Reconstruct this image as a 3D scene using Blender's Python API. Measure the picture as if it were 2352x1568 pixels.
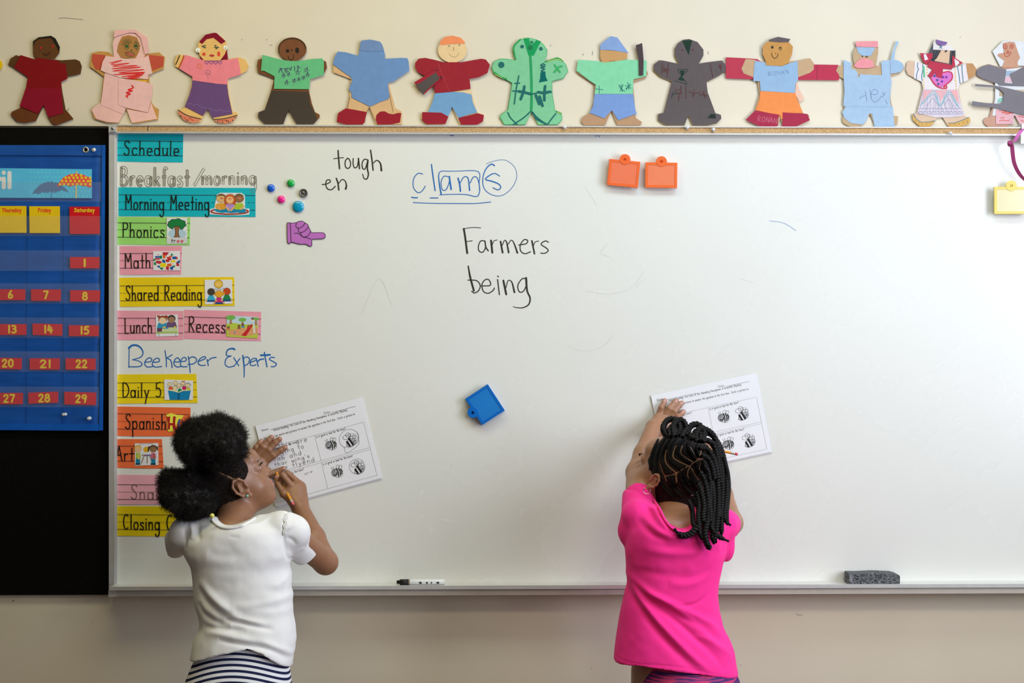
import bpy, math, random
import numpy as np
from mathutils import Vector, Matrix
random.seed(7); np.random.seed(7)
for _o in list(bpy.data.objects): bpy.data.objects.remove(_o)
S = bpy.context.scene
COL = S.collection
R = math.radians
# ------------------------------------------------------------------ camera
D = 3.2; ZC = 1.5; YAW = 0.016; FPX = D / 0.00115
FW = (math.sin(YAW), math.cos(YAW)); RT = (math.cos(YAW), -math.sin(YAW))
cam = bpy.data.cameras.new('camera'); camo = bpy.data.objects.new('camera', cam); COL.objects.link(camo)
cam.sensor_width = 36; cam.lens = FPX / 2352 * 36
camo.location = (0, -D, ZC); camo.rotation_euler = (R(90), 0, -YAW)
S.camera = camo
# ------------------------------------------------------------------ world, light, exposure
S.view_settings.view_transform = 'Standard'; S.view_settings.look = 'None'
S.view_settings.gamma = 1; S.view_settings.use_curve_mapping = False
S.view_settings.exposure = 0.0
w = bpy.data.worlds.new('world'); S.world = w; w.use_nodes = True
w.node_tree.nodes['Background'].inputs[0].default_value = (0.62, 0.75, 1.0, 1)
w.node_tree.nodes['Background'].inputs[1].default_value = 1.0
def area(name, loc, rot, sx, sy, power, color):
    l = bpy.data.lights.new(name, 'AREA'); l.shape = 'RECTANGLE'; l.size = sx; l.size_y = sy
    l.energy = power; l.color = color
    o = bpy.data.objects.new(name, l); COL.objects.link(o); o.location = loc; o.rotation_euler = rot
    return o
XR, XL, YF, ZT = 2.35, -4.6, -6.9, 3.1        # room: right wall, left wall, wall behind the camera, ceiling
WIN = [(-2.3, -0.95), (-4.1, -2.75), (-5.9, -4.55)]   # y extents of the three windows in the right wall
WZ = (0.95, 2.85)
WPOW = [(61, 64.5, 76), (19, 20.5, 23), (9, 10, 12)]          # daylight through each window, per channel
CPOW = [((-.7, -1.0), (14, 12.8, 7)), ((.8, -1.0), (10.5, 14, 18)), ((1.0, -2.5), (25.5, 22, 15))]   # ceiling panels
for i, (a, b) in enumerate(WIN):
    pw = max(WPOW[i])
    area('window_daylight', (XR + 0.12, (a+b)/2, (WZ[0]+WZ[1])/2), (0, R(90), 0), WZ[1]-WZ[0]-0.1, b-a-0.08, pw, tuple(c/pw for c in WPOW[i]))
for (x, y), c in CPOW:
    pw = max(c); area('ceiling_panel_light', (x, y, ZT-0.06), (0, 0, 0), 1.1, 0.45, pw, tuple(v/pw for v in c))

# ------------------------------------------------------------------ helpers
def W(px, py, d):
    """pixel of the 2352x1568 frame -> world point on the plane at distance d in front of the wall"""
    u = (px - 1176) / FPX; v = (784 - py) / FPX
    dx = FW[0] + u*RT[0]; dy = FW[1] + u*RT[1]
    t = (D - d) / dy
    return (dx*t, -d, ZC + v*t)
def WA(P, d):
    P = np.asarray(P, float)
    u = (P[:, 0]-1176)/FPX; v = (784-P[:, 1])/FPX
    t = (D-d)/(FW[1]+u*RT[1])
    return np.stack([(FW[0]+u*RT[0])*t, -d+0*t, ZC+v*t], 1)
def lin(c): return tuple((x/12.92 if x <= .04045 else ((x+.055)/1.055)**2.4) for x in (v/255 for v in c))
def expo(px):
    """light level of the wall at column px, per channel, so that colours read off the photograph become own colours"""
    k = float(np.interp(px, [0, 350, 700, 1200, 1700, 2300], [.58, .68, .76, .88, 1.05, 1.25]))
    t = min(1, max(0, px/2000))
    return (k*(1.03-.03*t), k, k*(.88+.12*t))
def hue(px, r, g, b, k=1.0):
    c = [x/(q*k) for x, q in zip(lin((r, g, b)), expo(px))]; m_ = max(1, max(c)/.86); return tuple(x/m_ for x in c)
MATS = {}
def mat(key, rgb, rough=.8, var=.06, scale=30, bump=0, metal=0, coat=0, spec=.3, vcol=False, sheen=0, alpha=1, sss=0, fn=None):
    k = (key, tuple(round(x, 3) for x in rgb), rough, metal)
    if k in MATS: return MATS[k]
    m = bpy.data.materials.new(key); m.use_nodes = True
    nt = m.node_tree; N = nt.nodes; L = nt.links; b = N['Principled BSDF']
    b.inputs['Roughness'].default_value = rough; b.inputs['Metallic'].default_value = metal
    b.inputs['Specular IOR Level'].default_value = spec
    b.inputs['Coat Weight'].default_value = coat; b.inputs['Coat Roughness'].default_value = .15
    b.inputs['Sheen Weight'].default_value = sheen
    b.inputs['Alpha'].default_value = alpha
    if sss: b.inputs['Subsurface Weight'].default_value = sss; b.inputs['Subsurface Scale'].default_value = .01; b.inputs['Subsurface Radius'].default_value = (1, .35, .2)
    tc = N.new('ShaderNodeTexCoord'); no = N.new('ShaderNodeTexNoise'); no.inputs['Scale'].default_value = scale
    no.inputs['Detail'].default_value = 5
    L.new(tc.outputs['Object'], no.inputs['Vector'])
    mr = N.new('ShaderNodeMapRange'); mr.inputs['To Min'].default_value = 1-var; mr.inputs['To Max'].default_value = 1+var
    mr.inputs['From Min'].default_value = .3; mr.inputs['From Max'].default_value = .7
    L.new(no.outputs['Fac'], mr.inputs['Value'])
    mx = N.new('ShaderNodeMix'); mx.data_type = 'RGBA'; mx.blend_type = 'MULTIPLY'; mx.inputs[0].default_value = 1
    mx.inputs[6].default_value = (*rgb, 1)
    if vcol:
        va = N.new('ShaderNodeVertexColor'); va.layer_name = 'tint'
        L.new(va.outputs['Color'], mx.inputs[6])
    L.new(mr.outputs['Result'], mx.inputs[7]); L.new(mx.outputs[2], b.inputs['Base Color'])
    if bump:
        bp = N.new('ShaderNodeBump'); bp.inputs['Strength'].default_value = bump; bp.inputs['Distance'].default_value = .001
        n2 = N.new('ShaderNodeTexNoise'); n2.inputs['Scale'].default_value = scale*8
        L.new(tc.outputs['Object'], n2.inputs['Vector']); L.new(n2.outputs['Fac'], bp.inputs['Height']); L.new(bp.outputs['Normal'], b.inputs['Normal'])
    if fn: fn(m, N, L, b, mx, tc)
    MATS[k] = m; return m
ORG = {}
def tag(o, label=None, cat=None, group=None, kind=None):
    if label: o['label'] = label
    if cat: o['category'] = cat
    if group: o['group'] = group
    if kind: o['kind'] = kind
    return o
def thing(name, label, cat, loc, group=None):
    o = bpy.data.objects.new(name, None); COL.objects.link(o); o.location = loc; o.empty_display_size = .05
    ORG[o.name] = np.array(loc, float)
    return tag(o, label, cat, group)
def mk(name, V, F, m, parent=None, smooth=False, label=None, tint=None):
    V = np.asarray(V, float)
    if parent is not None: org = ORG[parent.name]
    else: org = (V.min(0)+V.max(0))/2
    me = bpy.data.meshes.new(name); me.from_pydata((V-org).tolist(), [], F if isinstance(F, list) else F.tolist())
    if smooth: me.shade_smooth()
    for x in (m if isinstance(m, (list, tuple)) else [m]): me.materials.append(x)
    if tint is not None:
        a = me.color_attributes.new('tint', 'FLOAT_COLOR', 'POINT')
        a.data.foreach_set('color', np.c_[tint, np.ones(len(tint))].astype(np.float32).ravel())
    me.update()
    o = bpy.data.objects.new(name, me); COL.objects.link(o)
    if parent is not None: o.parent = parent
    else: o.location = org
    ORG[o.name] = org
    if label: o['label'] = label
    return o
class MB:
    """collects pieces into one mesh"""
    def __init__(s): s.V = []; s.F = []; s.n = 0
    def add(s, V, F):
        V = np.asarray(V, float); s.V.append(V); s.F += [[i+s.n for i in f] for f in F]; s.n += len(V); return s
    def box(s, a, b, bev=0):
        a = np.minimum(a, b); b = np.maximum(a, b) if bev == 0 else b
        return s.add([[x, y, z] for x in (a[0], b[0]) for y in (a[1], b[1]) for z in (a[2], b[2])],
                     [[0, 1, 3, 2], [4, 6, 7, 5], [0, 4, 5, 1], [2, 3, 7, 6], [0, 2, 6, 4], [1, 5, 7, 3]])
    def cyl(s, p, q, r, r2=None, n=20, caps=True):
        p = np.array(p, float); q = np.array(q, float); r2 = r if r2 is None else r2
        d = q-p; d /= np.linalg.norm(d); a = np.cross(d, [0, 0, 1.]) if abs(d[2]) < .9 else np.cross(d, [1., 0, 0]); a /= np.linalg.norm(a); b = np.cross(d, a)
        V = []
        for c, rr in ((p, r), (q, r2)):
            for i in range(n):
                t = 2*math.pi*i/n; V.append(c + rr*(math.cos(t)*a+math.sin(t)*b))
        F = [[i, (i+1) % n, n+(i+1) % n, n+i] for i in range(n)]
        if caps: F += [list(range(n))[::-1], list(range(n, 2*n))]
        return s.add(V, F)
    def lathe(s, c, axis, prof, n=32):
        c = np.array(c, float); d = np.array(axis, float); d /= np.linalg.norm(d)
        a = np.cross(d, [0, 0, 1.]) if abs(d[2]) < .9 else np.cross(d, [1., 0, 0]); a /= np.linalg.norm(a); b = np.cross(d, a)
        V = []; F = []
        for r, h in prof:
            for i in range(n):
                t = 2*math.pi*i/n; V.append(c+d*h+max(r, 1e-5)*(math.cos(t)*a+math.sin(t)*b))
        for k in range(len(prof)-1):
            for i in range(n): F.append([k*n+i, k*n+(i+1) % n, (k+1)*n+(i+1) % n, (k+1)*n+i])
        F.append(list(range(n))[::-1]); F.append([(len(prof)-1)*n+i for i in range(n)])
        return s.add(V, F)
    def tube(s, P, r, n=8, closed=False):
        P = np.asarray(P, float); m = len(P); rr = np.full(m, r) if np.isscalar(r) else np.asarray(r)
        T = np.gradient(P, axis=0); T /= np.linalg.norm(T, axis=1)[:, None]+1e-12
        a = np.cross(T[0], [0, 0, 1.]);
        if np.linalg.norm(a) < .1: a = np.cross(T[0], [1., 0, 0])
        V = []
        for i in range(m):
            a = a-T[i]*np.dot(a, T[i]); a /= np.linalg.norm(a)+1e-12; b = np.cross(T[i], a)
            for k in range(n):
                t = 2*math.pi*k/n; V.append(P[i]+rr[i]*(math.cos(t)*a+math.sin(t)*b))
        F = [[i*n+k, i*n+(k+1) % n, (i+1)*n+(k+1) % n, (i+1)*n+k] for i in range(m-1) for k in range(n)]
        F += [list(range(n))[::-1], [(m-1)*n+k for k in range(n)]]
        return s.add(V, F)
    def make(s, name, m, parent=None, smooth=False, label=None):
        return mk(name, np.concatenate(s.V), s.F, m, parent, smooth, label)
def slab_geo(P, d, th):
    """flat shape with outline P (pixels), front face at distance d from the wall, thickness th"""
    P = np.asarray(P, float)
    A = 0.5*np.sum(P[:, 0]*np.roll(P[:, 1], -1)-np.roll(P[:, 0], -1)*P[:, 1])
    if A > 0: P = P[::-1]
    n = len(P); V = np.r_[WA(P, d), WA(P, d)+np.array([0, th, 0])]
    F = [list(range(n)), list(range(n, 2*n))[::-1]] + [[i, i+n, (i+1) % n+n, (i+1) % n] for i in range(n)]
    return V, F
def paper(name, P, d, m, parent=None, th=.0006, label=None):
    V, F = slab_geo(P, d, th); return mk(name, V, F, m, parent, False, label)
def catmull(P, k=6):
    P = np.asarray(P, float)
    if len(P) < 3: return P
    Q = np.r_[[2*P[0]-P[1]], P, [2*P[-1]-P[-2]]]; out = []
    t = np.linspace(0, 1, k, endpoint=False)[:, None]
    for i in range(1, len(Q)-2):
        a, b, c, e = Q[i-1], Q[i], Q[i+1], Q[i+2]
        out.append(.5*(2*b+(c-a)*t+(2*a-5*b+4*c-e)*t**2+(3*b-a-3*c+e)*t**3))
    out.append(P[-1:]); return np.concatenate(out)
def ribbon(mb, P, w, d, cap=5):
    P = np.asarray(P, float)
    if len(P) > 1:
        keep = np.r_[True, np.linalg.norm(np.diff(P, axis=0), axis=1) > 1e-3]; P = P[keep]
    if len(P) == 1: P = np.r_[P, P+[[.01, 0]]]
    ww = np.broadcast_to(np.asarray(w, float), (len(P),)) if np.ndim(w) == 0 else np.interp(np.linspace(0, 1, len(P)), np.linspace(0, 1, len(w)), w)
    T = np.gradient(P, axis=0); T /= np.linalg.norm(T, axis=1)[:, None]+1e-9
    Nn = np.c_[-T[:, 1], T[:, 0]]*(ww/2)[:, None]
    n = len(P); L = P+Nn; Rr = P-Nn
    a0 = math.atan2(Nn[0, 1], Nn[0, 0]); a1 = math.atan2(Nn[-1, 1], Nn[-1, 0])
    c0 = [P[0]+ww[0]/2*np.array([math.cos(a0+math.pi*i/cap), math.sin(a0+math.pi*i/cap)]) for i in range(1, cap)]
    c1 = [P[-1]+ww[-1]/2*np.array([math.cos(a1-math.pi*i/cap), math.sin(a1-math.pi*i/cap)]) for i in range(1, cap)]
    V = np.r_[L, Rr, c0, c1]; dz = np.linspace(0, 4.5e-5, n); d = d+np.r_[dz, dz, np.zeros(len(c0)), np.full(len(c1), dz[-1])]
    F = [[i, i+1, n+i+1, n+i] for i in range(n-1)]
    F.append([0]+[n]+[2*n+i for i in range(cap-2, -1, -1)])
    F.append([n-1]+[2*n+cap-1+i for i in range(cap-1)]+[2*n-1])
    mb.add(WA(V, d), F)
def strokes(name, SS, w, d, m, parent, sm=True, label=None):
    mb = MB()
    for i, s in enumerate(SS): ribbon(mb, catmull(s) if sm and len(s) > 2 else s, w, d+6e-6*(i % 40))
    return mb.make(name, m, parent, label=label)
def T(ox, oy, s, P): return [(ox+x/s, oy+y/s) for x, y in P]
def ell(cx, cy, rx, ry=None, n=24, a0=0, a1=360, rot=0):
    ry = rx if ry is None else ry; out = []
    for i in range(n + (0 if a1-a0 == 360 else 1)):
        t = R(a0+(a1-a0)*i/n); x = rx*math.cos(t); y = ry*math.sin(t)
        out.append((cx+x*math.cos(rot)-y*math.sin(rot), cy+x*math.sin(rot)+y*math.cos(rot)))
    return out
# ------------------------------------------------------------------ one-line letters (x height 1, capitals 2, y up)
def A(cx, cy, rx, ry, a0, a1, n=12):
    return [(cx+rx*math.cos(R(a0+(a1-a0)*i/n)), cy+ry*math.sin(R(a0+(a1-a0)*i/n))) for i in range(n+1)]
OV = A(.42, .5, .36, .5, 40, 400)
HU = lambda x: [(x, .55), (x+.15, .9), (x+.38, 1.), (x+.56, .8), (x+.6, .45), (x+.6, 0)]
G = {
 'a': (1.0, [OV, [(.8, 1), (.8, 0)]]), 'b': (1.0, [[(.1, 2), (.1, 0)], A(.46, .5, .36, .5, 140, 500)]),
 'c': (.9, [A(.46, .5, .38, .5, 45, 315)]), 'd': (1.0, [OV, [(.8, 2), (.8, 0)]]),
 'e': (.95, [[(.1, .5), (.78, .52)], A(.45, .5, .36, .5, 3, 305)]),
 'f': (.7, [[(.7, 1.8), (.5, 2), (.34, 1.75), (.33, 1.), (.33, 0)], [(.05, 1), (.62, 1)]]),
 'g': (1.0, [OV, [(.8, 1), (.81, .2), (.8, -.55), (.6, -.9), (.3, -.85), (.15, -.6)]]),
 'h': (.92, [[(.1, 2), (.1, 0)], HU(.1)]), 'i': (.36, [[(.12, 1), (.12, 0)], [(.12, 1.36), (.13, 1.42)]]),
 'k': (.85, [[(.1, 2), (.1, 0)], [(.68, 1), (.1, .42)], [(.26, .56), (.74, 0)]]), 'l': (.36, [[(.12, 2), (.12, 0)]]),
 'm': (1.45, [[(.1, 1), (.1, 0)], HU(.1), HU(.68)]), 'n': (.92, [[(.1, 1), (.1, 0)], HU(.1)]),
 'o': (.95, [A(.44, .5, .36, .5, 90, 450)]), 'p': (1.0, [[(.1, 1), (.1, -1)], A(.46, .5, .36, .5, 140, 500)]),
 'q': (1.0, [OV, [(.8, 1), (.8, -1)]]), 'r': (.7, [[(.1, 1), (.1, 0)], [(.1, .55), (.22, .88), (.42, 1), (.6, .92)]]),
 's': (.8, [[(.64, .84), (.42, 1), (.16, .86), (.18, .62), (.45, .48), (.64, .3), (.56, .06), (.3, 0), (.08, .16)]]),
 't': (.7, [[(.34, 1.75), (.34, 0)], [(.05, 1), (.64, 1)]]),
 'u': (.92, [[(.1, 1), (.1, .35), (.22, .06), (.45, 0), (.66, .2), (.72, .5)], [(.74, 1), (.74, 0)]]),
 'v': (.8, [[(.06, 1), (.38, 0)], [(.38, 0), (.7, 1)]]), 'w': (1.15, [[(.06, 1), (.3, 0)], [(.3, 0), (.54, .9)], [(.54, .9), (.8, 0)], [(.8, 0), (1.04, 1)]]),
 'x': (.8, [[(.08, 1), (.7, 0)], [(.7, 1), (.08, 0)]]), 'y': (.85, [[(.08, 1), (.42, .05)], [(.78, 1), (.42, .0), (.2, -.9)]]),
 'z': (.8, [[(.08, 1), (.7, 1)], [(.7, 1), (.08, 0)], [(.08, 0), (.72, 0)]]),
 'A': (1.1, [[(.05, 0), (.5, 2)], [(.5, 2), (.98, 0)], [(.22, .8), (.8, .8)]]),
 'B': (1.1, [[(.1, 2), (.1, 0)], [(.1, 2), (.6, 1.95), (.8, 1.6), (.6, 1.15), (.1, 1.05)], [(.1, 1.05), (.7, 1), (.95, .55), (.7, .08), (.1, 0)]]),
 'C': (1.1, [A(.55, 1, .46, 1, 50, 310)]), 'D': (1.15, [[(.1, 2), (.1, 0)], [(.1, 2), (.6, 1.9), (.98, 1.4), (1.0, .7), (.65, .12), (.1, 0)]]),
 'E': (1.0, [[(.1, 2), (.1, 0)], [(.1, 2), (.85, 2)], [(.1, 1.05), (.7, 1.05)], [(.1, 0), (.88, 0)]]),
 'F': (.95, [[(.1, 2), (.1, 0)], [(.1, 2), (.85, 2)], [(.1, 1.05), (.7, 1.05)]]),
 'H': (1.1, [[(.1, 2), (.1, 0)], [(.95, 2), (.95, 0)], [(.1, 1), (.95, 1)]]), 'I': (.4, [[(.15, 2), (.15, 0)]]),
 'K': (1.0, [[(.1, 2), (.1, 0)], [(.85, 2), (.1, .95)], [(.3, 1.15), (.9, 0)]]), 'L': (.85, [[(.1, 2), (.1, 0)], [(.1, 0), (.75, 0)]]),
 'M': (1.3, [[(.1, 0), (.14, 2)], [(.14, 2), (.6, .85)], [(.6, .85), (1.04, 2)], [(1.04, 2), (1.12, 0)]]),
 'N': (1.15, [[(.1, 0), (.1, 2)], [(.1, 2), (1., 0)], [(1., 0), (1., 2)]]),
 'O': (1.2, [A(.58, 1, .48, 1, 90, 450)]), 'P': (1.0, [[(.1, 2), (.1, 0)], [(.1, 1.95), (.6, 1.95), (.84, 1.55), (.65, 1.1), (.1, .98)]]),
 'R': (1.05, [[(.1, 2), (.1, 0)], [(.1, 1.95), (.6, 2.), (.84, 1.6), (.65, 1.15), (.1, 1.0)], [(.3, 1.), (.92, 0)]]),
 'S': (1.05, [[(.88, 1.72), (.6, 2), (.24, 1.85), (.2, 1.45), (.5, 1.12), (.8, .75), (.78, .25), (.45, 0), (.08, .3)]]),
 'T': (1.1, [[(.05, 2), (1., 2)], [(.52, 2), (.52, 0)]]), 'W': (1.5, [[(.05, 2), (.4, 0)], [(.4, 0), (.75, 1.7)], [(.75, 1.7), (1.1, 0)], [(1.1, 0), (1.45, 2)]]), 'U': (1.1, [[(.1, 2), (.1, .7), (.3, .1), (.6, 0), (.88, .25), (.95, .8), (.95, 2)]]), 'V': (1.0, [[(.05, 2), (.5, 0)], [(.5, 0), (.95, 2)]]),
 '0': (1.0, [A(.5, 1, .4, 1, 90, 450)]), '1': (.5, [[(.25, 2), (.25, 0)]]),
 '2': (1.0, [[(.12, 1.55), (.3, 1.92), (.6, 1.95), (.82, 1.6), (.7, 1.1), (.12, .03)], [(.12, 0), (.86, 0)]]),
 '3': (1.0, [[(.12, 1.85), (.5, 2), (.8, 1.6), (.62, 1.15), (.4, 1.08)], [(.4, 1.08), (.8, .85), (.84, .35), (.5, 0), (.12, .15)]]),
 '4': (1.05, [[(.3, 2), (.12, .7)], [(.12, .7), (.95, .7)], [(.7, 1.5), (.7, 0)]]),
 '5': (1.0, [[(.85, 2), (.2, 1.92)], [(.2, 1.92), (.16, 1.15)], [(.16, 1.15), (.5, 1.25), (.82, .95), (.82, .35), (.5, 0), (.12, .15)]]),
 '6': (1.0, [[(.65, 2), (.3, 1.3), (.12, .7), (.2, .15), (.5, 0), (.82, .25), (.82, .7), (.5, .98), (.2, .75)]]),
 '7': (.95, [[(.08, 2), (.84, 2)], [(.84, 2), (.35, 0)]]),
 '8': (1.0, [A(.5, 1.52, .32, .46, -90, 270), A(.5, .53, .39, .53, 90, 450)]),
 '9': (1.0, [[(.82, 1.4), (.5, 1.02), (.18, 1.25), (.16, 1.7), (.5, 2), (.82, 1.8), (.84, 1.3), (.6, .0)]]),
 ':': (.35, [[(.12, .2), (.12, .24)], [(.12, .85), (.12, .89)]]), '.': (.35, [[(.12, .02), (.13, .03)]]), "'": (.3, [[(.12, 2), (.1, 1.6)]]),
 '?': (.9, [[(.1, 1.6), (.4, 2), (.72, 1.6), (.4, 1.05), (.4, .6)], [(.4, .05), (.41, .06)]]), '/': (.9, [[(.05, -.1), (.8, 2.1)]]),
 '_': (1.0, [[(0, -.05), (1.0, -.05)]]), ' ': (.7, [])}
SHARP = set('AEFHIKLMNTVW14/')
def text_strokes(txt, p0, p1, xh, asc=2.0, jit=0.0, fit=True, gap=.22):
    """strokes in pixels for txt along the baseline p0 -> p1"""
    tot = sum(G[c][0]+gap for c in txt)-gap
    dx, dy = p1[0]-p0[0], p1[1]-p0[1]; ln = math.hypot(dx, dy); ex = (dx/ln, dy/ln); ey = (ex[1], -ex[0])
    kx = ln/tot if fit else xh; out = []; cur = 0
    rng = random.Random(len(txt)*7+int(p0[0]))
    for c in txt:
        adv, ss = G[c]; jy = rng.uniform(-jit, jit)*xh; jr = rng.uniform(-jit, jit)*.5
        for s in ss:
            P = []
            for x, y in s:
                if y > 1: y = 1+(y-1)*(asc-1)
                a = (cur+x)*kx + jr*y*xh; b = y*xh+jy
                P.append((p0[0]+ex[0]*a+ey[0]*b, p0[1]+ex[1]*a+ey[1]*b))
            out.append((P, c in SHARP or len(P) < 3))
        cur += adv+gap
    return out
def write(name, txt, p0, p1, xh, w, d, m, parent, asc=2.0, jit=.0, label=None, gap=.22, fit=True):
    mb = MB()
    for i, (P, sh) in enumerate(text_strokes(txt, p0, p1, xh, asc, jit, fit, gap)):
        ribbon(mb, P if sh else catmull(P, 3), w, d+5e-6*(i % 30), 4)
    return mb.make(name, m, parent, label=label)
# ================================================================== the room
def struct(name, mb, m, parent=None):
    o = mb.make(name, m, parent)
    if parent is None: o['kind'] = 'structure'
    return o
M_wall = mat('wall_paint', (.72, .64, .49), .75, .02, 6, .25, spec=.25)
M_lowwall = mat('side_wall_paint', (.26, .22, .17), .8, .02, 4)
M_ceil = mat('ceiling_paint', (.6, .58, .52), .9, .02, 4)
M_floor = mat('floor_vinyl', (.12, .08, .06), .45, .1, 3)
M_white = mat('window_white', (.8, .8, .78), .5, .02, 5)
struct('wall_back', MB().box((XL, 0, 0), (XR, .12, ZT)), M_wall)
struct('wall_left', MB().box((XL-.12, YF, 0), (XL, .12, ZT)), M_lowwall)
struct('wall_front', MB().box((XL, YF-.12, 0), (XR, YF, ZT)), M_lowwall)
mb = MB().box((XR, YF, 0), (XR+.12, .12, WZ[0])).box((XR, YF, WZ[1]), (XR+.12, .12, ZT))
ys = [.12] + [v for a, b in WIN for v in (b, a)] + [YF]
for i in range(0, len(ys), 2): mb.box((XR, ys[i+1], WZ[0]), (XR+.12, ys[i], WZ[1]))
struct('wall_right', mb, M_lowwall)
struct('floor', MB().box((XL, YF, -.08), (XR, .12, 0)), M_floor)
struct('ceiling', MB().box((XL, YF, ZT), (XR, .12, ZT+.08)), M_ceil)
for i, (a, b) in enumerate(WIN):
    mb = MB(); x0, x1 = XR+.0, XR+.05
    mb.box((x0, a, WZ[0]), (x1, a+.05, WZ[1])).box((x0, b-.05, WZ[0]), (x1, b, WZ[1])).box((x0, a, WZ[0]), (x1, b, WZ[0]+.05)).box((x0, a, WZ[1]-.05), (x1, b, WZ[1]))
    mb.box((x0+.01, (a+b)/2-.02, WZ[0]), (x1-.01, (a+b)/2+.02, WZ[1]))
    struct('window_%d' % (i+1), mb, M_white)
for i, ((x, y), c) in enumerate(CPOW):
    mb = MB().box((x-.62, y-.34, ZT-.04), (x+.62, y-.3, ZT)).box((x-.62, y+.3, ZT-.04), (x+.62, y+.34, ZT)).box((x-.62, y-.3, ZT-.04), (x-.58, y+.3, ZT)).box((x+.58, y-.3, ZT-.04), (x+.62, y+.3, ZT))
    o = mb.make('ceiling_light', M_white); tag(o, ['warm white ceiling light panel above the middle of the whiteboard', 'cool ceiling light panel above the right part of the whiteboard', 'ceiling light panel farther from the whiteboard wall'][i], 'ceiling light', 'ceiling light panels')
# little scuffs and pencil nicks on the painted wall
M_scuff = mat('scuff_grey', (.35, .32, .27), .9)
SC = [[(555, 90), (556, 92)], [(613, 90), (613, 92)], [(1339, 123), (1340, 127)], [(1361, 118), (1361, 126)], [(1626, 118), (1627, 124)], [(1265, 103), (1265, 106)], [(2205, 85), (2206, 86)],
      [(135, 42), (150, 41), (190, 45)], [(620, 104), (625, 103)], [(1700, 1527), (1702, 1527)], [(325, 1378), (326, 1378)], [(213, 1430), (214, 1430)], [(1357, 1535), (1359, 1535)], [(1830, 1410), (1835, 1412), (1842, 1412)]]
strokes('scuff_mark', SC, 1.6, .0004, M_scuff, bpy.data.objects['wall_back'])
strokes('scuff_mark', [[(29, 1380), (32, 1378)]], 2, .0004, mat('scuff_red', (.35, .08, .04)), bpy.data.objects['wall_back'])

# ================================================================== black display board on the left
def qbox(mb, x0, y0, x1, y1, d0, d1):
    """upright box between pixel corners taken on its front plane d1, back at d0"""
    a = list(W(x0, y1, d1)); b = list(W(x1, y0, d1)); q = max(x0, 0) if x1-x0 > 900 else None
    if q is not None: a[2] = W(q, y1, d1)[2]; b[2] = W(q, y0, d1)[2]
    return mb.box((a[0], -d1, a[2]), (b[0], -d0, b[2]))
M_black = mat('black_felt', (.0042, .0038, .0032), .95, .3, 200, .3, spec=.08)
M_blackedge = mat('black_edge', (.02, .018, .015), .7)
bb = thing('display_board', 'black felt display board left of the whiteboard, behind the blue calendar', 'display board', W(0, 830, 0.005))
qbox(MB(), -480, 292, 249, 1368, .0005, .012).make('panel', M_black, bb)
qbox(MB(), -480, 289.5, 249.5, 292.5, .0005, .014).make('top_edge', M_blackedge, bb)

# ================================================================== whiteboard
PF = .012
M_alu = mat('aluminium', (.64, .63, .61), .38, .04, 40, metal=.35, spec=.5)
M_aluL = mat('aluminium_lip', (.70, .69, .66), .3, .04, 40, metal=.3, spec=.5)
def wb_fn(m, N, L, b, mx, tc):
    # faint smears of wiped marker
    no = N.new('ShaderNodeTexNoise'); no.inputs['Scale'].default_value = 2.2; no.inputs['Detail'].default_value = 8; no.inputs['Distortion'].default_value = 2.5
    L.new(tc.outputs['Object'], no.inputs['Vector'])
    cr = N.new('ShaderNodeMapRange'); cr.inputs['From Min'].default_value = .35; cr.inputs['From Max'].default_value = .75; cr.inputs['To Min'].default_value = .265; cr.inputs['To Max'].default_value = .285
    L.new(no.outputs['Fac'], cr.inputs['Value']); L.new(cr.outputs['Result'], b.inputs['Roughness'])
M_wb = mat('whiteboard_enamel', (.80, .80, .735), .36, .012, 3, spec=.5, fn=wb_fn)
wb = thing('whiteboard', 'large wall-mounted whiteboard with cork rail above and marker tray below', 'whiteboard', W(1400, 830, 0))
qbox(MB(), 262, 303, 2760, 1340, 0, PF).make('writing_surface', M_wb, wb)
mb = MB(); qbox(mb, 250, 303, 263, 1368, 0, .026); qbox(mb, 263, 303, 268, 1352, 0, .02)
mb.make('side_frame', M_alu, wb)
rail = MB(); qbox(rail, 252, 286, 2760, 288.6, 0, .03); qbox(rail, 249, 301.6, 2760, 305.6, 0, .03); qbox(rail, 264, 288.6, 2760, 301.6, 0, .016)
rl = rail.make('display_rail', M_alu, wb)
def cork_fn(m, N, L, b, mx, tc):
    v = N.new('ShaderNodeTexVoronoi'); v.inputs['Scale'].default_value = 800; L.new(tc.outputs['Object'], v.inputs['Vector'])
    r = N.new('ShaderNodeValToRGB'); e = r.color_ramp.elements
    e[0].position = .0; e[0].color = (.30, .15, .05, 1); e[1].position = .55; e[1].color = (.62, .38, .17, 1); x = e.new(.9); x.color = (.78, .55, .28, 1)
    L.new(v.outputs['Color'], r.inputs['Fac']); L.new(r.outputs['Color'], mx.inputs[6])
M_cork = mat('cork', (.55, .35, .15), .9, .15, 300, .6, fn=cork_fn)
qbox(MB(), 265.5, 288.8, 2345, 301.4, .014, .027).make('cork_strip', M_cork, wb)
strokes('marker_line', [[(341.5, 289.5), (339.5, 294), (339.5, 301)]], 1.6, .0275, mat('ink_black', (.01, .01, .01), .5), wb)
ec = qbox(MB(), 249.5, 288, 265.5, 302, .0, .034).make('end_cap', M_alu, wb)
c = np.array(W(259, 295, .034)); MB().lathe(c, (0, -1, 0), [(.0045, 0), (.0042, .0012), (.0028, .0018), (0, .002)], 20).make('screw', mat('screw_steel', (.5, .5, .48), .3, metal=.9), ec, True)
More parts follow.
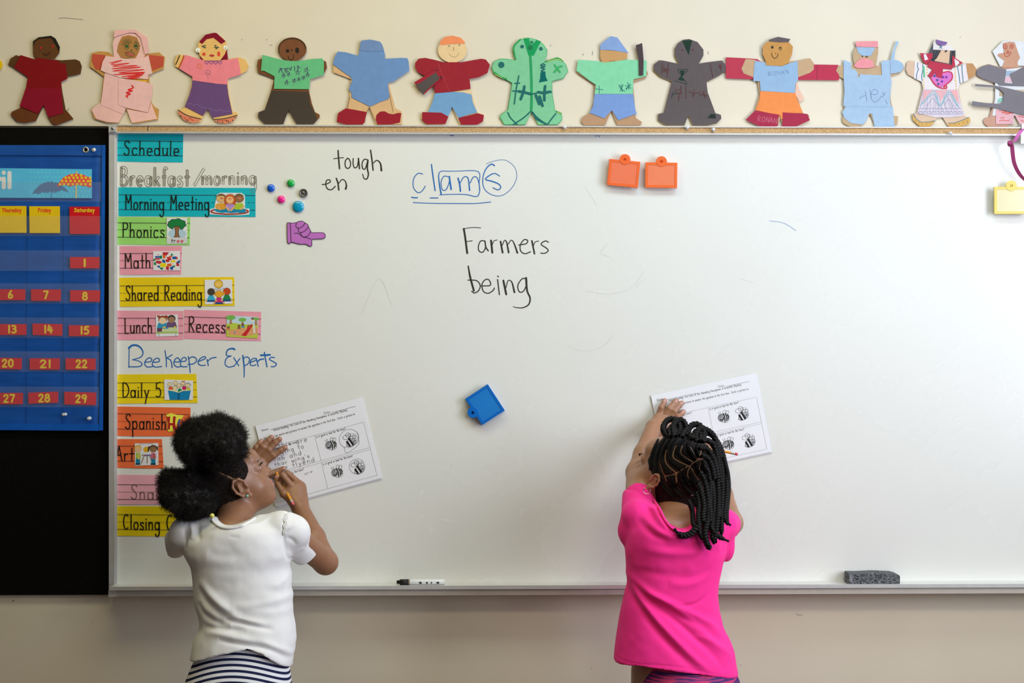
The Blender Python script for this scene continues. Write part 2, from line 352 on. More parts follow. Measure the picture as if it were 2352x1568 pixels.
# marker tray
zf = W(1176, 1345.5, .065)[2]; x0 = W(252, 1345, .065)[0]; x1 = W(2760, 1345, .065)[0]
zt = W(1176, 1344, .07)[2]; zb = W(1176, 1352.5, .07)[2]; zl = W(1176, 1366, .064)[2]
mb = MB().box((x0, -.066, zf-.003), (x1, -PF, zf)).box((x0, -.071, zb), (x1, -.066, zt))
mb.make('marker_tray', M_aluL, wb)
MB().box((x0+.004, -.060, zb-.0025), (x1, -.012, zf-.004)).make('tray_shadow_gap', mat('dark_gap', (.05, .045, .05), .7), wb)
MB().box((W(249, 1360, .064)[0], -.064, zl), (x1, 0, zb-.0022)).make('lower_rail', mat('lower_rail_alu', (.60, .55, .47), .45, .04, 30, metal=.2), wb)
MB().box((W(249, 1360, .066)[0], -.066, zl-.001), (W(265.5, 1360, .066)[0], 0, zb-.001)).make('corner_cap', M_alu, wb)
# writing on the board
K = mat('dry_marker_black', (.035, .032, .022), .5); BL = mat('dry_marker_blue', (.012, .14, .46), .5)
TH = [(1065,155),(1072,260),(1085,405)]
def board_ink(label, SS, m, o, s, w):
    mb = MB()
    for i, q in enumerate(SS):
        ww = w
        if isinstance(q, tuple): q, ww = q
        P = T(o[0], o[1], s, q); ribbon(mb, catmull(P) if len(P) > 2 else P, ww, PF+.0004+7e-6*i)
    return mb.make('marker_writing', m, wb, label=label)
board_ink('black handwriting "tough"', [(TH, 3.4), ([(1005,268),(1070,258),(1140,253)], 2), [(1195,262),(1165,300),(1165,370),(1195,402),(1230,380),(1237,320),(1215,270),(1190,262)],
  [(1275,265),(1272,330),(1290,390),(1330,375),(1350,265)], ([(1347,262),(1362,405)], 3.2), [(1480,285),(1430,275),(1398,330),(1405,400),(1440,405),(1475,300)], ([(1478,290),(1470,400),(1485,480),(1465,545),(1425,540),(1405,480)], [3.6, 3, 2]),
  ([(1515,150),(1535,290),(1550,425)], 3.2), ([(1552,330),(1600,290),(1650,330),(1665,430)], [2, 2.6, 4.4])], K, (600,320), 6.03, 2.5)
board_ink('black handwriting "en"', [[(845,625),(900,618),(955,590),(945,560),(905,570),(895,630),(920,685),(975,695),(1025,650)],
  ([(1040,540),(1062,600),(1075,700)], 3.4), ([(1072,610),(1120,555),(1165,580),(1180,640),(1170,685)], [2, 2.4, 4.4])], K, (600,320), 6.03, 2.5)
board_ink('blue handwriting "clams", boxed, circled and underlined', [[(210,245),(165,240),(125,290),(122,370),(165,422),(205,405),(235,360)], ([(293,155),(310,280),(328,403)], 2.8),
  ([(385,435),(368,340),(362,255),(385,220),(460,219),(540,218),(735,222),(745,330),(750,405),(722,458),(620,440),(480,438),(370,443)], [3.4, 2, 1.5, 2, 2, 1.6]),
  [(450,270),(410,268),(385,320),(395,390),(430,395),(460,330),(468,270)], ([(462,270),(480,390)], 3.6), ([(545,285),(560,340),(568,408)], 3.4), ([(565,330),(600,275),(640,285),(655,400)], [2, 2, 3.2]), ([(660,330),(690,275),(725,280),(745,340),(750,405)], 2),
  ([(105,465),(130,470),(160,470)], 2.6), ([(280,472),(355,472)], 2.2), ([(120,515),(300,523),(600,525),(720,524),(855,510)], 1.8),
  ([(890,165),(860,152),(815,190),(785,260),(782,350),(820,415),(900,452),(980,440),(1060,370),(1102,270),(1080,180),(1010,120),(940,112),(860,130),(812,150)], [3, 2, 1.3, 1.0, .9]),
  ([(940,265),(895,240),(850,255),(805,295),(870,315),(930,340),(950,370),(925,395),(875,375)], [2, 2.8, 2])], BL, (920,340), 4.126, 2)
board_ink('black handwriting "Farmers"', [([(590,765),(680,752),(760,755)], 1.6), ([(600,765),(615,860),(632,995)], 4.4), ([(625,885),(680,878)], 1.8), [(800,880),(760,880),(738,930),(745,975),(780,985),(805,940),(800,880)], ([(800,880),(810,940),(832,972)], 3),
  ([(858,875),(870,990)], 4.4), ([(868,920),(885,880),(915,870)], 1.8), ([(948,885),(968,990)], 4), ([(965,920),(985,875),(1005,890),(1025,988)], [2, 2, 4]), ([(1020,910),(1050,872),(1075,900),(1108,992)], [2, 2, 4]),
  [(1120,918),(1190,905),(1205,875),(1170,868),(1135,920),(1140,975),(1180,1000),(1232,982)], ([(1245,878),(1270,1000)], 3.6), ([(1262,920),(1275,890),(1310,880)], 1.8), [(1402,890),(1370,880),(1332,910),(1380,945),(1400,970),(1370,995),(1330,995)]], K, (920,340), 4.126, 2.4)
board_ink('black handwriting "being"', [([(642,1118),(660,1220),(695,1350)], [3, 4.4, 4.4]), [(640,1250),(720,1255),(755,1300),(740,1350),(700,1372),(675,1355)], [(765,1305),(850,1300),(840,1250),(805,1245),(772,1290),(785,1355),(830,1375),(875,1350),(890,1325)],
  ([(920,1245),(937,1388)], 2.6), ([(921,1212),(928,1218)], 2.6), ([(975,1255),(1002,1385)], 4.4), ([(1000,1320),(1020,1255),(1055,1270),(1080,1365)], [2, 2, 4.2]), [(1190,1235),(1150,1240),(1112,1300),(1125,1360),(1165,1355),(1195,1290),(1195,1235)],
  ([(1190,1230),(1200,1350),(1228,1420),(1215,1480),(1165,1510),(1110,1512),(1068,1502)], [4.6, 3, 1.4])], K, (920,340), 4.126, 2.4)
board_ink('blue handwriting "Beekeeper"', [([(240,335),(243,210),(245,90)], 2), ([(240,100),(280,68),(340,68),(390,105),(410,160),(380,210),(285,240)], [4.4, 4, 2.6, 2]), ([(285,240),(360,255),(400,290),(370,320),(300,325),(245,322)], [1.6, 2.4, 2.4]),
  [(430,270),(500,262),(515,235),(490,215),(450,240),(430,290),(460,325),(500,325),(540,318)], [(525,270),(595,265),(608,240),(585,220),(545,240),(522,290),(550,325),(600,325),(635,320)],
  [(675,130),(690,240),(690,325)], [(762,180),(700,215)], [(700,220),(745,250),(762,335)], [(785,265),(840,265),(850,240),(825,215),(790,245),(782,290),(815,325),(860,322)],
  [(865,262),(920,255),(930,225),(900,212),(870,240),(860,290),(880,322),(940,322)], [(955,200),(968,290),(978,392)], [(960,230),(1000,205),(1045,220),(1050,260),(1010,290),(950,295)],
  [(1070,262),(1150,230),(1160,205),(1125,208),(1085,240),(1075,285),(1110,308),(1160,305)], [(1180,235),(1195,310)], [(1190,255),(1230,222),(1290,210)]], BL, (250,780), 5.2275, 2.3)
board_ink('blue handwriting "Experts"', [
  ([(1510,115),(1480,105),(1430,120),(1410,165),(1420,190),(1470,195)], [4.4, 2.6, 2]), [(1470,195),(1420,215),(1398,260),(1400,300),(1440,328),(1500,315)], [(1500,215),(1560,310)], [(1575,225),(1500,320)],
  ([(1610,190),(1625,330),(1625,450)], [3.4, 3, 2]), [(1615,225),(1660,205),(1690,235),(1670,290),(1625,310)], [(1705,270),(1765,245),(1770,225),(1735,225),(1705,250),(1700,300),(1735,310),(1765,300)],
  [(1775,240),(1795,320)], ([(1790,260),(1815,238),(1860,230)], 3), ([(1868,150),(1885,250),(1900,325)], 2.6), ([(1825,185),(1880,184),(1935,180)], 4), [(1990,215),(1950,210),(1930,235),(1980,265),(2012,290),(1990,320),(1950,322)]], BL, (250,780), 5.2275, 2.3)
strokes('marker_writing', [[(1768, 507), (1800, 512), (1828, 529)]], 1.3, PF+.0004, mat('dry_marker_pale_blue', (.28, .42, .62), .5), wb, label='thin stray blue marker line')
for q_ in ([(1034, 311), (1042, 312)], [(1368, 313), (1373, 310), (1377, 314)]): strokes('marker_speck', [q_], 1.6, PF+.0004, BL, wb)
M_ghost = mat('wiped_marker', (.70, .70, .66), .6)
strokes('wiped_marker_trace', [[(1305, 797), (1345, 806), (1385, 795), (1408, 770)], [(1395, 560), (1380, 580), (1400, 590)], [(1345, 668), (1400, 675), (1450, 660), (1478, 625)], [(1460, 660), (1480, 640)], [(830, 720), (870, 640), (900, 700)], [(1340, 640), (1330, 655)],
   [(1345, 430), (1370, 470)], [(1700, 640), (1730, 648)]], 1.2, PF+.0002, M_ghost, wb)
# "Breakfast/morning": outlined grey letters
gr = mat('pencil_outline_grey', (.16, .15, .12), .6); gf = mat('pencil_fill_grey', (.42, .40, .34), .6)
def outlined(txt, p0, p1, xh, wid, mfill, part):
    mo = MB(); mf = MB()
    for i, (P, sh) in enumerate(text_strokes(txt, p0, p1, xh, 2.0)):
        Q = np.asarray(P if sh else catmull(P, 3), float)
        if len(Q) < 2: continue
        if np.linalg.norm(Q[-1]-Q[0]) < 3 and len(Q) < 4: ribbon(mo, Q, 3, PF+.0005+6e-6*i); continue
        Tn = np.gradient(Q, axis=0); Tn /= np.linalg.norm(Tn, axis=1)[:, None]+1e-9; Nn = np.c_[-Tn[:, 1], Tn[:, 0]]*wid/2
        loop = np.r_[Q+Nn, (Q-Nn)[::-1], (Q+Nn)[:1]]
        ribbon(mo, loop, 1.0, PF+.00075+6e-6*i)
        if i % 3 != 1:
            a = len(Q)//2; ribbon(mf, Q[a:] if len(Q) > 3 else Q, wid*.8, PF+.0004+7e-6*i)
    o = mo.make('marker_writing', gr, wb, label=part)
    if txt != '/': mf.make('marker_shading', mfill, wb)
outlined('Breakfast', (277, 426), (436, 427), 21, 5, gf, 'grey outlined letters "Breakfast"')
outlined('/', (445, 424), (472, 424), 18, 5, gf, 'grey outlined slash')
outlined('morning', (464, 424), (590, 423), 18.5, 4.4, gf, 'grey outlined letters "morning"')

# ================================================================== blue pocket-chart calendar
def fabric_fn(m, N, L, b, mx, tc):
    wv = N.new('ShaderNodeTexNoise'); wv.inputs['Scale'].default_value = 9; wv.inputs['Detail'].default_value = 2
    mp = N.new('ShaderNodeMapping'); mp.inputs['Scale'].default_value = (.5, 1, 2); L.new(tc.outputs['Object'], mp.inputs['Vector']); L.new(mp.outputs['Vector'], wv.inputs['Vector'])
    bp = N.new('ShaderNodeBump'); bp.inputs['Strength'].default_value = .6; bp.inputs['Distance'].default_value = .012
    L.new(wv.outputs['Fac'], bp.inputs['Height']); L.new(bp.outputs['Normal'], b.inputs['Normal'])
BLUE = hue(60, 4, 58, 116, .9); M_blue = mat('blue_nylon', BLUE, .6, .12, 12, spec=.4, fn=fabric_fn); M_blue2 = mat('blue_nylon_binding', tuple(x*1.25 for x in BLUE), .55, .1, 20, .3)
cal = thing('pocket_chart', 'blue fabric calendar pocket chart hanging on the black board', 'calendar', W(0, 650, .016))
CD = .020
# cloth back: a gently rippled sheet
def cloth(x0, y0, x1f, y1f, d, nx, ny, amp, name, m, parent):
    V = []; F = []
    for j in range(ny+1):
        t = j/ny; 
        for i in range(nx+1):
            s = i/nx; xr = x1f(t); x = x0+(xr-x0)*s; y = y0+(y1f-y0)*t + 2.5*math.sin(s*5)*t
            dd = d + amp*(math.sin(t*19+s*3)+.6*math.sin(s*11+t*7)+.5*math.sin(t*41))*.5*(.4+.6*t)
            V.append(W(x, y, dd))
    n = len(V)
    V += [(a, b+.0012, c) for a, b, c in V]
    idx = lambda i, j: j*(nx+1)+i
    for j in range(ny):
        for i in range(nx):
            q = [idx(i, j), idx(i, j+1), idx(i+1, j+1), idx(i+1, j)]; F.append(q); F.append([k+n for k in q[::-1]])
    for j in range(ny): F.append([idx(nx, j), idx(nx, j+1), idx(nx, j+1)+n, idx(nx, j)+n]); F.append([idx(0, j+1), idx(0, j), idx(0, j)+n, idx(0, j+1)+n])
    for i in range(nx): F.append([idx(i, 0), idx(i+1, 0), idx(i+1, 0)+n, idx(i, 0)+n]); F.append([idx(i+1, ny), idx(i, ny), idx(i, ny)+n, idx(i+1, ny)+n])
    return mk(name, V, F, m, parent, True)
XRf = lambda t: 241-6*t
cloth(-440, 333, XRf, 988, CD, 30, 50, .0016, 'fabric_back', M_blue, cal)
P = [(XRf(t)-7, 333+655*t) for t in np.linspace(0, 1, 12)]; Q = [(XRf(t)+.5, 333+655*t) for t in np.linspace(0, 1, 12)]
paper('side_binding', P+Q[::-1], CD+.0035, M_blue2, cal, .004)
paper('top_hem', [(-440, 333), (233, 333), (233, 357), (-440, 354)], CD+.003, M_blue, cal, .003)
paper('bottom_hem', [(-440, 972), (227, 974), (227, 989), (-440, 984)], CD+.004, M_blue2, cal, .004)
strokes('seam', [[(-430, 355), (234, 358)], [(62, 480), (60, 972)], [(146, 480), (144, 972)]], 1, CD+.0036, mat('blue_thread', tuple(x*.45 for x in BLUE), .7), cal)
def vinyl():
    m = bpy.data.materials.new('clear_vinyl'); m.use_nodes = True; N = m.node_tree.nodes; L = m.node_tree.links; b = N['Principled BSDF']
    b.inputs['Base Color'].default_value = (.55, .58, .62, 1); b.inputs['Roughness'].default_value = .22; b.inputs['Alpha'].default_value = .05
    no = N.new('ShaderNodeTexNoise'); no.inputs['Scale'].default_value = 14; bp = N.new('ShaderNodeBump'); bp.inputs['Strength'].default_value = .5; bp.inputs['Distance'].default_value = .004
    tc = N.new('ShaderNodeTexCoord'); L.new(tc.outputs['Object'], no.inputs['Vector']); L.new(no.outputs['Fac'], bp.inputs['Height']); L.new(bp.outputs['Normal'], b.inputs['Normal'])
    return m
M_vinyl = vinyl()
for y0, y1 in [(417, 462), (495, 541), (574, 621), (650, 696), (728, 775), (806, 853), (887, 934)]:
    paper('clear_pocket', [(-430, y0), (233-(y0-333)/110, y0+1), (233-(y1-333)/110, y1+1), (-430, y1)], CD+.0062, M_vinyl, cal, .0003)
c = np.array(W(197, 344, CD+.003)); MB().lathe(c, (0, -1, 0), [(.0045, 0), (.0048, .0016), (.0068, .0018), (.0082, .0006), (.0082, 0)], 28).make('grommet', mat('grommet_metal', (.65, .62, .52), .35, metal=.7), cal, True)
MB().lathe(c, (0, -1, 0), [(.0047, 0), (.0047, .0008)], 20).make('grommet_hole', M_black, cal)
CC = CD+.0048
ban = thing('month_card', 'pale blue "April" month card with rain and umbrellas in the top pocket', 'card', W(100, 420, CC))
cy = hue(120, 78, 165, 190)
paper('card', [(-250, 383), (211, 388.5), (211, 455), (-250, 453)], CC, mat('banner_cyan', cy, .5, .05), ban, .0005)
wh = mat('print_white', (.82, .82, .78), .6)
strokes('lettering', [[(8.5, 396), (8.5, 397)], [(8.5, 410), (8.5, 430)], [(21.8, 397), (21.8, 430)], [(-8, 430), (-8, 410)], [(-8, 418), (-2, 411), (2, 411)], [(-30, 411), (-30, 446)], ell(-24, 420, 7)+[(-17, 420)], [(-78, 430), (-62, 397)], [(-62, 397), (-46, 430)], [(-72, 420), (-52, 420)]], 9.5, CC+.0002, wh, ban, label='white rounded letters "April"')
strokes('rain_drops', [[(x+(j % 2)*4, y), (x+1+(j % 2)*4, y+3)] for j, y in enumerate(range(394, 452, 11)) for x in range(69, 208, 9)], 1.5, CC+.0002, mat('rain_white', tuple(min(.9, x*1.5) for x in cy)), ban)
sl = mat('umbrella_slate', hue(110, 72, 98, 128), .6)
paper('slate_umbrella', [(74, 445), (80, 436), (92, 424), (105, 418), (117, 416), (133, 420), (148, 430), (158, 441)]+[(150, 440), (142, 436), (134, 440), (126, 443), (118, 440), (108, 443), (98, 441), (88, 446), (82, 443)], CC+.0004, sl, ban, .0001)
strokes('umbrella_stick', [[(118, 441), (118, 454)]], 1.5, CC+.0004, sl, ban); strokes('umbrella_stick', [[(175, 420), (175, 454)], [(176, 394), (176, 400)]], 3, CC+.0003, mat('umbrella_stick_tan', hue(180, 190, 160, 90)), ban)
paper('orange_umbrella', [(130, 428), (136, 418), (146, 407), (160, 400), (176, 398), (192, 401), (204, 407), (210.5, 412), (210.5, 428), (206, 431), (198, 427), (190, 427), (180, 424), (170, 426), (160, 428), (150, 424), (140, 426)], CC+.0006, mat('umbrella_orange', hue(180, 200, 70, 60), .6), ban, .0001)
mb = MB()
for y, xs in [(402, (165, 175, 186)), (408, (151, 159, 169, 178, 188, 197, 207)), (415.5, (143, 152, 162, 172, 182, 192, 202, 208)), (423, (138, 147, 157, 167, 177, 186, 196, 207))]:
    for x in xs: ribbon(mb, [(x, y), (x+.01, y)], 6, CC+.0007)
mb.make('yellow_dots', mat('dot_yellow', hue(180, 225, 195, 30)), ban)
RED = hue(120, 172, 14, 22); M_red = mat('card_red', RED, .5, .06); M_yel = mat('card_yellow', hue(100, 212, 175, 8), .5, .05); M_num = mat('print_yellow', hue(150, 215, 180, 30), .6); M_rt = mat('print_red', hue(100, 205, 70, 25), .6)
for nm, x0, x1, y0, y1, m, mt, a, b, lab in [('Thursday', -10, 60.5, 473, 534.5, M_yel, M_rt, 5, 49, 'yellow "Thursday" card in the weekday pocket'), ('Friday', 67, 137.5, 473.5, 535, M_yel, M_rt, 88, 117, 'yellow "Friday" card in the weekday pocket'), ('Saturday', 159.5, 228.5, 474.5, 537, M_red, M_num, 170.5, 217, 'red "Saturday" card in the weekday pocket')]:
    t = thing('weekday_card', lab, 'card', W((x0+x1)/2, y1, CC), 'weekday cards'); paper('card', [(x0, y0), (x1, y0), (x1+.5, y1), (x0+1, y1)], CC, m, t, .0005)
    write('lettering', nm, (a, 486.5), (b, 486.5), 5.3, 1.9, CC+.0003, mt, t, asc=1.5)
NC = [('1', 160.5, 590, 228.5, 616, 0), ('6', -10, 664, 58.5, 689, 0), ('7', 71, 664, 140, 690.5, .5), ('8', 161, 666, 230, 692, .5), ('13', -9, 744, 61, 769, 0), ('14', 74.5, 742.5, 143.5, 769, 1.8), ('15', 158, 746.5, 227, 771.5, 0),
      ('20', -19, 821, 50.5, 847, 1), ('21', 68, 822.5, 137.5, 848.5, 0), ('22', 150.5, 822.5, 220, 848.5, .5), ('27', -15, 902, 53, 928, 0), ('28', 65, 901.5, 134, 927, -2.5), ('29', 147.5, 899.5, 221, 928.5, 1.5)]
for s, x0, y0, x1, y1, tl in NC:
    col = ['Thursday', 'Friday', 'Saturday'][0 if x0 < 30 else 1 if x0 < 120 else 2]; row = ['top', 'second', 'third', 'fourth', 'bottom'][int((y0-560)//77)]
    t = thing('date_card', 'red card with yellow number %s, %s column, %s row of dates' % (s, col, row), 'card', W((x0+x1)/2, y1, CC), 'calendar date cards')
    paper('card', [(x0, y0), (x1, y0+tl), (x1-.5, y1+tl), (x0+.5, y1)], CC, M_red, t, .0005)
    cx = (x0+x1)/2+(2 if len(s) > 1 else 0); hw = {1: 5.5, 2: 13}[len(s)]
    if s == '1': strokes('number', [[(194.5, 596), (194.5, 611)]], 5, CC+.0003, M_num, t)
    elif s == '8': write('number', s, (189, 688), (201, 688), 8.3, 4.2, CC+.0003, M_num, t)
    elif s[0] == '1': write('number', s, (cx-10+(0), y1-5), (cx+10, y1-5), 8.3, 4.2, CC+.0003, M_num, t)
    else: write('number', s, (cx-hw, y1-5), (cx+hw, y1-5), 8.3, 4.2, CC+.0003, M_num, t)
# ================================================================== schedule cards on the board
CDD = PF + .0016
INK = mat('card_ink', (.006, .006, .006), .5); INKR = mat('ruled_ink', (.03, .035, .035), .7)
PICW = mat('picture_paper', (.80, .79, .80), .6, .02); INKP = mat('pencil_ink', (.09, .06, .06), .8)
FJ = [0]
def flat(name, P, d, rgb, parent, px=None):
    c = tuple(min(.85, x) for x in lin(rgb)) if px is None else hue(px, *rgb)
    FJ[0] += 1; d = d+(FJ[0] % 8)*4e-6
    return paper(name, P, d, mat('print_'+'%02x%02x%02x' % tuple(int(v) for v in rgb), c, .6, .04), parent, .00005)
def card(label, q, rgb, px, txt, tx, px_h=17, pic=None, ink=None, w=2.35, lines=(.255, .505, .765), group='schedule cards', curl=1):
    cx = (q[0][0]+q[2][0])/2; cy = (q[0][1]+q[2][1])/2
    t = thing('schedule_card', label, 'card', W(cx, cy, CDD), group)
    m = mat('card_stock', hue(px, *rgb), .55, .05, 14, spec=.35)
    # card sheet: slightly wavy, edges lifting off the board
    nx, ny = 14, 3; V = []; F = []
    q = np.array(q, float)
    def at(u, v): return (q[0]*(1-u)+q[1]*u)*(1-v)+(q[3]*(1-u)+q[2]*u)*v
    rng = random.Random(int(cx*13+cy)); ph = rng.uniform(0, 6)
    lift = lambda u, v: .0004 + .0006*(1+math.sin(u*6+ph+v)) * v
    for j in range(ny+1):
        for i in range(nx+1):
            u, v = i/nx, j/ny; p = at(u, v); V.append(W(p[0], p[1], CDD-.0012+lift(u, v)*.55))
    n = len(V); V += [(a, b+.0004, c) for a, b, c in V]; ix = lambda i, j: j*(nx+1)+i
    for j in range(ny):
        for i in range(nx): f = [ix(i, j), ix(i, j+1), ix(i+1, j+1), ix(i+1, j)]; F += [f, [k+n for k in f[::-1]]]
        F += [[ix(nx, j), ix(nx, j+1), ix(nx, j+1)+n, ix(nx, j)+n], [ix(0, j+1), ix(0, j), ix(0, j)+n, ix(0, j+1)+n]]
    for i in range(nx): F += [[ix(i, 0), ix(i+1, 0), ix(i+1, 0)+n, ix(i, 0)+n], [ix(i+1, ny), ix(i, ny), ix(i, ny)+n, ix(i+1, ny)+n]]
    mk('card', V, F, m, t, False)
    d = CDD+.0002; mb = MB()
    for k, v in enumerate(lines):
        if k == 1:
            nn = 34
            for i in range(nn): ribbon(mb, [at((i+.1)/nn, v), at((i+.62)/nn, v)], .9, d, 2)
        else: ribbon(mb, [at(0.005, v), at(.5, v), at(.995, v)], 1.1, d, 2)
    mb.make('ruled_line', INKR, t)
    b = lines[2]; L = lambda x: (x-q[0][0])/(q[1][0]-q[0][0])
    p0 = at(L(tx[0]), b); p1 = at(L(tx[1]), b); hh = (q[3][1]-q[0][1]); xh = hh*(lines[2]-lines[1])
    write('lettering', txt, tuple(p0), tuple(p1), xh, w, d+.00008, ink or INK, t, asc=(lines[2]-lines[0])/(lines[2]-lines[1]), jit=.03, gap=.18)
    if pic:
        g = bpy.data.objects.new('picture', None); COL.objects.link(g); g.parent = t; ORG[g.name] = ORG[t.name]
        pic(g, d+.0003)
    return t
DP = .00006
def oval(name, cx, cy, rx, ry, d, rgb, g, a0=0, a1=360, rot=0): return flat(name, ell(cx, cy, rx, ry, 16, a0, a1, rot), d, rgb, g)
def sheet(P, d, g): return paper('picture_sheet', P, d, PICW, g, .0002)
LW = mat('print_line', (.03, .025, .025), .7)
def lines_(SS, w, d, g, sm=True): return strokes('outline', SS, w, d, LW, g, sm)

def pic_meeting(g, d):
    sheet([(498, 447), (506, 442.5), (555, 443), (562.5, 449), (563, 478.5), (573, 479), (572.5, 492.5), (550, 494.5), (508, 494), (482, 492), (482, 480), (492, 478)], d, g)
    strokes('rug', [ell(527.5, 485.5, 43, 6.2)], 3.4, d+DP, mat('rug_red', lin((150, 55, 45)), .7), g)
    for cx, skin, shirt in ((508, (225, 180, 115), (225, 160, 45)), (549, (150, 105, 65), (170, 200, 50))):
        flat('trousers', [(cx-18, 479), (cx-8, 480), (cx+14, 479), (cx+16, 487), (cx+2, 489), (cx-12, 486)], d+2*DP, (0, 140, 175), g)
        flat('shirt', [(cx-9, 467), (cx+8, 466), (cx+12, 474), (cx+8, 481), (cx-9, 481), (cx-15, 474)], d+3*DP, shirt, g)
        oval('head', cx, 455, 11, 10, d+4*DP, skin, g); flat('hair', [(cx-11, 452), (cx-6, 446), (cx+2, 444.5), (cx+9, 448), (cx+11, 453), (cx+4, 449.5), (cx-5, 450)], d+5*DP, (120, 90, 50), g)
        oval('blush', cx+1, 455, 4, 2.5, d+6*DP, (205, 120, 90), g)
    flat('trousers', [(513, 481), (522, 480), (542, 481), (545, 488), (530, 489), (515, 487)], d+6*DP, (0, 135, 175), g)
    oval('hair', 528.5, 459, 13.5, 13, d+6*DP, (205, 95, 40), g); flat('hair', [(515, 460), (542, 460), (541, 472), (534, 467), (523, 467), (516, 472)], d+6.5*DP, (205, 95, 40), g)
    oval('head', 528, 459, 8.5, 8, d+7*DP, (235, 190, 125), g); oval('blush', 528, 456.5, 4, 2.5, d+8*DP, (225, 130, 100), g)
    flat('shirt', [(521, 468), (536, 468), (540, 475), (533, 481), (523, 481), (517, 475)], d+8*DP, (180, 145, 205), g)
    for a, b in (((500, 474), (506, 481)), ((520, 476), (526, 483)), ((537, 476), (531, 483)), ((560, 474), (553, 480))): strokes('arm', [[a, b]], 4, d+9*DP, mat('print_arm', lin((225, 175, 120))), g)
    lines_([ell(508, 455, 11, 10), ell(549, 455, 11, 10), ell(528.5, 458, 13.5, 13)], .5, d+9*DP, g)
def pic_tree(g, d):
    sheet([(383, 500), (430, 500), (430, 559), (383, 560)], d, g)
    oval('sky', 407, 537, 21, 13, d+DP, (180, 208, 220), g); flat('ground', [(384, 546), (430, 545), (430, 559), (384, 559)], d+1.5*DP, (214, 214, 212), g)
    flat('trunk', [(400, 518), (414, 518), (410, 529), (411, 541), (414, 545), (399, 545), (402, 540), (402.5, 529)], d+2*DP, (150, 100, 60), g)
    cr = [(406+21*math.cos(t)*(1+.05*math.sin(9*t)), 515+12.5*math.sin(t)*(1+.08*math.sin(8*t))) for t in np.linspace(0, 2*math.pi, 41)[:-1]]
    cr = [(x, y if y < 520 or not 398 < x < 415 else 520) for x, y in cr]
    flat('crown', cr, d+3*DP, (20, 125, 60), g); lines_([cr+[cr[0]], [(400, 520), (402.5, 530), (402, 540), (399, 545)], [(414, 520), (410, 530), (411, 541), (414, 545)]], 1, d+4*DP, g)
    write('lettering', 'tr', (393, 557), (404, 557), 5.5, 1.3, d+5*DP, INK, g, asc=1.6); write('lettering', 'ee', (406, 557), (422, 557), 5.5, 1.4, d+5*DP, mat('print_red2', lin((205, 40, 60))), g, label='red letters "ee"')
def pic_math(g, d):
    sheet([(351.5, 577), (413.5, 576), (414, 621), (352, 620.5)], d, g)
    o = (340, 560); s = 6.8185
    for P, c in [([(232,130),(330,130),(290,185),(225,165)],'r'),([(360,140),(402,175),(360,188)],'g'),([(230,170),(275,175),(270,225),(232,222)],'o'),([(110,190),(185,192),(180,215),(115,220)],'b'),([(105,225),(185,220),(180,250),(110,245)],'r'),
        ([(85,235),(110,230),(115,270),(82,265)],'g'),([(180,185),(220,180),(215,240),(180,225)],'g'),([(285,205),(345,205),(375,255),(320,255)],'r'),([(330,185),(375,182),(370,215),(330,210)],'o'),([(375,200),(440,195),(435,240),(385,240)],'b'),
        ([(440,195),(470,215),(455,240),(436,236)],'r'),([(220,240),(265,255),(275,300),(225,290)],'b'),([(120,265),(190,265),(220,280),(190,315),(125,300)],'r'),([(265,240),(320,240),(345,275),(290,290)],'r'),([(360,262),(425,250),(432,285),(350,290)],'y'),
        ([(195,300),(270,300),(295,320),(280,362),(210,370),(190,340)],'y'),([(300,310),(365,305),(370,350),(300,355)],'o'),([(90,290),(120,285),(130,330),(95,330)],'g'),([(145,340),(190,340),(188,372),(145,365)],'b'),([(440,290),(470,290),(498,345),(445,345)],'r'),
        ([(440,290),(498,250),(497,305),(470,300)],'b'),([(185,370),(240,372),(225,408),(190,395)],'g'),([(285,345),(330,360),(325,412),(280,400)],'r'),([(345,360),(405,350),(385,412),(345,395)],'b'),([(380,340),(425,340),(422,368),(385,360)],'g'),
        ([(105,255),(170,245),(165,262),(110,270)],'w'),([(215,225),(260,215),(290,245),(240,245)],'w'),([(300,195),(350,205),(360,225),(310,215)],'w'),([(90,345),(150,325),(180,320),(150,345)],'w'),([(370,295),(440,320),(430,338),(375,320)],'w'),([(440,245),(490,235),(480,255),(450,265)],'w'),([(240,375),(275,370),(270,408)],'w'),([(150,160),(175,165),(150,182)],'r')]:
        flat('block', T(o[0], o[1], s, P), d+DP*(1+.15*(hash(str(P)) % 7)), {'r': (195, 40, 50), 'g': (0, 125, 85), 'o': (225, 95, 35), 'b': (20, 85, 160), 'y': (240, 215, 20), 'w': (232, 218, 185)}[c], g)
def kid(g, x, y, r, hair, skin, d, shirt=None, face=True):
    if shirt: flat('shirt', [(x-r*1.1, y+r*.7), (x+r*1.1, y+r*.7), (x+r*1.5, y+r*2.2), (x-r*1.5, y+r*2.2)], d, shirt, g)
    oval('hair', x, y-r*.15, r*1.1, r*1.05, d+DP, hair, g)
    if face: oval('head', x, y+r*.15, r*.92, r*.85, d+2*DP, skin, g)
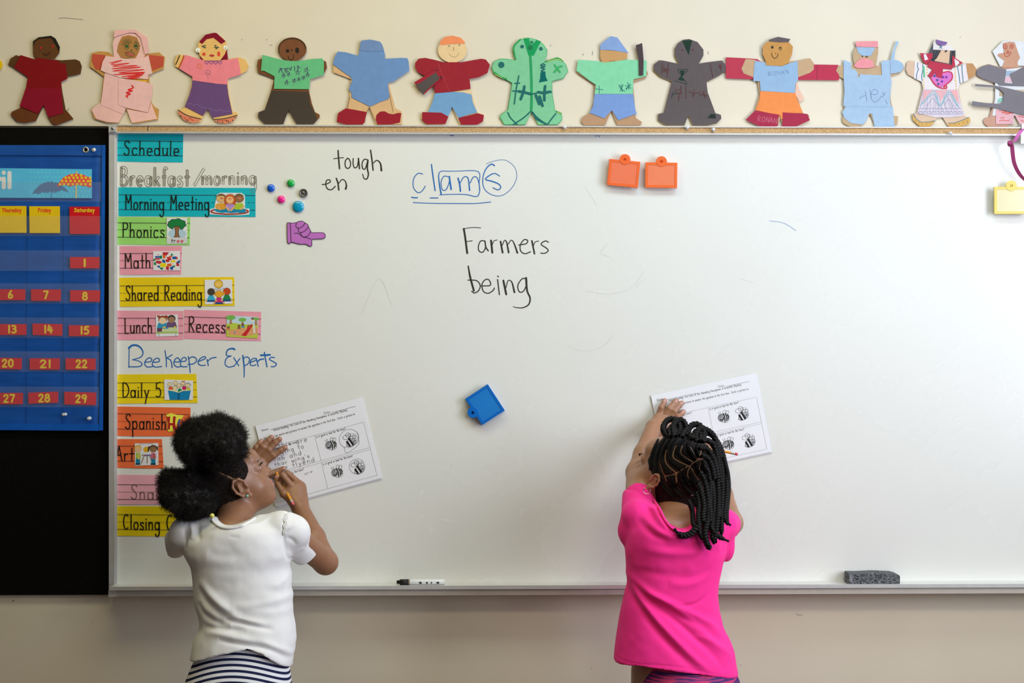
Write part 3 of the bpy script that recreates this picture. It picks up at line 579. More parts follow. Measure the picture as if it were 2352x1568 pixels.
def pic_reading(g, d):
    sheet([(470, 642.5), (533, 642), (534, 697), (471, 699)], d, g)
    oval('hair', 502, 652, 10, 9.5, d+DP, (235, 185, 50), g); oval('head', 502, 653, 7, 5, d+2*DP, (240, 195, 110), g); lines_([[(492, 662), (497, 665), (502, 663), (507, 665), (515, 661)]], .8, d+3*DP, g)
    flat('book', [(493, 664), (502, 662), (512, 664), (504, 668), (498, 668)], d+2*DP, (225, 222, 220), g)
    for x, y, h, s in ((485, 670, (75, 65, 50), (60, 175, 205)), (521, 669, (200, 75, 25), (30, 130, 70)), (503, 675, (240, 170, 40), (205, 50, 125))):
        flat('trousers', [(x-12, y+17), (x+12, y+17), (x+11, y+23), (x-11, y+23)], d+2*DP, (15, 75, 140), g)
        flat('shirt', [(x-5, y+8), (x+5, y+8), (x+10, y+19), (x-10, y+19)], d+3*DP, s, g); oval('head', x, y, 8.5, 8, d+4*DP, h, g)
        for sx in (-1, 1): oval('hand', x+sx*11, y+20, 2.6, 2.2, d+4*DP, (235, 180, 110), g)
    for sx in (-1, 1): oval('hair_bunch', 503+sx*10, 674, 3.5, 4.5, d+4*DP, (240, 175, 50), g)
    lines_([ell(485, 670, 8.5, 8), ell(521, 669, 8.5, 8), ell(503, 675, 8.5, 8), ell(502, 652, 10, 9.5)], .6, d+5*DP, g)
def pic_lunch(g, d):
    sheet([(358, 723), (408, 722), (410, 771), (358, 773)], d, g)
    flat('table', [(362, 749), (406, 747), (409, 763), (359, 764)], d+DP, (205, 215, 165), g); flat('table_edge', [(359, 762), (409, 761), (409, 765), (359, 766)], d+2*DP, (165, 195, 95), g)
    for x in (365, 404): flat('table_leg', [(x-1, 765), (x+1, 765), (x+1, 772), (x-1, 772)], d+2*DP, (170, 175, 180), g)
    for x in (365, 383): flat('hair_bunch', [(x-5, 724), (x+2, 724), (x+3, 731), (x-3, 729)], d+DP, (165, 65, 45), g)
    kid(g, 373.5, 735, 9, (150, 75, 45), (240, 205, 165), d+2*DP, (50, 150, 190)); kid(g, 394, 733, 8.5, (60, 50, 45), (160, 120, 90), d+2*DP, (110, 80, 120))
    flat('lunch_bag', [(361, 754), (372, 753), (372, 761), (361, 762)], d+4*DP, (110, 60, 85), g); oval('plate', 377, 751.5, 4, 2, d+4*DP, (235, 190, 80), g); oval('apple', 402, 751, 2.6, 2.3, d+4*DP, (220, 210, 60), g)
def pic_recess(g, d):
    sheet([(521, 724), (593, 728), (592, 777), (520, 773)], d, g)
    flat('sky', [(521, 724), (592.5, 728), (592.5, 747), (521, 745)], d+DP, (195, 218, 228), g)
    flat('grass', [(520, 744), (534, 741), (560, 745), (592, 744), (592, 777), (520, 773)], d+2*DP, (190, 205, 70), g)
    flat('path', [(523, 768), (530, 757), (560, 753), (592, 752), (592, 766), (570, 771), (540, 770)], d+3*DP, (225, 160, 110), g)
    for x, y, s in ((530, 729, 11), (557, 734, 9), (588, 732, 7)):
        flat('tree_trunk', [(x-2, y), (x+2, y), (x+3, y+15), (x-3, y+15)], d+3*DP, (175, 130, 95), g); oval('tree_crown', x, y, s, s*.5, d+4*DP, (120, 185, 80), g)
    flat('slide', [(577, 744), (581, 746), (570, 764), (565, 772), (554, 770), (562, 762)], d+5*DP, (205, 35, 40), g)
    flat('ladder', [(581, 744), (585, 744), (587, 765), (582, 765)], d+4*DP, (225, 228, 215), g)
    for x, y, c, sh in ((525, 752, (70, 45, 30), (235, 120, 110)), (549, 749, (40, 35, 30), (150, 90, 60)), (558, 746, (45, 35, 30), (60, 140, 190)), (571, 748, (225, 175, 70), (225, 60, 50)), (580, 732, (60, 45, 35), (235, 235, 225))):
        kid(g, x, y, 2.7, c, (150, 100, 65), d+6*DP, sh)
    flat('bucket', [(537, 761), (541, 761), (540.5, 766), (537.5, 766)], d+6*DP, (130, 150, 160), g)
def pic_daily(g, d):
    sheet([(377, 871), (443.5, 874), (443, 918), (378, 918)], d, g)
    s = 7.129; o = (300, 860)
    flat('book', T(o[0], o[1], s, [(610,255),(700,265),(785,292),(880,262),(985,258),(955,412),(845,415),(770,412),(640,412)]), d+2*DP, (15, 130, 180), g)
    flat('book_spine', T(o[0], o[1], s, [(768,290),(803,290),(803,412),(768,412)]), d+3*DP, (0, 95, 140), g)
    flat('book_pages', T(o[0], o[1], s, [(625,245),(720,250),(785,285),(860,250),(980,250),(970,262),(860,268),(785,296),(700,272),(615,258)]), d+3*DP, (238, 230, 165), g)
    for x, y, c in ((390, 885, (225, 90, 50)), (421, 884, (200, 35, 90)), (411, 890, (30, 140, 80)), (431, 888, (215, 200, 40))): oval('shirt', x+2, y+7, 5, 5, d+DP, c, g)
    for x, y in ((390, 883), (403, 880), (411.5, 885.5), (420, 881), (431, 885.5), (402, 891)): oval('head', x, y, 5, 5, d+1.5*DP, (240, 215, 165), g)
    lines_([ell(x, y, 5.2, 5.2) for x, y in ((390, 883), (403, 880), (411.5, 885.5), (420, 881), (431, 885.5), (402, 891))]+[[(x-2, y+1.5), (x, y+2.6), (x+2, y+1.5)] for x, y in ((390, 883), (403, 880), (411.5, 885.5), (420, 881), (431, 885.5))]+[[(424, 881), (432, 879), (440, 884)], [(382, 888), (386, 890)]], .6, d+2.5*DP, g)
    flat('hair_bow', [(418, 874), (421, 875.5), (425, 874), (424, 878), (421, 876.5), (419, 878)], d+3*DP, (200, 30, 60), g)
def pic_spanish(g, d):
    s = 7.129; o = (300, 860)
    paper('letter_shadow', T(o[0], o[1], s, [(575,660),(660,628),(755,660),(870,665),(840,720),(780,745),(740,860),(700,925),(620,935),(600,880),(610,700)]), d, mat('print_lemon', hue(390, 215, 205, 60)), g, .0002)
    flat('letter_block', T(o[0], o[1], s, [(600,692),(650,685),(640,790),(690,795),(695,685),(740,682),(730,790),(745,895),(700,915),(680,830),(650,830),(640,905),(605,890),(612,790)]), d+2*DP, (178, 30, 28), g)
    strokes('letter_block', [T(o[0], o[1], s, [(800,740),(785,800),(800,860)])], 4, d+2*DP, mat('print_blue3', lin((70, 80, 150))), g)
def pic_art(g, d):
    sheet([(309.5, 1018), (363.5, 1017), (364, 1067.5), (310, 1069)], d, g)
    st = mat('print_easel', lin((135, 105, 75)))
    strokes('easel', [[(331, 1046), (325, 1063)], [(338, 1046), (338, 1063)], [(344, 1046), (350, 1063)]], 2, d+DP, st, g); lines_([[(322, 1018), (322, 1030)], [(350, 1017), (350, 1026)], [(322, 1019), (350, 1018.5)]], .7, d+DP, g)
    oval('sun', 336, 1032, 7, 6.5, d+DP, (225, 175, 30), g)
    strokes('paint_pots', [[(327, 1045), (347, 1046)]], 3, d+2*DP, mat('print_pots', lin((110, 110, 150))), g)
    for i, c in enumerate(((200, 180, 40), (190, 60, 50), (60, 100, 170), (190, 70, 120))): oval('paint_pot', 329+i*5, 1044.5, 1.5, 1.5, d+3*DP, c, g)
    for x, hc, sk, sh in ((317, (225, 180, 70), (235, 190, 140), (170, 200, 60)), (352, (90, 65, 45), (150, 110, 75), (210, 100, 130))):
        flat('shirt', [(x-5, 1040), (x+5, 1040), (x+7, 1052), (x-5, 1054)], d+2*DP, sh, g); flat('trousers', [(x-5, 1053), (x+5, 1053), (x+5, 1065), (x-5, 1065)], d+2*DP, (20, 130, 165), g); flat('shoe', [(x-6, 1064), (x+6, 1064), (x+5, 1067), (x-6, 1067)], d+3*DP, (20, 25, 40), g)
        oval('hair', x, 1029, 8.5, 7.5, d+3*DP, hc, g); oval('head', x, 1032, 7.8, 6.8, d+4*DP, sk, g)
        strokes('arm', [[(x+1, 1044), (x+2, 1054)]], 3, d+4*DP, mat('print_arm%d' % x, lin(sk)), g)
    flat('hair_bunch', [(340, 1025), (345, 1024), (343, 1034), (341, 1038), (339, 1036)], d+4*DP, (90, 65, 45), g); flat('hair_bunch', [(359, 1024), (363, 1026), (363.5, 1036), (360, 1031)], d+4*DP, (90, 65, 45), g)
TEAL = (0, 148, 152); PINK = (222, 146, 152); YEL = (222, 188, 8); ORG_ = (216, 98, 48)
card('teal "Schedule" card under the top left corner of the board', [(271, 306.5), (421, 308), (420, 373), (269, 371)], TEAL, 300, 'Schedule', (285, 414))
card('long teal "Morning Meeting" card with three children on a rug', [(272, 430), (587, 431.5), (587, 498), (272, 496.5)], TEAL, 300, 'Morning Meeting', (288, 482), pic=pic_meeting)
card('green "Phonics" card with a tree picture', [(269.6, 498), (437, 499), (435.5, 563), (269, 561.5)], (130, 182, 88), 300, 'Phonics', (282, 380), pic=pic_tree, lines=(.21, .46, .73))
card('pink "Math" card with a heap of pattern blocks', [(275, 565), (418, 565), (416, 630), (275, 631)], PINK, 300, 'Math', (287, 348), pic=pic_math)
card('long yellow "Shared Reading" card with children around a reader', [(274, 637.5), (538, 636), (539, 702), (276, 704.5)], YEL, 330, 'Shared Reading', (287, 464), pic=pic_reading, lines=(.28, .53, .79))
card('pink "Lunch" card with two children at a table', [(268.5, 713), (421, 714), (421, 780), (268, 781)], PINK, 300, 'Lunch', (287, 351), pic=pic_lunch)
card('pink "Recess" card with a playground picture, right of the lunch card', [(423, 711), (600, 716), (599, 783), (422.5, 778)], PINK, 330, 'Recess', (434, 519), pic=pic_recess, lines=(.24, .49, .76))
card('yellow "Daily 5" card with children behind a blue book', [(267, 859.5), (451, 858.5), (454, 925), (267.5, 927)], (222, 192, 12), 330, 'Daily 5', (281, 370), pic=pic_daily, lines=(.29, .55, .79))
card('orange "Spanish" card partly hidden by the curly hair', [(267, 933), (437.5, 936), (438, 1002), (266, 1001)], ORG_, 340, 'Spanish', (288, 383), pic=pic_spanish, lines=(.24, .5, .76))
card('orange "Art" card with two children painting', [(266, 1008), (372, 1008), (376, 1076), (266, 1074)], ORG_, 340, 'Art', (266, 307), pic=pic_art, lines=(.24, .5, .76))
card('pale pink "Snack" card half hidden behind the hair puff', [(270, 1090), (440, 1091), (440, 1158.5), (267, 1158)], (205, 146, 150), 330, 'Snack', (302, 391), ink=INKP, w=1.5, lines=(.33, .58, .83))
card('yellow "Closing" card, lowest of the schedule cards', [(266.5, 1162), (470, 1163), (470, 1233), (265, 1230)], (205, 178, 5), 320, 'Closing C', (284, 397), lines=(.28, .53, .78), w=2.6)

# ================================================================== magnets
def magnet(lab, px, py, r, rgb, flat_top=False):
    c = np.array(W(px, py, PF)); rr = r*.00115
    m = mat('magnet_plastic', hue(700, *rgb), .22, .03, 20, coat=.6, spec=.5)
    t = thing('round_magnet', lab, 'magnet', tuple(c), 'round button magnets')
    if flat_top: pr = [(rr, 0), (rr, .005), (rr*.93, .0062), (rr*.8, .0062), (rr*.76, .0052), (rr*.3, .0052), (rr*.25, .0058), (0, .006)]
    else: pr = [(rr, 0), (rr, .0035)]+[(rr*math.cos(R(a)), .0035+.0055*math.sin(R(a))) for a in range(10, 91, 10)]
    MB().lathe(c, (0, -1, 0), pr, 36).make('cap', m, t, True)
magnet('small royal blue round magnet, leftmost of the five', 623, 432, 8.8, (10, 80, 175)); magnet('small green round magnet, highest of the five', 668.5, 421, 8.8, (20, 150, 60))
magnet('dark grey flat round magnet beside the word en', 697.5, 443.5, 9.6, (72, 68, 62), True); magnet('small magenta round magnet', 646.5, 458, 8.8, (215, 30, 125)); magnet('larger teal round magnet, lowest of the five', 685.5, 474.5, 13, (0, 135, 165))
# purple pointing-hand magnet
hd = thing('hand_magnet', 'flat purple pointing hand magnet outlined in black', 'magnet', W(700, 535, PF))
o = (600, 320); s = 6.03; PU = mat('hand_purple', hue(700, 172, 100, 165), .45, .03, 20, coat=.2); HK = mat('hand_outline', (.02, .01, .02), .5)
OUT = [(354,1172),(362,1150),(378,1145),(394,1158),(440,1154),(490,1150),(520,1130),(570,1122),(603,1150),(650,1172),(660,1212),(688,1262),(692,1288),(770,1286),(850,1284),(885,1300),(893,1335),(880,1368),(850,1382),(770,1383),(695,1384),(708,1440),(705,1472),(680,1488),(650,1475),(620,1450),(540,1458),(470,1440),(412,1420),(402,1442),(384,1450),(366,1440),(358,1415),(356,1290)]
HP = np.array(T(o[0], o[1], s, OUT)); HP = [tuple(.5*HP[i-1]*.25+.75*HP[i]+.125*HP[(i+1) % len(HP)]) for i in range(len(HP))]; HP = [tuple(p) for p in catmull([HP[-1]]+HP+[HP[0], HP[1]], 3)[3:-3][:3*len(HP)]]
paper('hand_backing', HP, PF+.0022, HK, hd, .0022)
def inset(P, k):
    P = np.array(P, float); n = len(P); out = []
    for i in range(n):
        a, b, c = P[i-1], P[i], P[(i+1) % n]; t = (c-a)/(np.linalg.norm(c-a)+1e-9); out.append(b+k*np.array([-t[1], t[0]]))
    return out
paper('hand', [tuple(p) for p in inset(HP, 1.3)], PF+.0026, PU, hd, .0004)
strokes('finger_line', [T(o[0], o[1], s, q) for q in ([(400,1150),(408,1290),(415,1415)], [(488,1160),(480,1200),(500,1225),(540,1225),(590,1185),(605,1155)], [(512,1225),(515,1270),(545,1290),(600,1270),(650,1215)], [(548,1290),(560,1335),(600,1352),(650,1330),(685,1280)], [(460,1302),(510,1300),(545,1325),(580,1352),(640,1362),(690,1382)])], 1.5, PF+.0028, HK, hd)
# clip magnets
def clip(lab, cx, cy, w, h, rot, rgb, px, loc_tab=0, open_=.012, lid=None):
    """two square plates joined by a hinge, tab with a hole on the edge; local axes in pixels"""
    t = thing('clip_magnet', lab, 'magnet', W(cx, cy, PF), 'square clip magnets')
    m = mat('clip_plastic', hue(px, *rgb), .3, .03, 20, coat=.4, spec=.5); m2 = mat('clip_window', hue(px, *(lid or rgb)), .16, .03, 20, coat=.7, spec=.5)
    ca, sa = math.cos(rot), math.sin(rot)
    def L(P): return [(cx+x*ca-y*sa, cy+x*sa+y*ca) for x, y in P]
    a, b = w/2, h/2
    tab = [(12*math.cos(R(q)), -b-1+12.5*math.sin(R(q))) for q in range(180, 361, 15)]
    def body(d, th, name, off=0, mm=m):
        out = L([(-a, -b)]+[(-12.5, -b)]+tab+[(12.5, -b)]+[(a, -b), (a, b), (-a, b)])
        V, F = slab_geo(out, d, th)
        return mk(name, V, F, mm, t)
    # plate with a real hole in the tab: frame made of strips
    def ring_plate(d, th, name):
        mb = MB()
        for q in ([(-a, -b), (a, -b), (a, -b+6), (-a, -b+6)], [(-a, b-6), (a, b-6), (a, b), (-a, b)], [(-a, -b+6), (-a+6, -b+6), (-a+6, b-6), (-a, b-6)], [(a-6, -b+6), (a, -b+6), (a, b-6), (a-6, b-6)]):
            mb.add(*slab_geo(L(q), d, th))
        n = 20; c0 = (0, -b-2.5)
        ri = [(c0[0]+3.6*math.cos(2*math.pi*i/n), c0[1]+3.6*math.sin(2*math.pi*i/n)) for i in range(n)]; ro = [(c0[0]+12.5*math.cos(2*math.pi*i/n), c0[1]+12*math.sin(2*math.pi*i/n)) for i in range(n)]
        for i in range(n): mb.add(*slab_geo(L([ri[i], ri[(i+1) % n], ro[(i+1) % n], ro[i]]), d+.0006, th+.0006))
        return mb.make(name, m, t)
    body(PF+.0035, .0033, 'back_plate')
    MB().box(*[(lambda p: (p[0], p[1], p[2]))(W(*L([q])[0], dd)) for q, dd in (((-4, -b+14), PF+.003), ((4, -b+8), PF+open_+.001))]).make('hinge', m, t)
    ring_plate(PF+open_+.004, .0035, 'front_frame')
    V, F = slab_geo(L([(-a+5.5, -b+5.5), (a-5.5, -b+5.5), (a-5.5, b-5.5), (-a+5.5, b-5.5)]), PF+open_+.0033, .0022); mk('front_window', V, F, m2, t)
clip('orange square clip magnet tilted clockwise, left of its twin', 1432.5, 398, 71, 60, R(5.5), (250, 108, 45), 1500, lid=(250, 130, 90))
clip('upright orange square clip magnet, right of its twin', 1519, 402, 73, 58, R(.8), (250, 112, 45), 1500, lid=(252, 140, 98))
clip('blue square clip magnet turned on its corner, alone mid-board', 1114, 929, 72, 62, R(-123), (0, 98, 178), 1100, lid=(30, 118, 188))
clip('yellow square clip magnet at the right edge of the photo', 2323, 460, 78, 62, R(0), (250, 222, 80), 2300, open_=.016, lid=(252, 240, 185))

# ================================================================== tray things
mk_ = thing('marker_pen', 'white dry-erase marker with black cap lying in the tray', 'marker', W(966, 1341, .045))
zc = zf+.0072
p = lambda px: np.array([W(px, 1345, .045)[0], -.045, zc])
MB().lathe(p(938), p(1021.5)-p(938), [(.0062, 0), (.0072, .002), (.0072, np.linalg.norm(p(1021.5)-p(938))-.001), (.0066, np.linalg.norm(p(1021.5)-p(938)))], 24).make('barrel', mat('marker_white', (.78, .8, .79), .35), mk_, True)
MB().lathe(p(938), p(912)-p(938), [(.0076, 0), (.0074, .022), (.005, .0225), (.0045, .030), (.003, .0305)], 24).make('cap', mat('marker_black', (.012, .012, .01), .4), mk_, True)
MB().lathe(p(941.5), p(938)-p(941.5), [(.0074, 0), (.0074, .004)], 24).make('collar', mat('marker_band', (.25, .18, .12), .5), mk_, True)
mb = MB()
for x, w_ in ((963, 6), (979, 4), (990, 2.5), (1003, 6)): mb.box((W(x, 0, .045)[0], -.0527, zc-.003), (W(x+w_, 0, .045)[0], -.0521, zc+.0018))
mb.make('barrel_print', mat('marker_print', (.03, .04, .05), .5), mk_)
er = thing('board_eraser', 'worn dark grey felt eraser on the marker tray', 'eraser', W(2009, 1337, .04))
xa, xb = W(1950, 0, .062)[0], W(2068, 0, .062)[0]; rng = np.random.RandomState(5)
nx, nz, ny = 60, 14, 14; V = []; F = []
hz = .029
def ep(i, j, k):  # rounded worn block
    u, v, q = i/nx, j/ny, k/nz; x = xa+(xb-xa)*u; y = -.062+.046*v; z = zf+hz*q
    return x, y, z
# six faces as displaced grids
def face(f, na, nb):
    st = len(V)
    for i in range(na+1):
        for j in range(nb+1): V.append(f(i/na, j/nb))
    for i in range(na):
        for j in range(nb): a = st+i*(nb+1)+j; F.append([a, a+nb+1, a+nb+2, a+1])
def blk(u, v, q):
    x = xa+(xb-xa)*u; y = -.062+.044*v; top = hz*(1-.18*max(0, u-.88)/.12-.03*math.sin(u*9)); z = zf+top*q
    cxx, r = .5, .003
    e = lambda t, L: max(0, r-min(t, 1-t)*L)
    ex, ey, ez = e(u, xb-xa), e(v, .044), e(q, hz) if q > .5 else 0
    k = math.sqrt(ex*ex+ey*ey+ez*ez); s_ = max(0, k-r)*.6
    n1 = math.sin(x*900+z*1300)*math.sin(z*1100+y*800)*math.sin(x*2100)*.0005
    x += (-1 if u > .5 else 1)*s_*(ex > 0); y += (-1 if v > .5 else 1)*s_*(ey > 0)+n1; z -= s_*(ez > 0)-n1*.5*(q > .3)
    return x, y, z
face(lambda a, b: blk(a, 0, b), 70, 14); face(lambda a, b: blk(a, b, 1), 70, 12); face(lambda a, b: blk(0, 1-a, b), 12, 14); face(lambda a, b: blk(1, a, b), 12, 14); face(lambda a, b: blk(1-a, 1, b), 20, 4); face(lambda a, b: blk(a, 1-b, 0), 4, 4)
def felt(m, N, L, b, mx, tc):
    n = N.new('ShaderNodeTexNoise'); n.inputs['Scale'].default_value = 260; n.inputs['Detail'].default_value = 6; L.new(tc.outputs['Object'], n.inputs['Vector'])
    r = N.new('ShaderNodeValToRGB'); r.color_ramp.elements[0].position = .38; r.color_ramp.elements[0].color = (.035, .04, .045, 1); r.color_ramp.elements[1].position = .68; r.color_ramp.elements[1].color = (.24, .25, .25, 1)
    L.new(n.outputs['Fac'], r.inputs['Fac']); L.new(r.outputs['Color'], mx.inputs[6])
    bp = N.new('ShaderNodeBump'); bp.inputs['Distance'].default_value = .003; L.new(n.outputs['Fac'], bp.inputs['Height']); L.new(bp.outputs['Normal'], b.inputs['Normal'])
mk('felt_pad', V, F, mat('eraser_felt', (.1, .1, .1), .95, .1, 60, fn=felt), er, True)
mb = MB().box((xa+.001, -.0635, zf+.008), (xa+.009, -.0615, zf+.026)); mb.make('end_binding', mat('eraser_binding', (.22, .23, .24), .8), er)

# ================================================================== push pins
M_pin = mat('clear_pin_plastic', (.78, .79, .78), .12, .02, 20, coat=.6, spec=.6, alpha=.75)
def pin(lab, px, py, d, tilt=(0, 0), s=1.0):
    t = thing('push_pin', lab, 'push pin', W(px, py, d), 'clear push pins')
    c = np.array(W(px, py, d)); ax = np.array([tilt[0], -1, tilt[1]])
    MB().lathe(c, ax, [(.0006, 0), (.0006, .002)], 8).make('needle', mat('pin_steel', (.5, .5, .5), .3, metal=1), t)
    MB().lathe(c, ax, [(0, .0015), (.0044*s, .002), (.0048*s, .003), (.0028*s, .0042), (.0024*s, .008), (.003*s, .011), (.0042*s, .0125), (.0042*s, .0135), (.0015*s, .014), (0, .0139)], 20).make('head', M_pin, t, True)
pin('clear push pin in the cork rail under the green doll', 1296, 293, .027); pin('clear push pin in the cork rail under the dark grey doll', 1577, 294, .027); pin('clear push pin in the cork rail right of the dark grey doll', 1637, 299, .027)
pin('clear push pin in the cork rail under the doll with the heart', 2184, 307, .027, (-.5, 0)); pin('clear push pin right of the metal eyelet on the blue calendar', 214, 345, .024, (.6, 0)); pin('upper clear push pin below date 29 on the calendar', 152, 951, .024, (-.3, 0)); pin('lower clear push pin near the calendar corner', 207, 960, .024)

# ================================================================== hook and pink strap at the right end of the rail
ck = thing('rail_clip', 'small metal map clip hooked on the cork rail at the photo edge', 'clip', W(2349, 310, .03))
mb = MB(); qbox(mb, 2347, 290, 2372, 329, .03, .033); mb.make('clip_plate', M_alu, ck)
mb = MB(); qbox(mb, 2347, 284, 2372, 292, .0, .034); qbox(mb, 2345, 306, 2350, 330, .027, .040); mb.make('clip_hook', M_alu, ck)
st = thing('pink_strap', 'pink and purple webbing strap hanging from the rail clip', 'strap', W(2335, 340, .045))
def band(name, P, wd, m, dd, parent):
    """webbing: P = pixel, depth; wide across the depth direction"""
    P = np.array(P, float); C = np.array([W(a, b, c) for a, b, c in P]); C = catmull(C, 8)
    n = len(C); k = np.linspace(0, 1, n)
    side = np.array([[math.cos(a), -math.sin(a), 0] for a in np.interp(k, np.linspace(0, 1, len(dd)), dd)])*wd/2
    Tn = np.gradient(C, axis=0); Tn /= np.linalg.norm(Tn, axis=1)[:, None]; nr = np.cross(Tn, side); nr /= np.linalg.norm(nr, axis=1)[:, None]; nr *= .0007
    V = np.r_[C-side-nr, C+side-nr, C+side+nr, C-side+nr]; F = []
    for i in range(n-1):
        for a in range(4): b = (a+1) % 4; F.append([a*n+i, b*n+i, b*n+i+1, a*n+i+1])
    F += [[0, n, 2*n, 3*n], [n-1, 4*n-1, 3*n-1, 2*n-1]]
    return mk(name, V, F, m, parent, False)
Mst = mat('strap_magenta', hue(2300, 196, 78, 140), .6, .08, 300); Mst2 = mat('strap_pink', hue(2300, 222, 110, 190), .4, .05, 200)
band('strap_loop', [(2352, 296, .045), (2346, 300, .05), (2338, 311, .052), (2330, 325, .05)], .010, Mst2, [.5, .3, .3, .6], st)
band('strap_end', [(2324, 334, .052), (2321, 330, .056), (2318, 326, .05), (2318, 333, .046), (2322, 336, .045)], .008, Mst, [.9, .6, .4, .8], st)
band('strap_tail', [(2319, 323, .05), (2324, 335, .05), (2326, 352, .047), (2329, 372, .044), (2336, 390, .042), (2346, 405, .04), (2362, 420, .038)], .010, Mst, [.5, .7, .75, .8, .7, .6], st)
# ================================================================== paper dolls in a row above the board
DOLL_I = [0]
def doll(label, px):
    t = thing('paper_doll', label, 'paper doll', W(px, 290, .004), 'paper dolls above the whiteboard'); t['_px'] = px; DOLL_I[0] += 1; return t
def own(t, rgb, name='construction_paper'):
    return mat(name, hue(t['_px'], *rgb, k=1.12), .92, .045, 60, .12, spec=.15)
DL = .0045
def pc(t, name, P, k, rgb, sm=False, th=.0006, lift=0, label=None):
    """a cut paper piece, k-th layer up from the wall"""
    P = [tuple(p) for p in (catmull(list(P)+[P[0]], 4)[:-1] if sm else P)]
    DOLL_I[0] += 1; lift += (DOLL_I[0] % 6)*2.5e-5
    return paper(name, P, DL+.0007*k+lift, own(t, rgb), t, th, label)
def dr(t, name, SS, k, rgb, w=1.4, sm=True, label=None):
    return strokes(name, SS, w, DL+.0007*k+.00034, mat('crayon', hue(t['_px'], *rgb, k=1.12), .7, .08, 90), t, sm, label)
def dots(t, name, C, r, k, rgb): return dr(t, name, [[(x, y)] for x, y in C], k, rgb, 2*r)
def cardboard(t, P, rgb, sm=False): return pc(t, 'body', P, 0, rgb, sm, th=.0022)
def star(cx, cy, r, rot=0): return [(cx+r*math.sin(rot+k*4*math.pi/5), cy-r*math.cos(rot+k*4*math.pi/5)) for k in range(6)]
f1 = lambda P: T(0, 50, 5.88, P); f2 = lambda P: T(380, 50, 5.88, P); f3 = lambda P: T(740, 60, 5.88, P); f4 = lambda P: T(1100, 60, 5.88, P)
f5 = lambda P: T(1480, 60, 5.113, P); f6 = lambda P: T(1860, 60, 6.032, P); f7 = lambda P: T(2080, 60, 6.029, P)
# doll beyond the left edge: only a yellow mitten shows
t = doll('yellow mitten of a paper doll cut off by the left edge of the photo', -20)
cardboard(t, [(5, 146), (-1, 136), (-22, 138), (-44, 142), (-40, 128), (-46, 108), (-62, 98), (-80, 106), (-86, 124), (-78, 142), (-108, 136), (-122, 148), (-116, 162), (-90, 172), (-92, 210), (-104, 250), (-118, 262), (-112, 278), (-90, 282), (-66, 246), (-48, 282), (-24, 278), (-18, 262), (-30, 248), (-40, 210), (-40, 172), (-20, 164), (2, 158)], (190, 150, 70))
pc(t, 'mitten', [(4, 140), (6, 150), (2, 159), (-12, 162), (-14, 140)], 1, (215, 175, 10)); pc(t, 'shirt', [(-14, 140), (-44, 143), (-80, 143), (-92, 172), (-90, 205), (-40, 205), (-40, 172), (-16, 164)], 1, (190, 160, 60))
# 1 dark red outfit
t = doll('brown paper doll in a dark red outfit with small red eyes and brown shoes', 105); BR = (76, 48, 22)
cardboard(t, f1([(215,450),(480,520),(735,510),(830,520),(1020,507),(1075,530),(1102,600),(1085,700),(1040,715),(910,742),(820,810),(840,950),(885,1190),(900,1200),(990,1310),(760,1397),(700,1370),(590,1120),(480,1340),(340,1367),(230,1350),(145,1250),(160,1215),(270,1165),(350,980),(375,750),(190,620),(110,580),(140,500)]), BR)
pc(t, 'head', f1([(445,262),(520,210),(690,188),(750,225),(808,340),(800,420),(735,505),(480,500),(447,430)]), 1, (84, 52, 24))
pc(t, 'shirt', f1([(275,448),(480,510),(490,485),(760,520),(825,560),(885,565),(912,765),(830,810),(822,930),(345,930),(375,745),(190,620)]), 2, (112, 14, 16)); pc(t, 'trousers', f1([(345,900),(825,900),(855,1235),(650,1290),(590,1120),(510,1243),(265,1140)]), 3, (118, 14, 30))
pc(t, 'hair', f1([(445,262),(520,210),(690,188),(750,225),(808,340),(795,400),(765,330),(690,215),(520,232),(470,270),(452,330)]), 2, (28, 26, 18))
dots(t, 'eye', f1([(553,352),(712,330)]), 2.6, 1.2, (165, 22, 20)); dr(t, 'mouth', [f1([(585,430),(622,452),(670,420)])], 1.2, (58, 28, 8), 3.6); dr(t, 'pencil_mark', [f1([(895,1205),(925,1180),(928,1165)])], 0, (60, 50, 30), 1)
for i in (0, 1): pc(t, 'shoe', f1([[(160,1215),(270,1165),(510,1243),(480,1340),(340,1367),(230,1350),(145,1250)], [(650,1290),(855,1235),(900,1200),(990,1310),(760,1397),(700,1370)]][i]), 1, (88, 48, 20))
# 2 pale pink hooded
t = doll('paper doll in pale pink paper and hood with red scribble on its chest', 293); PK = (226, 178, 165)
cardboard(t, f1([(1210,605),(1240,425),(1340,397),(1470,408),(1540,470),(1950,445),(2000,432),(2148,412),(2225,475),(2205,635),(2010,715),(2020,850),(2040,1080),(2090,1150),(2145,1180),(2130,1320),(1850,1365),(1790,1365),(1700,1170),(1600,1365),(1440,1362),(1270,1310),(1235,1190),(1360,1090),(1400,740),(1290,660)]), (176, 128, 66))
pc(t, 'hood', f1([(1560,180),(1700,130),(1830,140),(1950,230),(1960,440),(1940,490),(1540,490),(1520,300)]), 1, (216, 172, 158)); pc(t, 'face', f1([(1740,180),(1850,210),(1893,320),(1880,400),(1830,490),(1640,490),(1580,400),(1600,300),(1650,200)]), 2, (158, 110, 58))
for q in ([(1250,435),(1420,450),(1370,650),(1290,640),(1240,520)], [(2005,445),(2210,470),(2205,600),(2060,660)]): pc(t, 'crayoned_arm', f1(q), 1, (172, 72, 52), label='red crayoned arm')
pc(t, 'leg', f1([(1350,1095),(1660,1250),(1600,1362),(1440,1350),(1300,1310),(1240,1200),(1270,1150)]), 1, (214, 168, 152)); pc(t, 'leg', f1([(1710,1180),(2000,1230),(2040,1090),(2120,1310),(1780,1365)]), 1, (214, 168, 152))
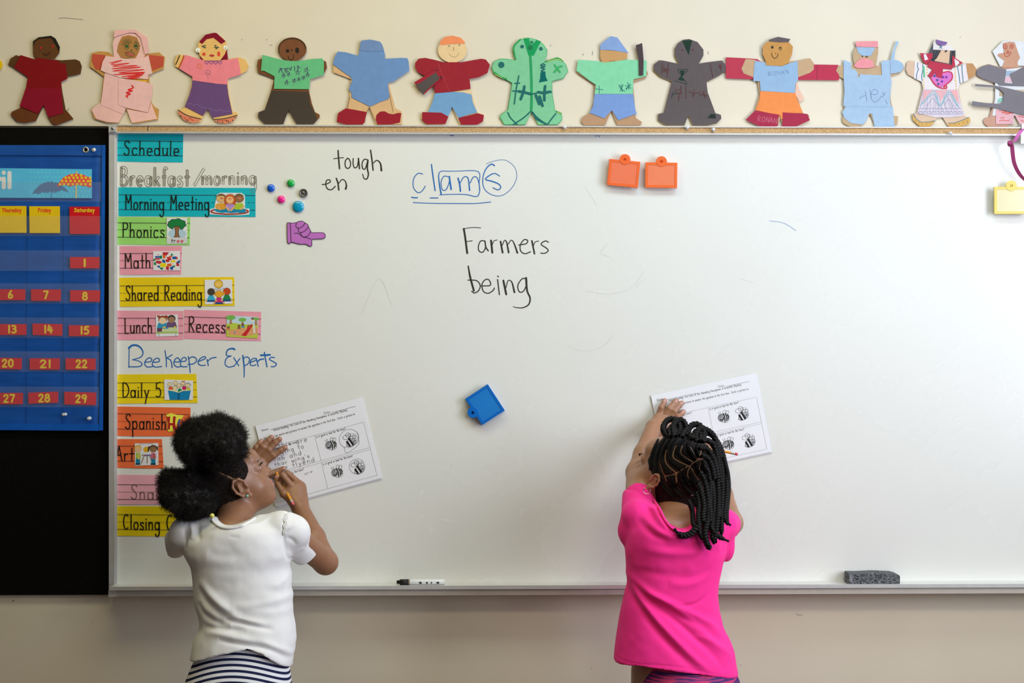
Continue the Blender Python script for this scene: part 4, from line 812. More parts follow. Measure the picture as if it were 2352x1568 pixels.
pc(t, 'apron', f1([(1415,690),(1620,745),(1610,1120),(1700,1170),(1665,1250),(1360,1120),(1390,900)]), 2, PK); pc(t, 'apron_panel', f1([(1600,755),(1960,810),(2065,850),(2040,1060),(1995,1225),(1700,1160),(1600,1120)]), 3, PK)
pc(t, 'shirt', f1([(1430,460),(1700,500),(1940,485),(2005,450),(2055,700),(2005,712),(2000,775),(1620,752),(1410,680),(1360,655),(1385,540)]), 4, (230, 186, 172)); pc(t, 'belt', f1([(1780,780),(1985,780),(1980,812),(1800,800)]), 2, (190, 145, 40))
pc(t, 'folded_hat', f1([(1550,115),(1830,105),(1990,215),(2010,420),(1960,440),(1900,218),(1830,150),(1740,145),(1570,195),(1535,210)]), 5, (232, 176, 165))
dr(t, 'crayon_scribble', [f1([(1480,555),(1650,520),(1500,575),(1750,560),(1520,600),(1860,590),(1510,635),(1910,610),(1520,665),(1950,645),(1600,690),(1960,680),(1530,715),(1950,700),(1650,740),(1930,720),(1700,765),(1890,750)]), f1([(1700,700),(1940,690),(1720,740),(1900,730),(1740,765),(1860,768)])], 4, (198, 38, 34), 1.7, label='red crayon scribble')
dr(t, 'crayon_scribble', [f1([(1780,860),(1800,890),(1730,920),(1790,930),(1705,960),(1760,975),(1705,1000),(1725,1020)])], 3, (200, 30, 30), 3, label='red crayon leaf')
dr(t, 'face_drawing', [f1(ell(1715,330,28,42)), f1(ell(1835,325,26,40)), f1(ell(1755,437,64,32,rot=.15))]+[f1([(1715+30*math.cos(a), 320+45*math.sin(a)), (1715+75*math.cos(a), 320+95*math.sin(a))]) for a in np.linspace(-3, -.6, 8)]+[f1([(1835+26*math.cos(a), 325+40*math.sin(a)), (1835+50*math.cos(a), 325+70*math.sin(a))]) for a in np.linspace(-1.8, 1.2, 6)], 2, (48, 68, 36), 1.1)
dots(t, 'eye', f1([(1715,330),(1835,325)]), 3.4, 2.2, (10, 75, 35)); dots(t, 'nose', f1([(1775,385)]), 1.6, 2.2, (20, 60, 30)); dr(t, 'mouth', [f1([(1715,425),(1755,437),(1800,450)])], 2.3, (165, 75, 65), 5)
# 3 purple trousers, red hair
t = doll('paper doll with red hair, pink shirt and purple trousers', 484); SK = (212, 168, 96)
cardboard(t, f2([(190,440),(520,520),(760,520),(1000,480),(1080,510),(1120,590),(1100,660),(1010,710),(835,765),(850,950),(905,1215),(965,1225),(975,1260),(910,1350),(800,1375),(680,1350),(640,1290),(572,1175),(470,1350),(360,1365),(250,1330),(170,1230),(180,1190),(260,1160),(320,1000),(365,790),(365,740),(190,635),(130,600),(125,540),(150,460)]), SK)
pc(t, 'hair_back', f2([(470,400),(830,380),(845,510),(470,510)]), 1, (120, 18, 36)); pc(t, 'head', f2([(450,270),(540,190),(650,165),(760,200),(820,270),(832,360),(800,440),(740,520),(520,520),(460,450),(437,340)]), 2, SK)
pc(t, 'hair', f2([(455,270),(540,175),(650,148),(690,150),(812,262),(755,300),(650,215),(555,235),(495,300)]), 3, (122, 18, 38))
pc(t, 'shirt', f2([(270,445),(500,515),(530,525),(750,525),(980,490),(1020,710),(840,765),(832,845),(700,838),(365,790),(362,740),(190,635)]), 3, (218, 120, 124)); pc(t, 'trousers', f2([(365,790),(700,838),(832,845),(850,990),(905,1245),(630,1295),(572,1180),(505,1270),(260,1145),(320,1000),(358,870)]), 2, (98, 68, 106))
for q in ([(170,1195),(300,1265),(480,1312),(440,1355),(360,1365),(250,1330),(180,1250)], [(655,1325),(800,1312),(970,1262),(910,1350),(800,1375),(690,1355)]): pc(t, 'shoe', f2(q), 1, (196, 118, 86), th=.0004)
dr(t, 'shoe_drawing', [f2([(170,1190),(300,1265),(480,1312)]), f2([(660,1318),(800,1305),(970,1262)])]+[f2([(x, y), (x+8, y+10)]) for x, y in ((205,1270),(290,1325),(705,1335),(770,1350),(820,1335),(850,1350),(905,1325),(940,1290))], 1.2, (30, 45, 35), 1.7)
dr(t, 'shoe_drawing', [f2([(250,1290),(300,1330),(330,1300),(380,1338)]), f2([(730,1340),(800,1325),(860,1340)])], 1.2, (180, 60, 40), 1.3)
for c in ((440,382,33,32),(812,347,30,30)): pc(t, 'earring', f2(ell(*c, n=14)), 3, (226, 222, 200))
dots(t, 'earring_dot', f2([(436,395),(812,355)]), 1.1, 3.2, (20, 60, 50)); dots(t, 'cheek', f2([(520,437)]), 4, 2.2, (205, 60, 40)); dr(t, 'cheek', [f2([(720,420),(720,448)])], 2.2, (205, 60, 40), 6.5)
dr(t, 'lips', [f2([(598,456),(625,447),(655,456)]), f2([(605,462),(628,466),(650,462)])], 2.2, (170, 35, 45), 2.4)
dr(t, 'eye', [f2(q) for q in ([(492,330),(510,325),(548,320)], [(500,335),(520,345),(548,350)], [(520,318),(525,352)], [(665,318),(688,322)], [(660,345),(690,350),(722,345)], [(672,330),(700,365)], [(705,335),(680,368)])], 2.2, (15, 60, 50), 1.6)
dr(t, 'drawing', [f2([(x, 575), (x-28, 545), (x-18, 532), (x-2, 540), (x+12, 530), (x+24, 545), (x, 575)]) for x in (560, 622, 680, 738)], 3, (95, 60, 120), 1.2, label='row of purple hearts')
dr(t, 'drawing', [f2(ell(462, 598, 24, 24))]+[f2([(462+28*math.cos(a), 598+28*math.sin(a)), (462+42*math.cos(a), 598+42*math.sin(a))]) for a in np.linspace(0, 5.6, 9)], 3, (215, 110, 60), 1, label='small orange sun')
dr(t, 'drawing', [f2([(540,690),(560,655),(600,665),(605,700),(570,715),(545,700),(575,690),(600,720)]), f2([(570,720),(575,770)])], 3, (150, 95, 110), 1, label='faint flower')
dr(t, 'cuff_drawing', [f2([(250,455),(235,500),(210,560),(180,620)])], .6, (190, 60, 20), 2); dr(t, 'cuff_drawing', [f2([(192,455),(160,530),(140,575)])], .6, (40, 30, 15), 2)
dr(t, 'drawing', [f2([(290,1110),(340,1100),(380,1130),(430,1115),(470,1150),(520,1160),(600,1175),(680,1200),(740,1190),(800,1210),(870,1205)])], 2, (125, 100, 140), 1, label='pale wavy hem line')
# 4 green shirt, stars
t = doll('brown paper doll in a green lettered shirt with stars and dark trousers', 670); B4 = (108, 68, 38)
cardboard(t, f2([(1250,510),(1300,500),(1560,520),(1850,525),(2120,510),(2170,540),(2180,620),(2140,700),(1950,770),(1935,920),(1975,1100),(2020,1220),(2080,1250),(2080,1290),(2000,1380),(1780,1380),(1660,1190),(1590,1380),(1350,1380),(1250,1280),(1260,1220),(1340,1190),(1420,960),(1470,770),(1250,690),(1235,600)]), B4)
pc(t, 'head', f2(ell(1713,370,193,160,n=30)), 1, (112, 70, 42)); pc(t, 'trousers', f2([(1435,930),(1930,945),(1950,1100),(2030,1260),(2050,1320),(2000,1380),(1770,1380),(1660,1190),(1590,1380),(1340,1380),(1250,1285),(1255,1225),(1345,1190)]), 2, (66, 56, 46))
pc(t, 'shirt', f2([(1310,445),(1580,515),(1700,530),(1850,525),(1950,505),(2115,492),(2140,530),(2140,715),(1955,775),(1940,910),(1465,905),(1475,738),(1330,660),(1290,665)]), 3, (96, 172, 114))
dots(t, 'eye', f2([(1650,393)]), 4.2, 1.2, (28, 18, 10)); dr(t, 'eye', [f2([(1778,372),(1780,398)])], 1.2, (28, 18, 10), 8.4); dots(t, 'nose', f2([(1707,382)]), 1.8, 1.2, (28, 18, 10)); dr(t, 'mouth', [f2([(1658,465),(1668,498),(1700,515),(1728,495),(1728,450)])], 1.2, (35, 22, 12), 1.6)
ha = [(1713+(182+6*math.sin(a*23))*math.cos(a), 372+(148+8*math.cos(a*27))*math.sin(a)) for a in np.linspace(-3.55, -.1, 90)]
dr(t, 'hair', [f2(ha)], 1.2, (40, 30, 12), 1.6)
PU4 = (62, 40, 88)
mb = MB()
for q in ([(1530,685),(1560,625)], [(1540,640),(1590,632)], [(1560,640),(1585,692)], [(1610,632),(1625,680)], [(1612,632),(1660,625)], [(1618,652),(1655,648)], [(1625,678),(1660,672)], [(1672,622),(1692,655)], [(1692,655),(1705,605)], [(1742,600),(1748,655)], [(1775,598),(1800,600)], [(1800,600),(1782,625)], [(1782,625),(1815,622)]): ribbon(mb, f2(q), 1.6, DL+.0007*3+.00034)
for q in (star(1785,685,42), star(1903,655,42,.3), star(1595,730,33,.2), star(1662,712,30,.5), star(1920,720,34,.1), star(1637,822,36,.15), star(1737,798,34,.4), star(1800,780,28,.2), star(1862,757,30,.5)): ribbon(mb, f2(q), 1.6, DL+.0007*3+.00036)
mb.make('lettering', mat('crayon', hue(670, *PU4, k=1.12), .7, .08, 90), t, label='purple letters and stars')
# 5 blue hooded piece
t = doll('paper doll covered by one big blue hooded shirt piece with dark red boots', 852)
cardboard(t, f3([(150,515),(150,625),(385,715),(370,960),(335,1110),(240,1160),(210,1290),(330,1328),(550,1328),(635,1090),(725,1328),(1075,1325),(1075,1150),(985,1105),(905,800),(900,600),(400,500)]), (206, 166, 116))
pc(t, 'hooded_shirt', f3([(210,342),(320,352),(490,400),(500,350),(515,235),(530,195),(650,180),(780,208),(812,250),(832,320),(852,405),(840,440),(1080,428),(1150,432),(1165,470),(1178,600),(960,748),(905,755),(890,800),(905,905),(912,930),(895,985),(790,1020),(655,1080),(640,1083),(450,990),(395,960),(400,910),(358,850),(402,745),(390,690),(300,630),(145,515),(165,420)]), 2, (104, 136, 174))
pc(t, 'hood_flap', f3([(510,325),(515,235),(530,195),(650,180),(780,208),(812,250),(830,318),(830,335),(680,340),(540,332)]), 3, (106, 132, 166))
for q in ([(320,1108),(600,1158),(575,1298),(540,1328),(330,1328),(195,1293),(215,1175)], [(735,1200),(780,1155),(840,1148),(900,1180),(960,1190),(1030,1170),(1068,1175),(1050,1300),(940,1325),(750,1328),(722,1260)]): pc(t, 'boot', f3(q), 1, (144, 32, 42))
for q_ in ([(375,960),(345,1105)], [(905,900),(960,1160)], [(625,1110),(545,1328)], [(640,1095),(740,1328)]): dr(t, 'pencil_line', [f3(q_)], .3, (130, 95, 65), .9)
# 6 orange cap
t = doll('smiling paper doll with an orange cap, dark red shirt and blue trousers', 1040); S6 = (224, 192, 140)
cardboard(t, f3([(1520,900),(1440,1150),(1340,1190),(1330,1240),(1400,1325),(1640,1325),(1750,1085),(1860,1330),(2100,1325),(2185,1260),(2185,1195),(2095,1165),(2020,900),(2000,830),(1560,830)]), S6); pc(t, 'head', f3(ell(1760,325,196,168,n=30)), 1, S6)
pc(t, 'cap', f3([(1582,250),(1600,200),(1660,145),(1760,128),(1870,155),(1928,215),(1925,235),(1750,240),(1640,252)]), 2, (238, 142, 90)); pc(t, 'trousers', f3([(1520,905),(1720,888),(1900,893),(2015,920),(2035,1030),(2095,1165),(1950,1200),(1840,1240),(1750,1085),(1735,1150),(1700,1225),(1430,1160),(1490,1020)]), 2, (112, 154, 186))
for q in ([(1350,1160),(1610,1168),(1705,1222),(1665,1320),(1420,1325),(1350,1280)], [(1840,1240),(2100,1175),(2185,1200),(2170,1290),(2090,1330),(1875,1330)]): pc(t, 'shoe', f3(q), 3, (148, 34, 46))
pc(t, 'shirt', f3([(1300,440),(1390,428),(1500,450),(1640,487),(1880,487),(2150,440),(2210,450),(2265,520),(2235,630),(2120,688),(1990,712),(2005,845),(1715,890),(1520,905),(1515,830),(1500,700),(1370,665),(1290,620),(1255,560),(1255,500)]), 3, (150, 38, 46))
dr(t, 'fold_line', [f3([(1570,500),(1600,600),(1720,885)])], 3, (178, 62, 66), 1); pc(t, 'phone', f3([(1240,760),(1540,580),(1620,700),(1365,928)]), 5, (156, 38, 50), lift=.001)
pc(t, 'phone_screen', f3([(1265,785),(1320,768),(1535,625),(1590,705),(1385,885),(1365,928)]), 6, (84, 76, 70), th=.0003, lift=.001); dr(t, 'mark', [f3([(1540,590),(1548,600)]), f3([(1600,680),(1610,700)])], 6.5, (60, 30, 30), 3)
dots(t, 'eye', f3([(1715,267),(1855,255)]), 2.2, 1.2, (150, 140, 100)); dr(t, 'nose', [f3([(1775,285),(1779,330)])], 1.2, (170, 110, 60), 1.3); dr(t, 'mouth', [f3([(1715,372),(1740,400),(1775,415),(1810,412),(1850,362)])], 1.2, (185, 150, 100), 1.0)
# 7 green
t = doll('all green paper doll with a dark green line down its front', 1216); G7 = (126, 192, 142)
BODY7 = f4([(460,330),(480,260),(560,180),(660,152),(780,180),(870,240),(925,320),(915,400),(880,490),(1060,418),(1110,440),(1180,520),(1205,605),(1140,705),(990,745),(990,900),(1030,1145),(1100,1160),(1125,1220),(1120,1270),(1060,1332),(800,1332),(712,1155),(625,1332),(340,1332),(280,1230),(300,1190),(390,1130),(445,770),(350,715),(200,640),(172,560),(200,480),(290,438),(380,440),(490,460),(500,440),(465,380)])
cardboard(t, BODY7, (60, 165, 88)); pc(t, 'front_sheet', [tuple(p) for p in inset(BODY7, 1.2)], 1, G7)
for q_ in ([(465,330),(480,260),(560,180)], [(475,340),(490,430)], [(200,620),(300,690),(370,712)], [(900,480),(1060,440),(1130,470)], [(1045,1150),(1110,1180)]): dr(t, 'green_edge', [f4(q_)], 1.2, (40, 150, 70), 3.6)
dr(t, 'green_edge', [f4([(930,475),(1060,448),(1120,470)]), f4([(215,650),(310,700)]), f4([(1060,1160),(1105,1180)])], 1.5, (190, 205, 80), 1.3, label='yellow crayon edge')
TD = (10, 98, 90); GD = (28, 150, 82)
pc(t, 'drawing', f4([(600,170),(680,165),(690,240),(720,250),(780,185),(840,205),(740,400),(670,400)]), 1.3, GD, th=.0001); dr(t, 'drawing', [f4([(695,410),(705,600),(712,900),(708,1140)])], 1.3, GD, 5.6, label='thick green line')
dots(t, 'drawing', f4([(695,290)]), 5.5, 1.7, (15, 110, 62)); dots(t, 'drawing', f4([(713,218)]), 3.6, 1.7, (20, 120, 70)); dots(t, 'eye', f4([(585,275),(838,305)]), 4.2, 1.7, TD); dots(t, 'drawing', f4([(303,522)]), 7.2, 1.7, TD)
dr(t, 'drawing', [f4([(1022,525),(1050,565),(1095,620)]), f4([(1118,540),(1070,560),(1018,622)])], 1.5, (55, 165, 88), 4.4)
dr(t, 'drawing', [f4([(870,505),(835,530),(895,545),(835,560),(890,580),(840,605),(895,620)]), f4([(870,510),(895,520)])], 1.5, TD, 2.6); pc(t, 'drawing', f4([(830,625),(895,620),(905,690),(930,738),(810,762),(828,700)]), 1.5, TD, th=.0001)
dr(t, 'drawing', [f4([(455,875),(550,880),(620,900),(700,920),(800,900),(985,890)]), f4([(540,670),(505,850),(478,1050)]), f4([(485,772),(550,768)]), f4([(390,1165),(430,1240),(520,1330)]), f4([(700,1150),(600,1240),(460,1330)]), f4([(1040,1180),(975,1260),(925,1330)])], 1.5, TD, 2.8, label='dark teal belt and legs')
dr(t, 'drawing', [f4([(615,815),(600,890),(565,985)]), f4([(895,810),(885,910),(885,1000)]), f4([(540,880),(600,890),(700,915)]), f4([(800,890),(880,900),(960,885)]), f4([(770,935),(815,1050)]), f4([(820,950),(860,1075)])], 1.7, TD, 6, label='dark teal flowers'); dr(t, 'drawing', [f4([(725,1160),(790,1250),(925,1330)])], 1.5, TD, [3, 7, 3])
# 8 blue cap, green shirt, stick
t = doll('paper doll with a blue cap, mint shirt and blue shorts holding a dark stick', 1400); S8 = (200, 158, 112)
cardboard(t, f4([(1580,600),(1330,600),(1335,640),(1560,790),(1555,1000),(1500,1170),(1400,1230),(1378,1290),(1420,1338),(1705,1338),(1790,1140),(1870,1338),(2180,1338),(2205,1295),(2120,1240),(2080,760),(2250,700),(2285,640),(2260,580),(2000,550)]), (184, 144, 108))
pc(t, 'head', f4([(1640,320),(2005,345),(2003,440),(1900,470),(1800,495),(1665,490),(1635,420)]), 1, (202, 154, 98)); pc(t, 'cap', f4([(1642,245),(1780,135),(1870,152),(2022,362),(1800,325),(1638,320)]), 2, (136, 162, 202))
pc(t, 'shorts', f4([(1565,900),(2080,900),(2115,1140),(2135,1180),(1880,1270),(1795,1135),(1690,1243),(1495,1170),(1540,1080)]), 2, (124, 154, 202)); pc(t, 'shirt', f4([(1340,452),(1580,470),(1700,492),(1870,470),(2000,452),(2268,465),(2260,675),(2085,720),(2080,915),(1560,915),(1580,790),(1500,740),(1315,600)]), 3, (136, 210, 160))
pc(t, 'stick', f4([(2118,258),(2205,228),(2225,455),(2220,662),(2163,670),(2158,460)]), 5, (78, 66, 66), lift=.001)
dr(t, 'drawing', [f4(q) for q in ([(1625,805),(1625,908)], [(1582,845),(1675,860)], [(1888,792),(1920,850),(1972,880)], [(1950,790),(1905,880)], [(1928,785),(1935,885)], [(1905,800),(1945,870)], [(1975,800),(2055,838)], [(2050,795),(1985,845)], [(2012,760),(2025,855)], [(2040,780),(1990,858)])], 3, (20, 110, 105), 1.3); dr(t, 'mouth', [f4([(1770,460),(1775,478),(1800,472),(1840,468)])], 1.2, (150, 105, 60), .9)
# 9 dark grey
t = doll('dark charcoal grey paper doll with green and dark red drawings', 1584); C9 = (100, 90, 88)
P9 = f5([(450,165),(520,155),(620,190),(690,280),(690,350),(635,445),(720,430),(910,407),(950,460),(950,530),(880,580),(725,660),(740,780),(830,1025),(895,1045),(900,1090),(850,1140),(740,1168),(565,1168),(515,1045),(470,1165),(250,1165),(160,1110),(160,1035),(225,1020),(320,650),(190,600),(105,520),(110,450),(170,405),(220,408),(405,448),(355,350),(355,260),(390,205)])
cardboard(t, P9, (168, 142, 92)); pc(t, 'front_sheet', [(x+.8, y-.9) for x, y in P9], 1, C9)
DG = (36, 60, 46); MR = (100, 50, 46)
pc(t, 'drawing', f5([(445,172),(560,162),(520,340)]), 1.3, DG, th=.0001); pc(t, 'drawing', f5([(418,520),(475,520),(462,575),(440,600),(470,640),(430,640),(395,625),(432,580)]), 1.3, DG, th=.0001); pc(t, 'drawing', f5([(740,1080),(780,1030),(835,1035),(840,1085)]), 1.3, (44, 54, 46), th=.0001)
dr(t, 'drawing', [f5([(395,505),(405,545),(430,560)]), f5([(395,505),(505,508),(490,540),(470,560)]), f5([(355,640),(430,660),(500,682)]), f5([(440,600),(480,640),(500,682)]), f5([(340,770),(320,850)]), f5([(320,800),(400,790)])], 1.3, DG, 1.2)
dots(t, 'eye', f5([(447,283),(570,278)]), 2, 1.4, (100, 40, 40)); dots(t, 'drawing', f5([(895,470)]), 4, 1.4, MR); dots(t, 'drawing', f5([(515,245)]), 3, 1.6, (28, 44, 36))
dr(t, 'drawing', [f5(q) for q in ([(225,480),(245,520),(280,560)], [(250,490),(220,540),(290,510)], [(205,500),(295,515)], [(895,480),(905,530)], [(365,740),(380,790),(430,780)], [(430,760),(400,830),(430,850)], [(380,750),(420,740)], [(525,765),(590,790),(660,770)], [(590,740),(575,830)], [(560,820),(610,780)], [(700,760),(710,850)], [(680,780),(740,830)], [(640,800),(740,810)], [(215,430),(205,560)], [(775,450),(805,600)], [(490,700),(490,850)], [(405,800),(405,880)], [(430,700),(435,800)], [(280,440),(270,600)])], 1.3, MR, 1.2)
# 10 shirt in blue, orange shorts with red band
t = doll('smiling orange-brown paper doll with light blue shirt, orange shorts and red arm bands', 1780)
pc(t, 'arm_band', f5([(957,365),(1100,372),(1325,385),(1390,430),(1300,625),(957,612)]), 1, (196, 66, 84)); pc(t, 'arm_band', f5([(1800,560),(1990,450),(2280,455),(2250,520),(2288,575),(2288,635),(1805,630)]), 1, (196, 62, 84)); dr(t, 'fold_line', [f5([(2033,455),(2028,630)])], 1, (150, 40, 60), 1)
cardboard(t, f5([(1300,400),(1500,430),(1800,405),(1800,640),(1780,800),(1860,1020),(1930,1040),(1938,1060),(1900,1120),(1790,1170),(1620,1176),(1600,1080),(1560,1176),(1400,1176),(1290,1120),(1290,1000),(1350,800),(1330,650),(1280,620)]), (206, 170, 130))
for q in ([(1190,385),(1310,395),(1280,600),(1165,555),(1140,500)], [(1795,405),(1945,375),(1990,435),(1990,510),(1940,550),(1800,602)]): pc(t, 'hand', f5(q), 2, (206, 170, 130))
pc(t, 'paper_flap', f5([(1785,640),(1820,740),(1878,845),(1825,900),(1770,790)]), 1, (248, 202, 174)); pc(t, 'shorts', f5([(1365,745),(1770,770),(1800,870),(1865,1020),(1630,1020),(1630,1095),(1610,1090),(1590,1040),(1570,1090),(1555,1040),(1305,985),(1350,870)]), 2, (252, 150, 82))
pc(t, 'shirt', f5([(1300,405),(1430,430),(1435,460),(1610,470),(1800,405),(1805,630),(1775,680),(1768,785),(1365,760),(1355,645),(1280,645),(1285,520)]), 3, (158, 188, 214)); pc(t, 'head', f5([(1390,240),(1430,190),(1500,165),(1690,180),(1745,240),(1735,330),(1690,430),(1625,468),(1430,460),(1425,410),(1390,330)]), 4, (208, 152, 84))
pc(t, 'hair', f5([(1465,160),(1570,125),(1718,152),(1690,188),(1600,190),(1462,178)]), 5, (106, 94, 96))
for q in ([(1300,990),(1585,1040),(1570,1100),(1570,1165),(1545,1178),(1360,1178),(1190,1100)], [(1625,1012),(1915,1030),(1945,1105),(1790,1175),(1615,1178),(1625,1100)]): pc(t, 'boot', f5(q), 3, (176, 54, 78))
dots(t, 'eye', f5([(1503,247)]), 3.2, 4.3, (66, 60, 40)); dr(t, 'eye', [f5(ell(1597,262,15,19)), f5(ell(1597,255,7,7))], 4.3, (76, 66, 40), 1); dr(t, 'mouth', [f5([(1495,315),(1502,350),(1530,378),(1560,360),(1572,325)])], 4.3, (70, 50, 30), 1.3); dots(t, 'nose', f5([(1543,318)]), 1, 4.3, (70, 50, 30))
write('lettering', 'RONAN', f5([(1462,585)])[0], f5([(1700,555)])[0], 4.6, .9, DL+.0007*3+.00034, mat('crayon', hue(1780, 122, 148, 178), .8), t, jit=.15, label='faint pencil letters on the shirt'); write('lettering', 'RONAN', f5([(1330,1115)])[0], f5([(1555,1145)])[0], 6, .9, DL+.0007*3+.00034, mat('crayon', hue(1780, 214, 120, 140), .8), t, jit=.15, label='pale pencil letters on the boot')
# 11 light blue overalls
t = doll('paper doll in light blue overalls with pink cap and pink face mask', 2000); S11 = (208, 176, 136); LB = (178, 204, 226)
cardboard(t, f6([(400,545),(475,535),(600,540),(990,550),(1115,480),(1195,470),(1290,520),(1308,580),(1250,650),(1125,695),(1120,1000),(1165,1240),(1225,1250),(1215,1350),(1175,1360),(910,1390),(835,1215),(750,1350),(690,1395),(560,1395),(460,1340),(450,1300),(480,1100),(470,735),(410,700),(355,630)]), S11)
pc(t, 'head', f6([(640,290),(700,250),(950,280),(945,380),(915,560),(620,560),(598,440),(600,370)]), 1, S11); pc(t, 'cap', f6([(640,212),(945,207),(945,292),(650,285),(632,240)]), 3, (252, 162, 166)); pc(t, 'visor', f6([(645,290),(910,295),(845,412),(730,410),(670,370)]), 2, (170, 198, 222))
pc(t, 'mask', f6([(612,552),(650,490),(720,445),(800,448),(870,480),(882,545),(925,553),(820,582),(660,580)]), 3, (252, 160, 164)); pc(t, 'trousers', f6([(500,1100),(1150,1110),(1175,1400),(900,1400),(860,1210),(820,1210),(785,1310),(730,1365),(560,1340),(475,1270),(450,1190),(490,1130)]), 1, LB)
pc(t, 'overalls', f6([(470,465),(570,505),(575,590),(625,600),(665,650),(665,705),(690,705),(690,665),(1000,680),(990,500),(1040,475),(1110,475),(1115,660),(1135,770),(1110,1030),(1125,1120),(700,1115),(465,1110),(480,900),(468,700)]), 2, LB); pc(t, 'mitten', f6([(1112,480),(1190,465),(1245,485),(1290,520),(1300,580),(1250,640),(1120,660)]), 3, (172, 200, 224)); pc(t, 'raised_strip', f6([(1115,480),(1140,380),(1200,205),(1238,215),(1185,320),(1170,470)]), 3, (176, 204, 224))
dr(t, 'face_drawing', [f6([(725,405),(730,425),(738,408)]), f6([(775,420),(790,432),(802,420)])], 1.5, (80, 60, 44), 1.8); dots(t, 'dot', f6([(1095,888)]), 1.2, 2.2, (238, 176, 200))
dr(t, 'lettering', [f6(q) for q in ([(695,1015),(705,985),(770,960)], [(770,905),(780,960),(792,1040)], [(832,880),(845,960),(850,1000)], [(850,940),(900,948),(940,930),(945,900),(905,878),(870,890),(850,950),(862,1020),(900,1052),(950,1025),(990,970)], [(1005,910),(1035,955)], [(1055,920),(1000,985)], [(1050,1020),(1075,1080)])], 2, (124, 150, 184), 1, label='pencilled name across the overalls')
# 12 heart and skirt
t = doll('paper doll with black hair, crimson bows, a pink heart and a crayoned skirt', 2160); S12 = (238, 204, 172)
cardboard(t, f7([(5,600),(20,510),(70,475),(300,540),(640,590),(830,520),(930,515),(980,590),(960,690),(860,745),(740,790),(740,900),(800,1240),(890,1270),(900,1310),(870,1360),(740,1400),(600,1402),(515,1265),(430,1275),(330,1388),(200,1390),(110,1310),(95,1220),(160,1200),(240,860),(220,760),(120,715),(30,670)]), S12)
pc(t, 'hair', f7([(390,210),(520,240),(690,330),(690,520),(640,570),(340,480),(320,370)]), 1, (92, 94, 98)); pc(t, 'face', f7([(490,335),(625,335),(600,520),(400,480),(430,430)]), 2, (240, 202, 166)); pc(t, 'hand', f7([(845,515),(930,515),(980,590),(960,690),(860,745)]), 1, (212, 160, 110))
dr(t, 'hair_strokes', [f7(q) for q in ([(400,350),(370,470)], [(440,345),(390,480)], [(480,345),(420,450)], [(660,350),(640,500)], [(685,345),(670,520)], [(625,350),(615,470)])], 2.2, (60, 62, 66), 2.2)
pc(t, 'hatband', f7([(380,325),(385,220),(430,190),(560,240),(640,285),(690,340)]), 3, (248, 238, 232)); pc(t, 'purple_bow', f7([(420,183),(500,205),(582,222),(560,255),(490,272),(435,245)]), 5, (144, 110, 170), lift=.0015); dr(t, 'eye', [f7([(545,345),(575,338)]), f7([(548,360),(560,352),(575,345)])], 2.2, (60, 50, 44), 1.6); dr(t, 'drawing', [f7([(480,280),(505,310)]), f7([(500,275),(472,305)])], 3.2, (30, 130, 150), 1.5)
pc(t, 'shirt', f7([(130,475),(260,530),(640,590),(830,520),(870,745),(755,790),(725,880),(245,870),(222,770),(115,720),(120,600)]), 1, (252, 240, 236)); pc(t, 'skirt', f7([(245,868),(725,878),(760,1050),(820,1240),(620,1265),(400,1262),(160,1200)]), 1.6, (238, 224, 228), th=.0004)
CR = (206, 66, 88)
for q in ([(200,372),(290,380),(375,372),(375,430),(290,540),(240,480)], [(650,400),(700,450),(800,510),(640,575)], [(340,480),(650,540),(640,600),(520,590),(505,720),(430,700),(410,640),(350,720),(308,690),(370,600),(300,560)]): pc(t, 'scarf' if len(q) > 8 else 'hair_bow', f7(q), 4, CR)
for q in ([(250,390),(280,385),(315,460),(265,475)], [(675,450),(740,490),(745,515),(690,560)]): pc(t, 'bow_patch', f7(q), 5, (250, 240, 236), th=.0003)
pc(t, 'heart', f7([(350,720),(410,650),(520,640),(600,630),(645,670),(635,740),(530,830),(475,842),(400,790)]), 2, (238, 130, 205), True, .0003); dr(t, 'heart_outline', [f7([(350,725),(400,800),(470,850),(560,862),(568,830),(545,825),(540,850)]), f7([(520,640),(600,628),(645,660),(638,740),(530,835)])], 2.4, (226, 60, 80), 2.6)
dr(t, 'stars', [f7(star(x, y, 14)) for x, y in ((400,690),(440,745),(455,802))], 2.6, (20, 100, 140), 1.3); dr(t, 'stars', [f7(star(x, y, 14)) for x, y in ((565,705),(505,765),(520,705))], 2.6, (110, 60, 180), 1.3)
dr(t, 'sleeve_drawing', [f7([(170,505),(165,560),(180,600),(160,640),(150,730)]), f7([(235,530),(240,600),(225,680),(230,755)]), f7([(720,565),(740,680),(755,790)]), f7([(780,540),(785,640),(800,780)])], 1.2, (40, 130, 160), 1.6); dr(t, 'sleeve_drawing', [f7([(250,560),(255,640),(258,700)])], 1.3, (110, 205, 150), 4)
dots(t, 'yellow_dots', f7([(x, y) for x, y0 in ((296,570),(250,745),(690,600),(700,760)) for y in range(y0, y0+110 if x < 300 else y0+150, 36)]), 1.7, 1.3, (250, 214, 120))
for q in ([(250,885),(385,885),(240,1050)], [(410,885),(585,885),(490,1030)], [(615,885),(715,885),(745,1080)]): pc(t, 'skirt_patch', f7(q), 2.4, (255, 190, 186), th=.0001, label='coral crayon triangle')
rs = random.Random(3)
dr(t, 'skirt_drawing', [f7([(245+9*i, 880), (225+10*i+rs.randint(-20, 20), 1060), (185+13*i, 1200)]) for i in range(0, 44, 3)], 1.9, (214, 198, 220), .8); dr(t, 'skirt_drawing', [f7([(200,1100),(390,900),(480,1090),(600,905),(740,1120)]), f7([(230,1080),(390,940),(480,1110),(600,940),(720,1110)])], 2.0, (160, 206, 214), 1.5)
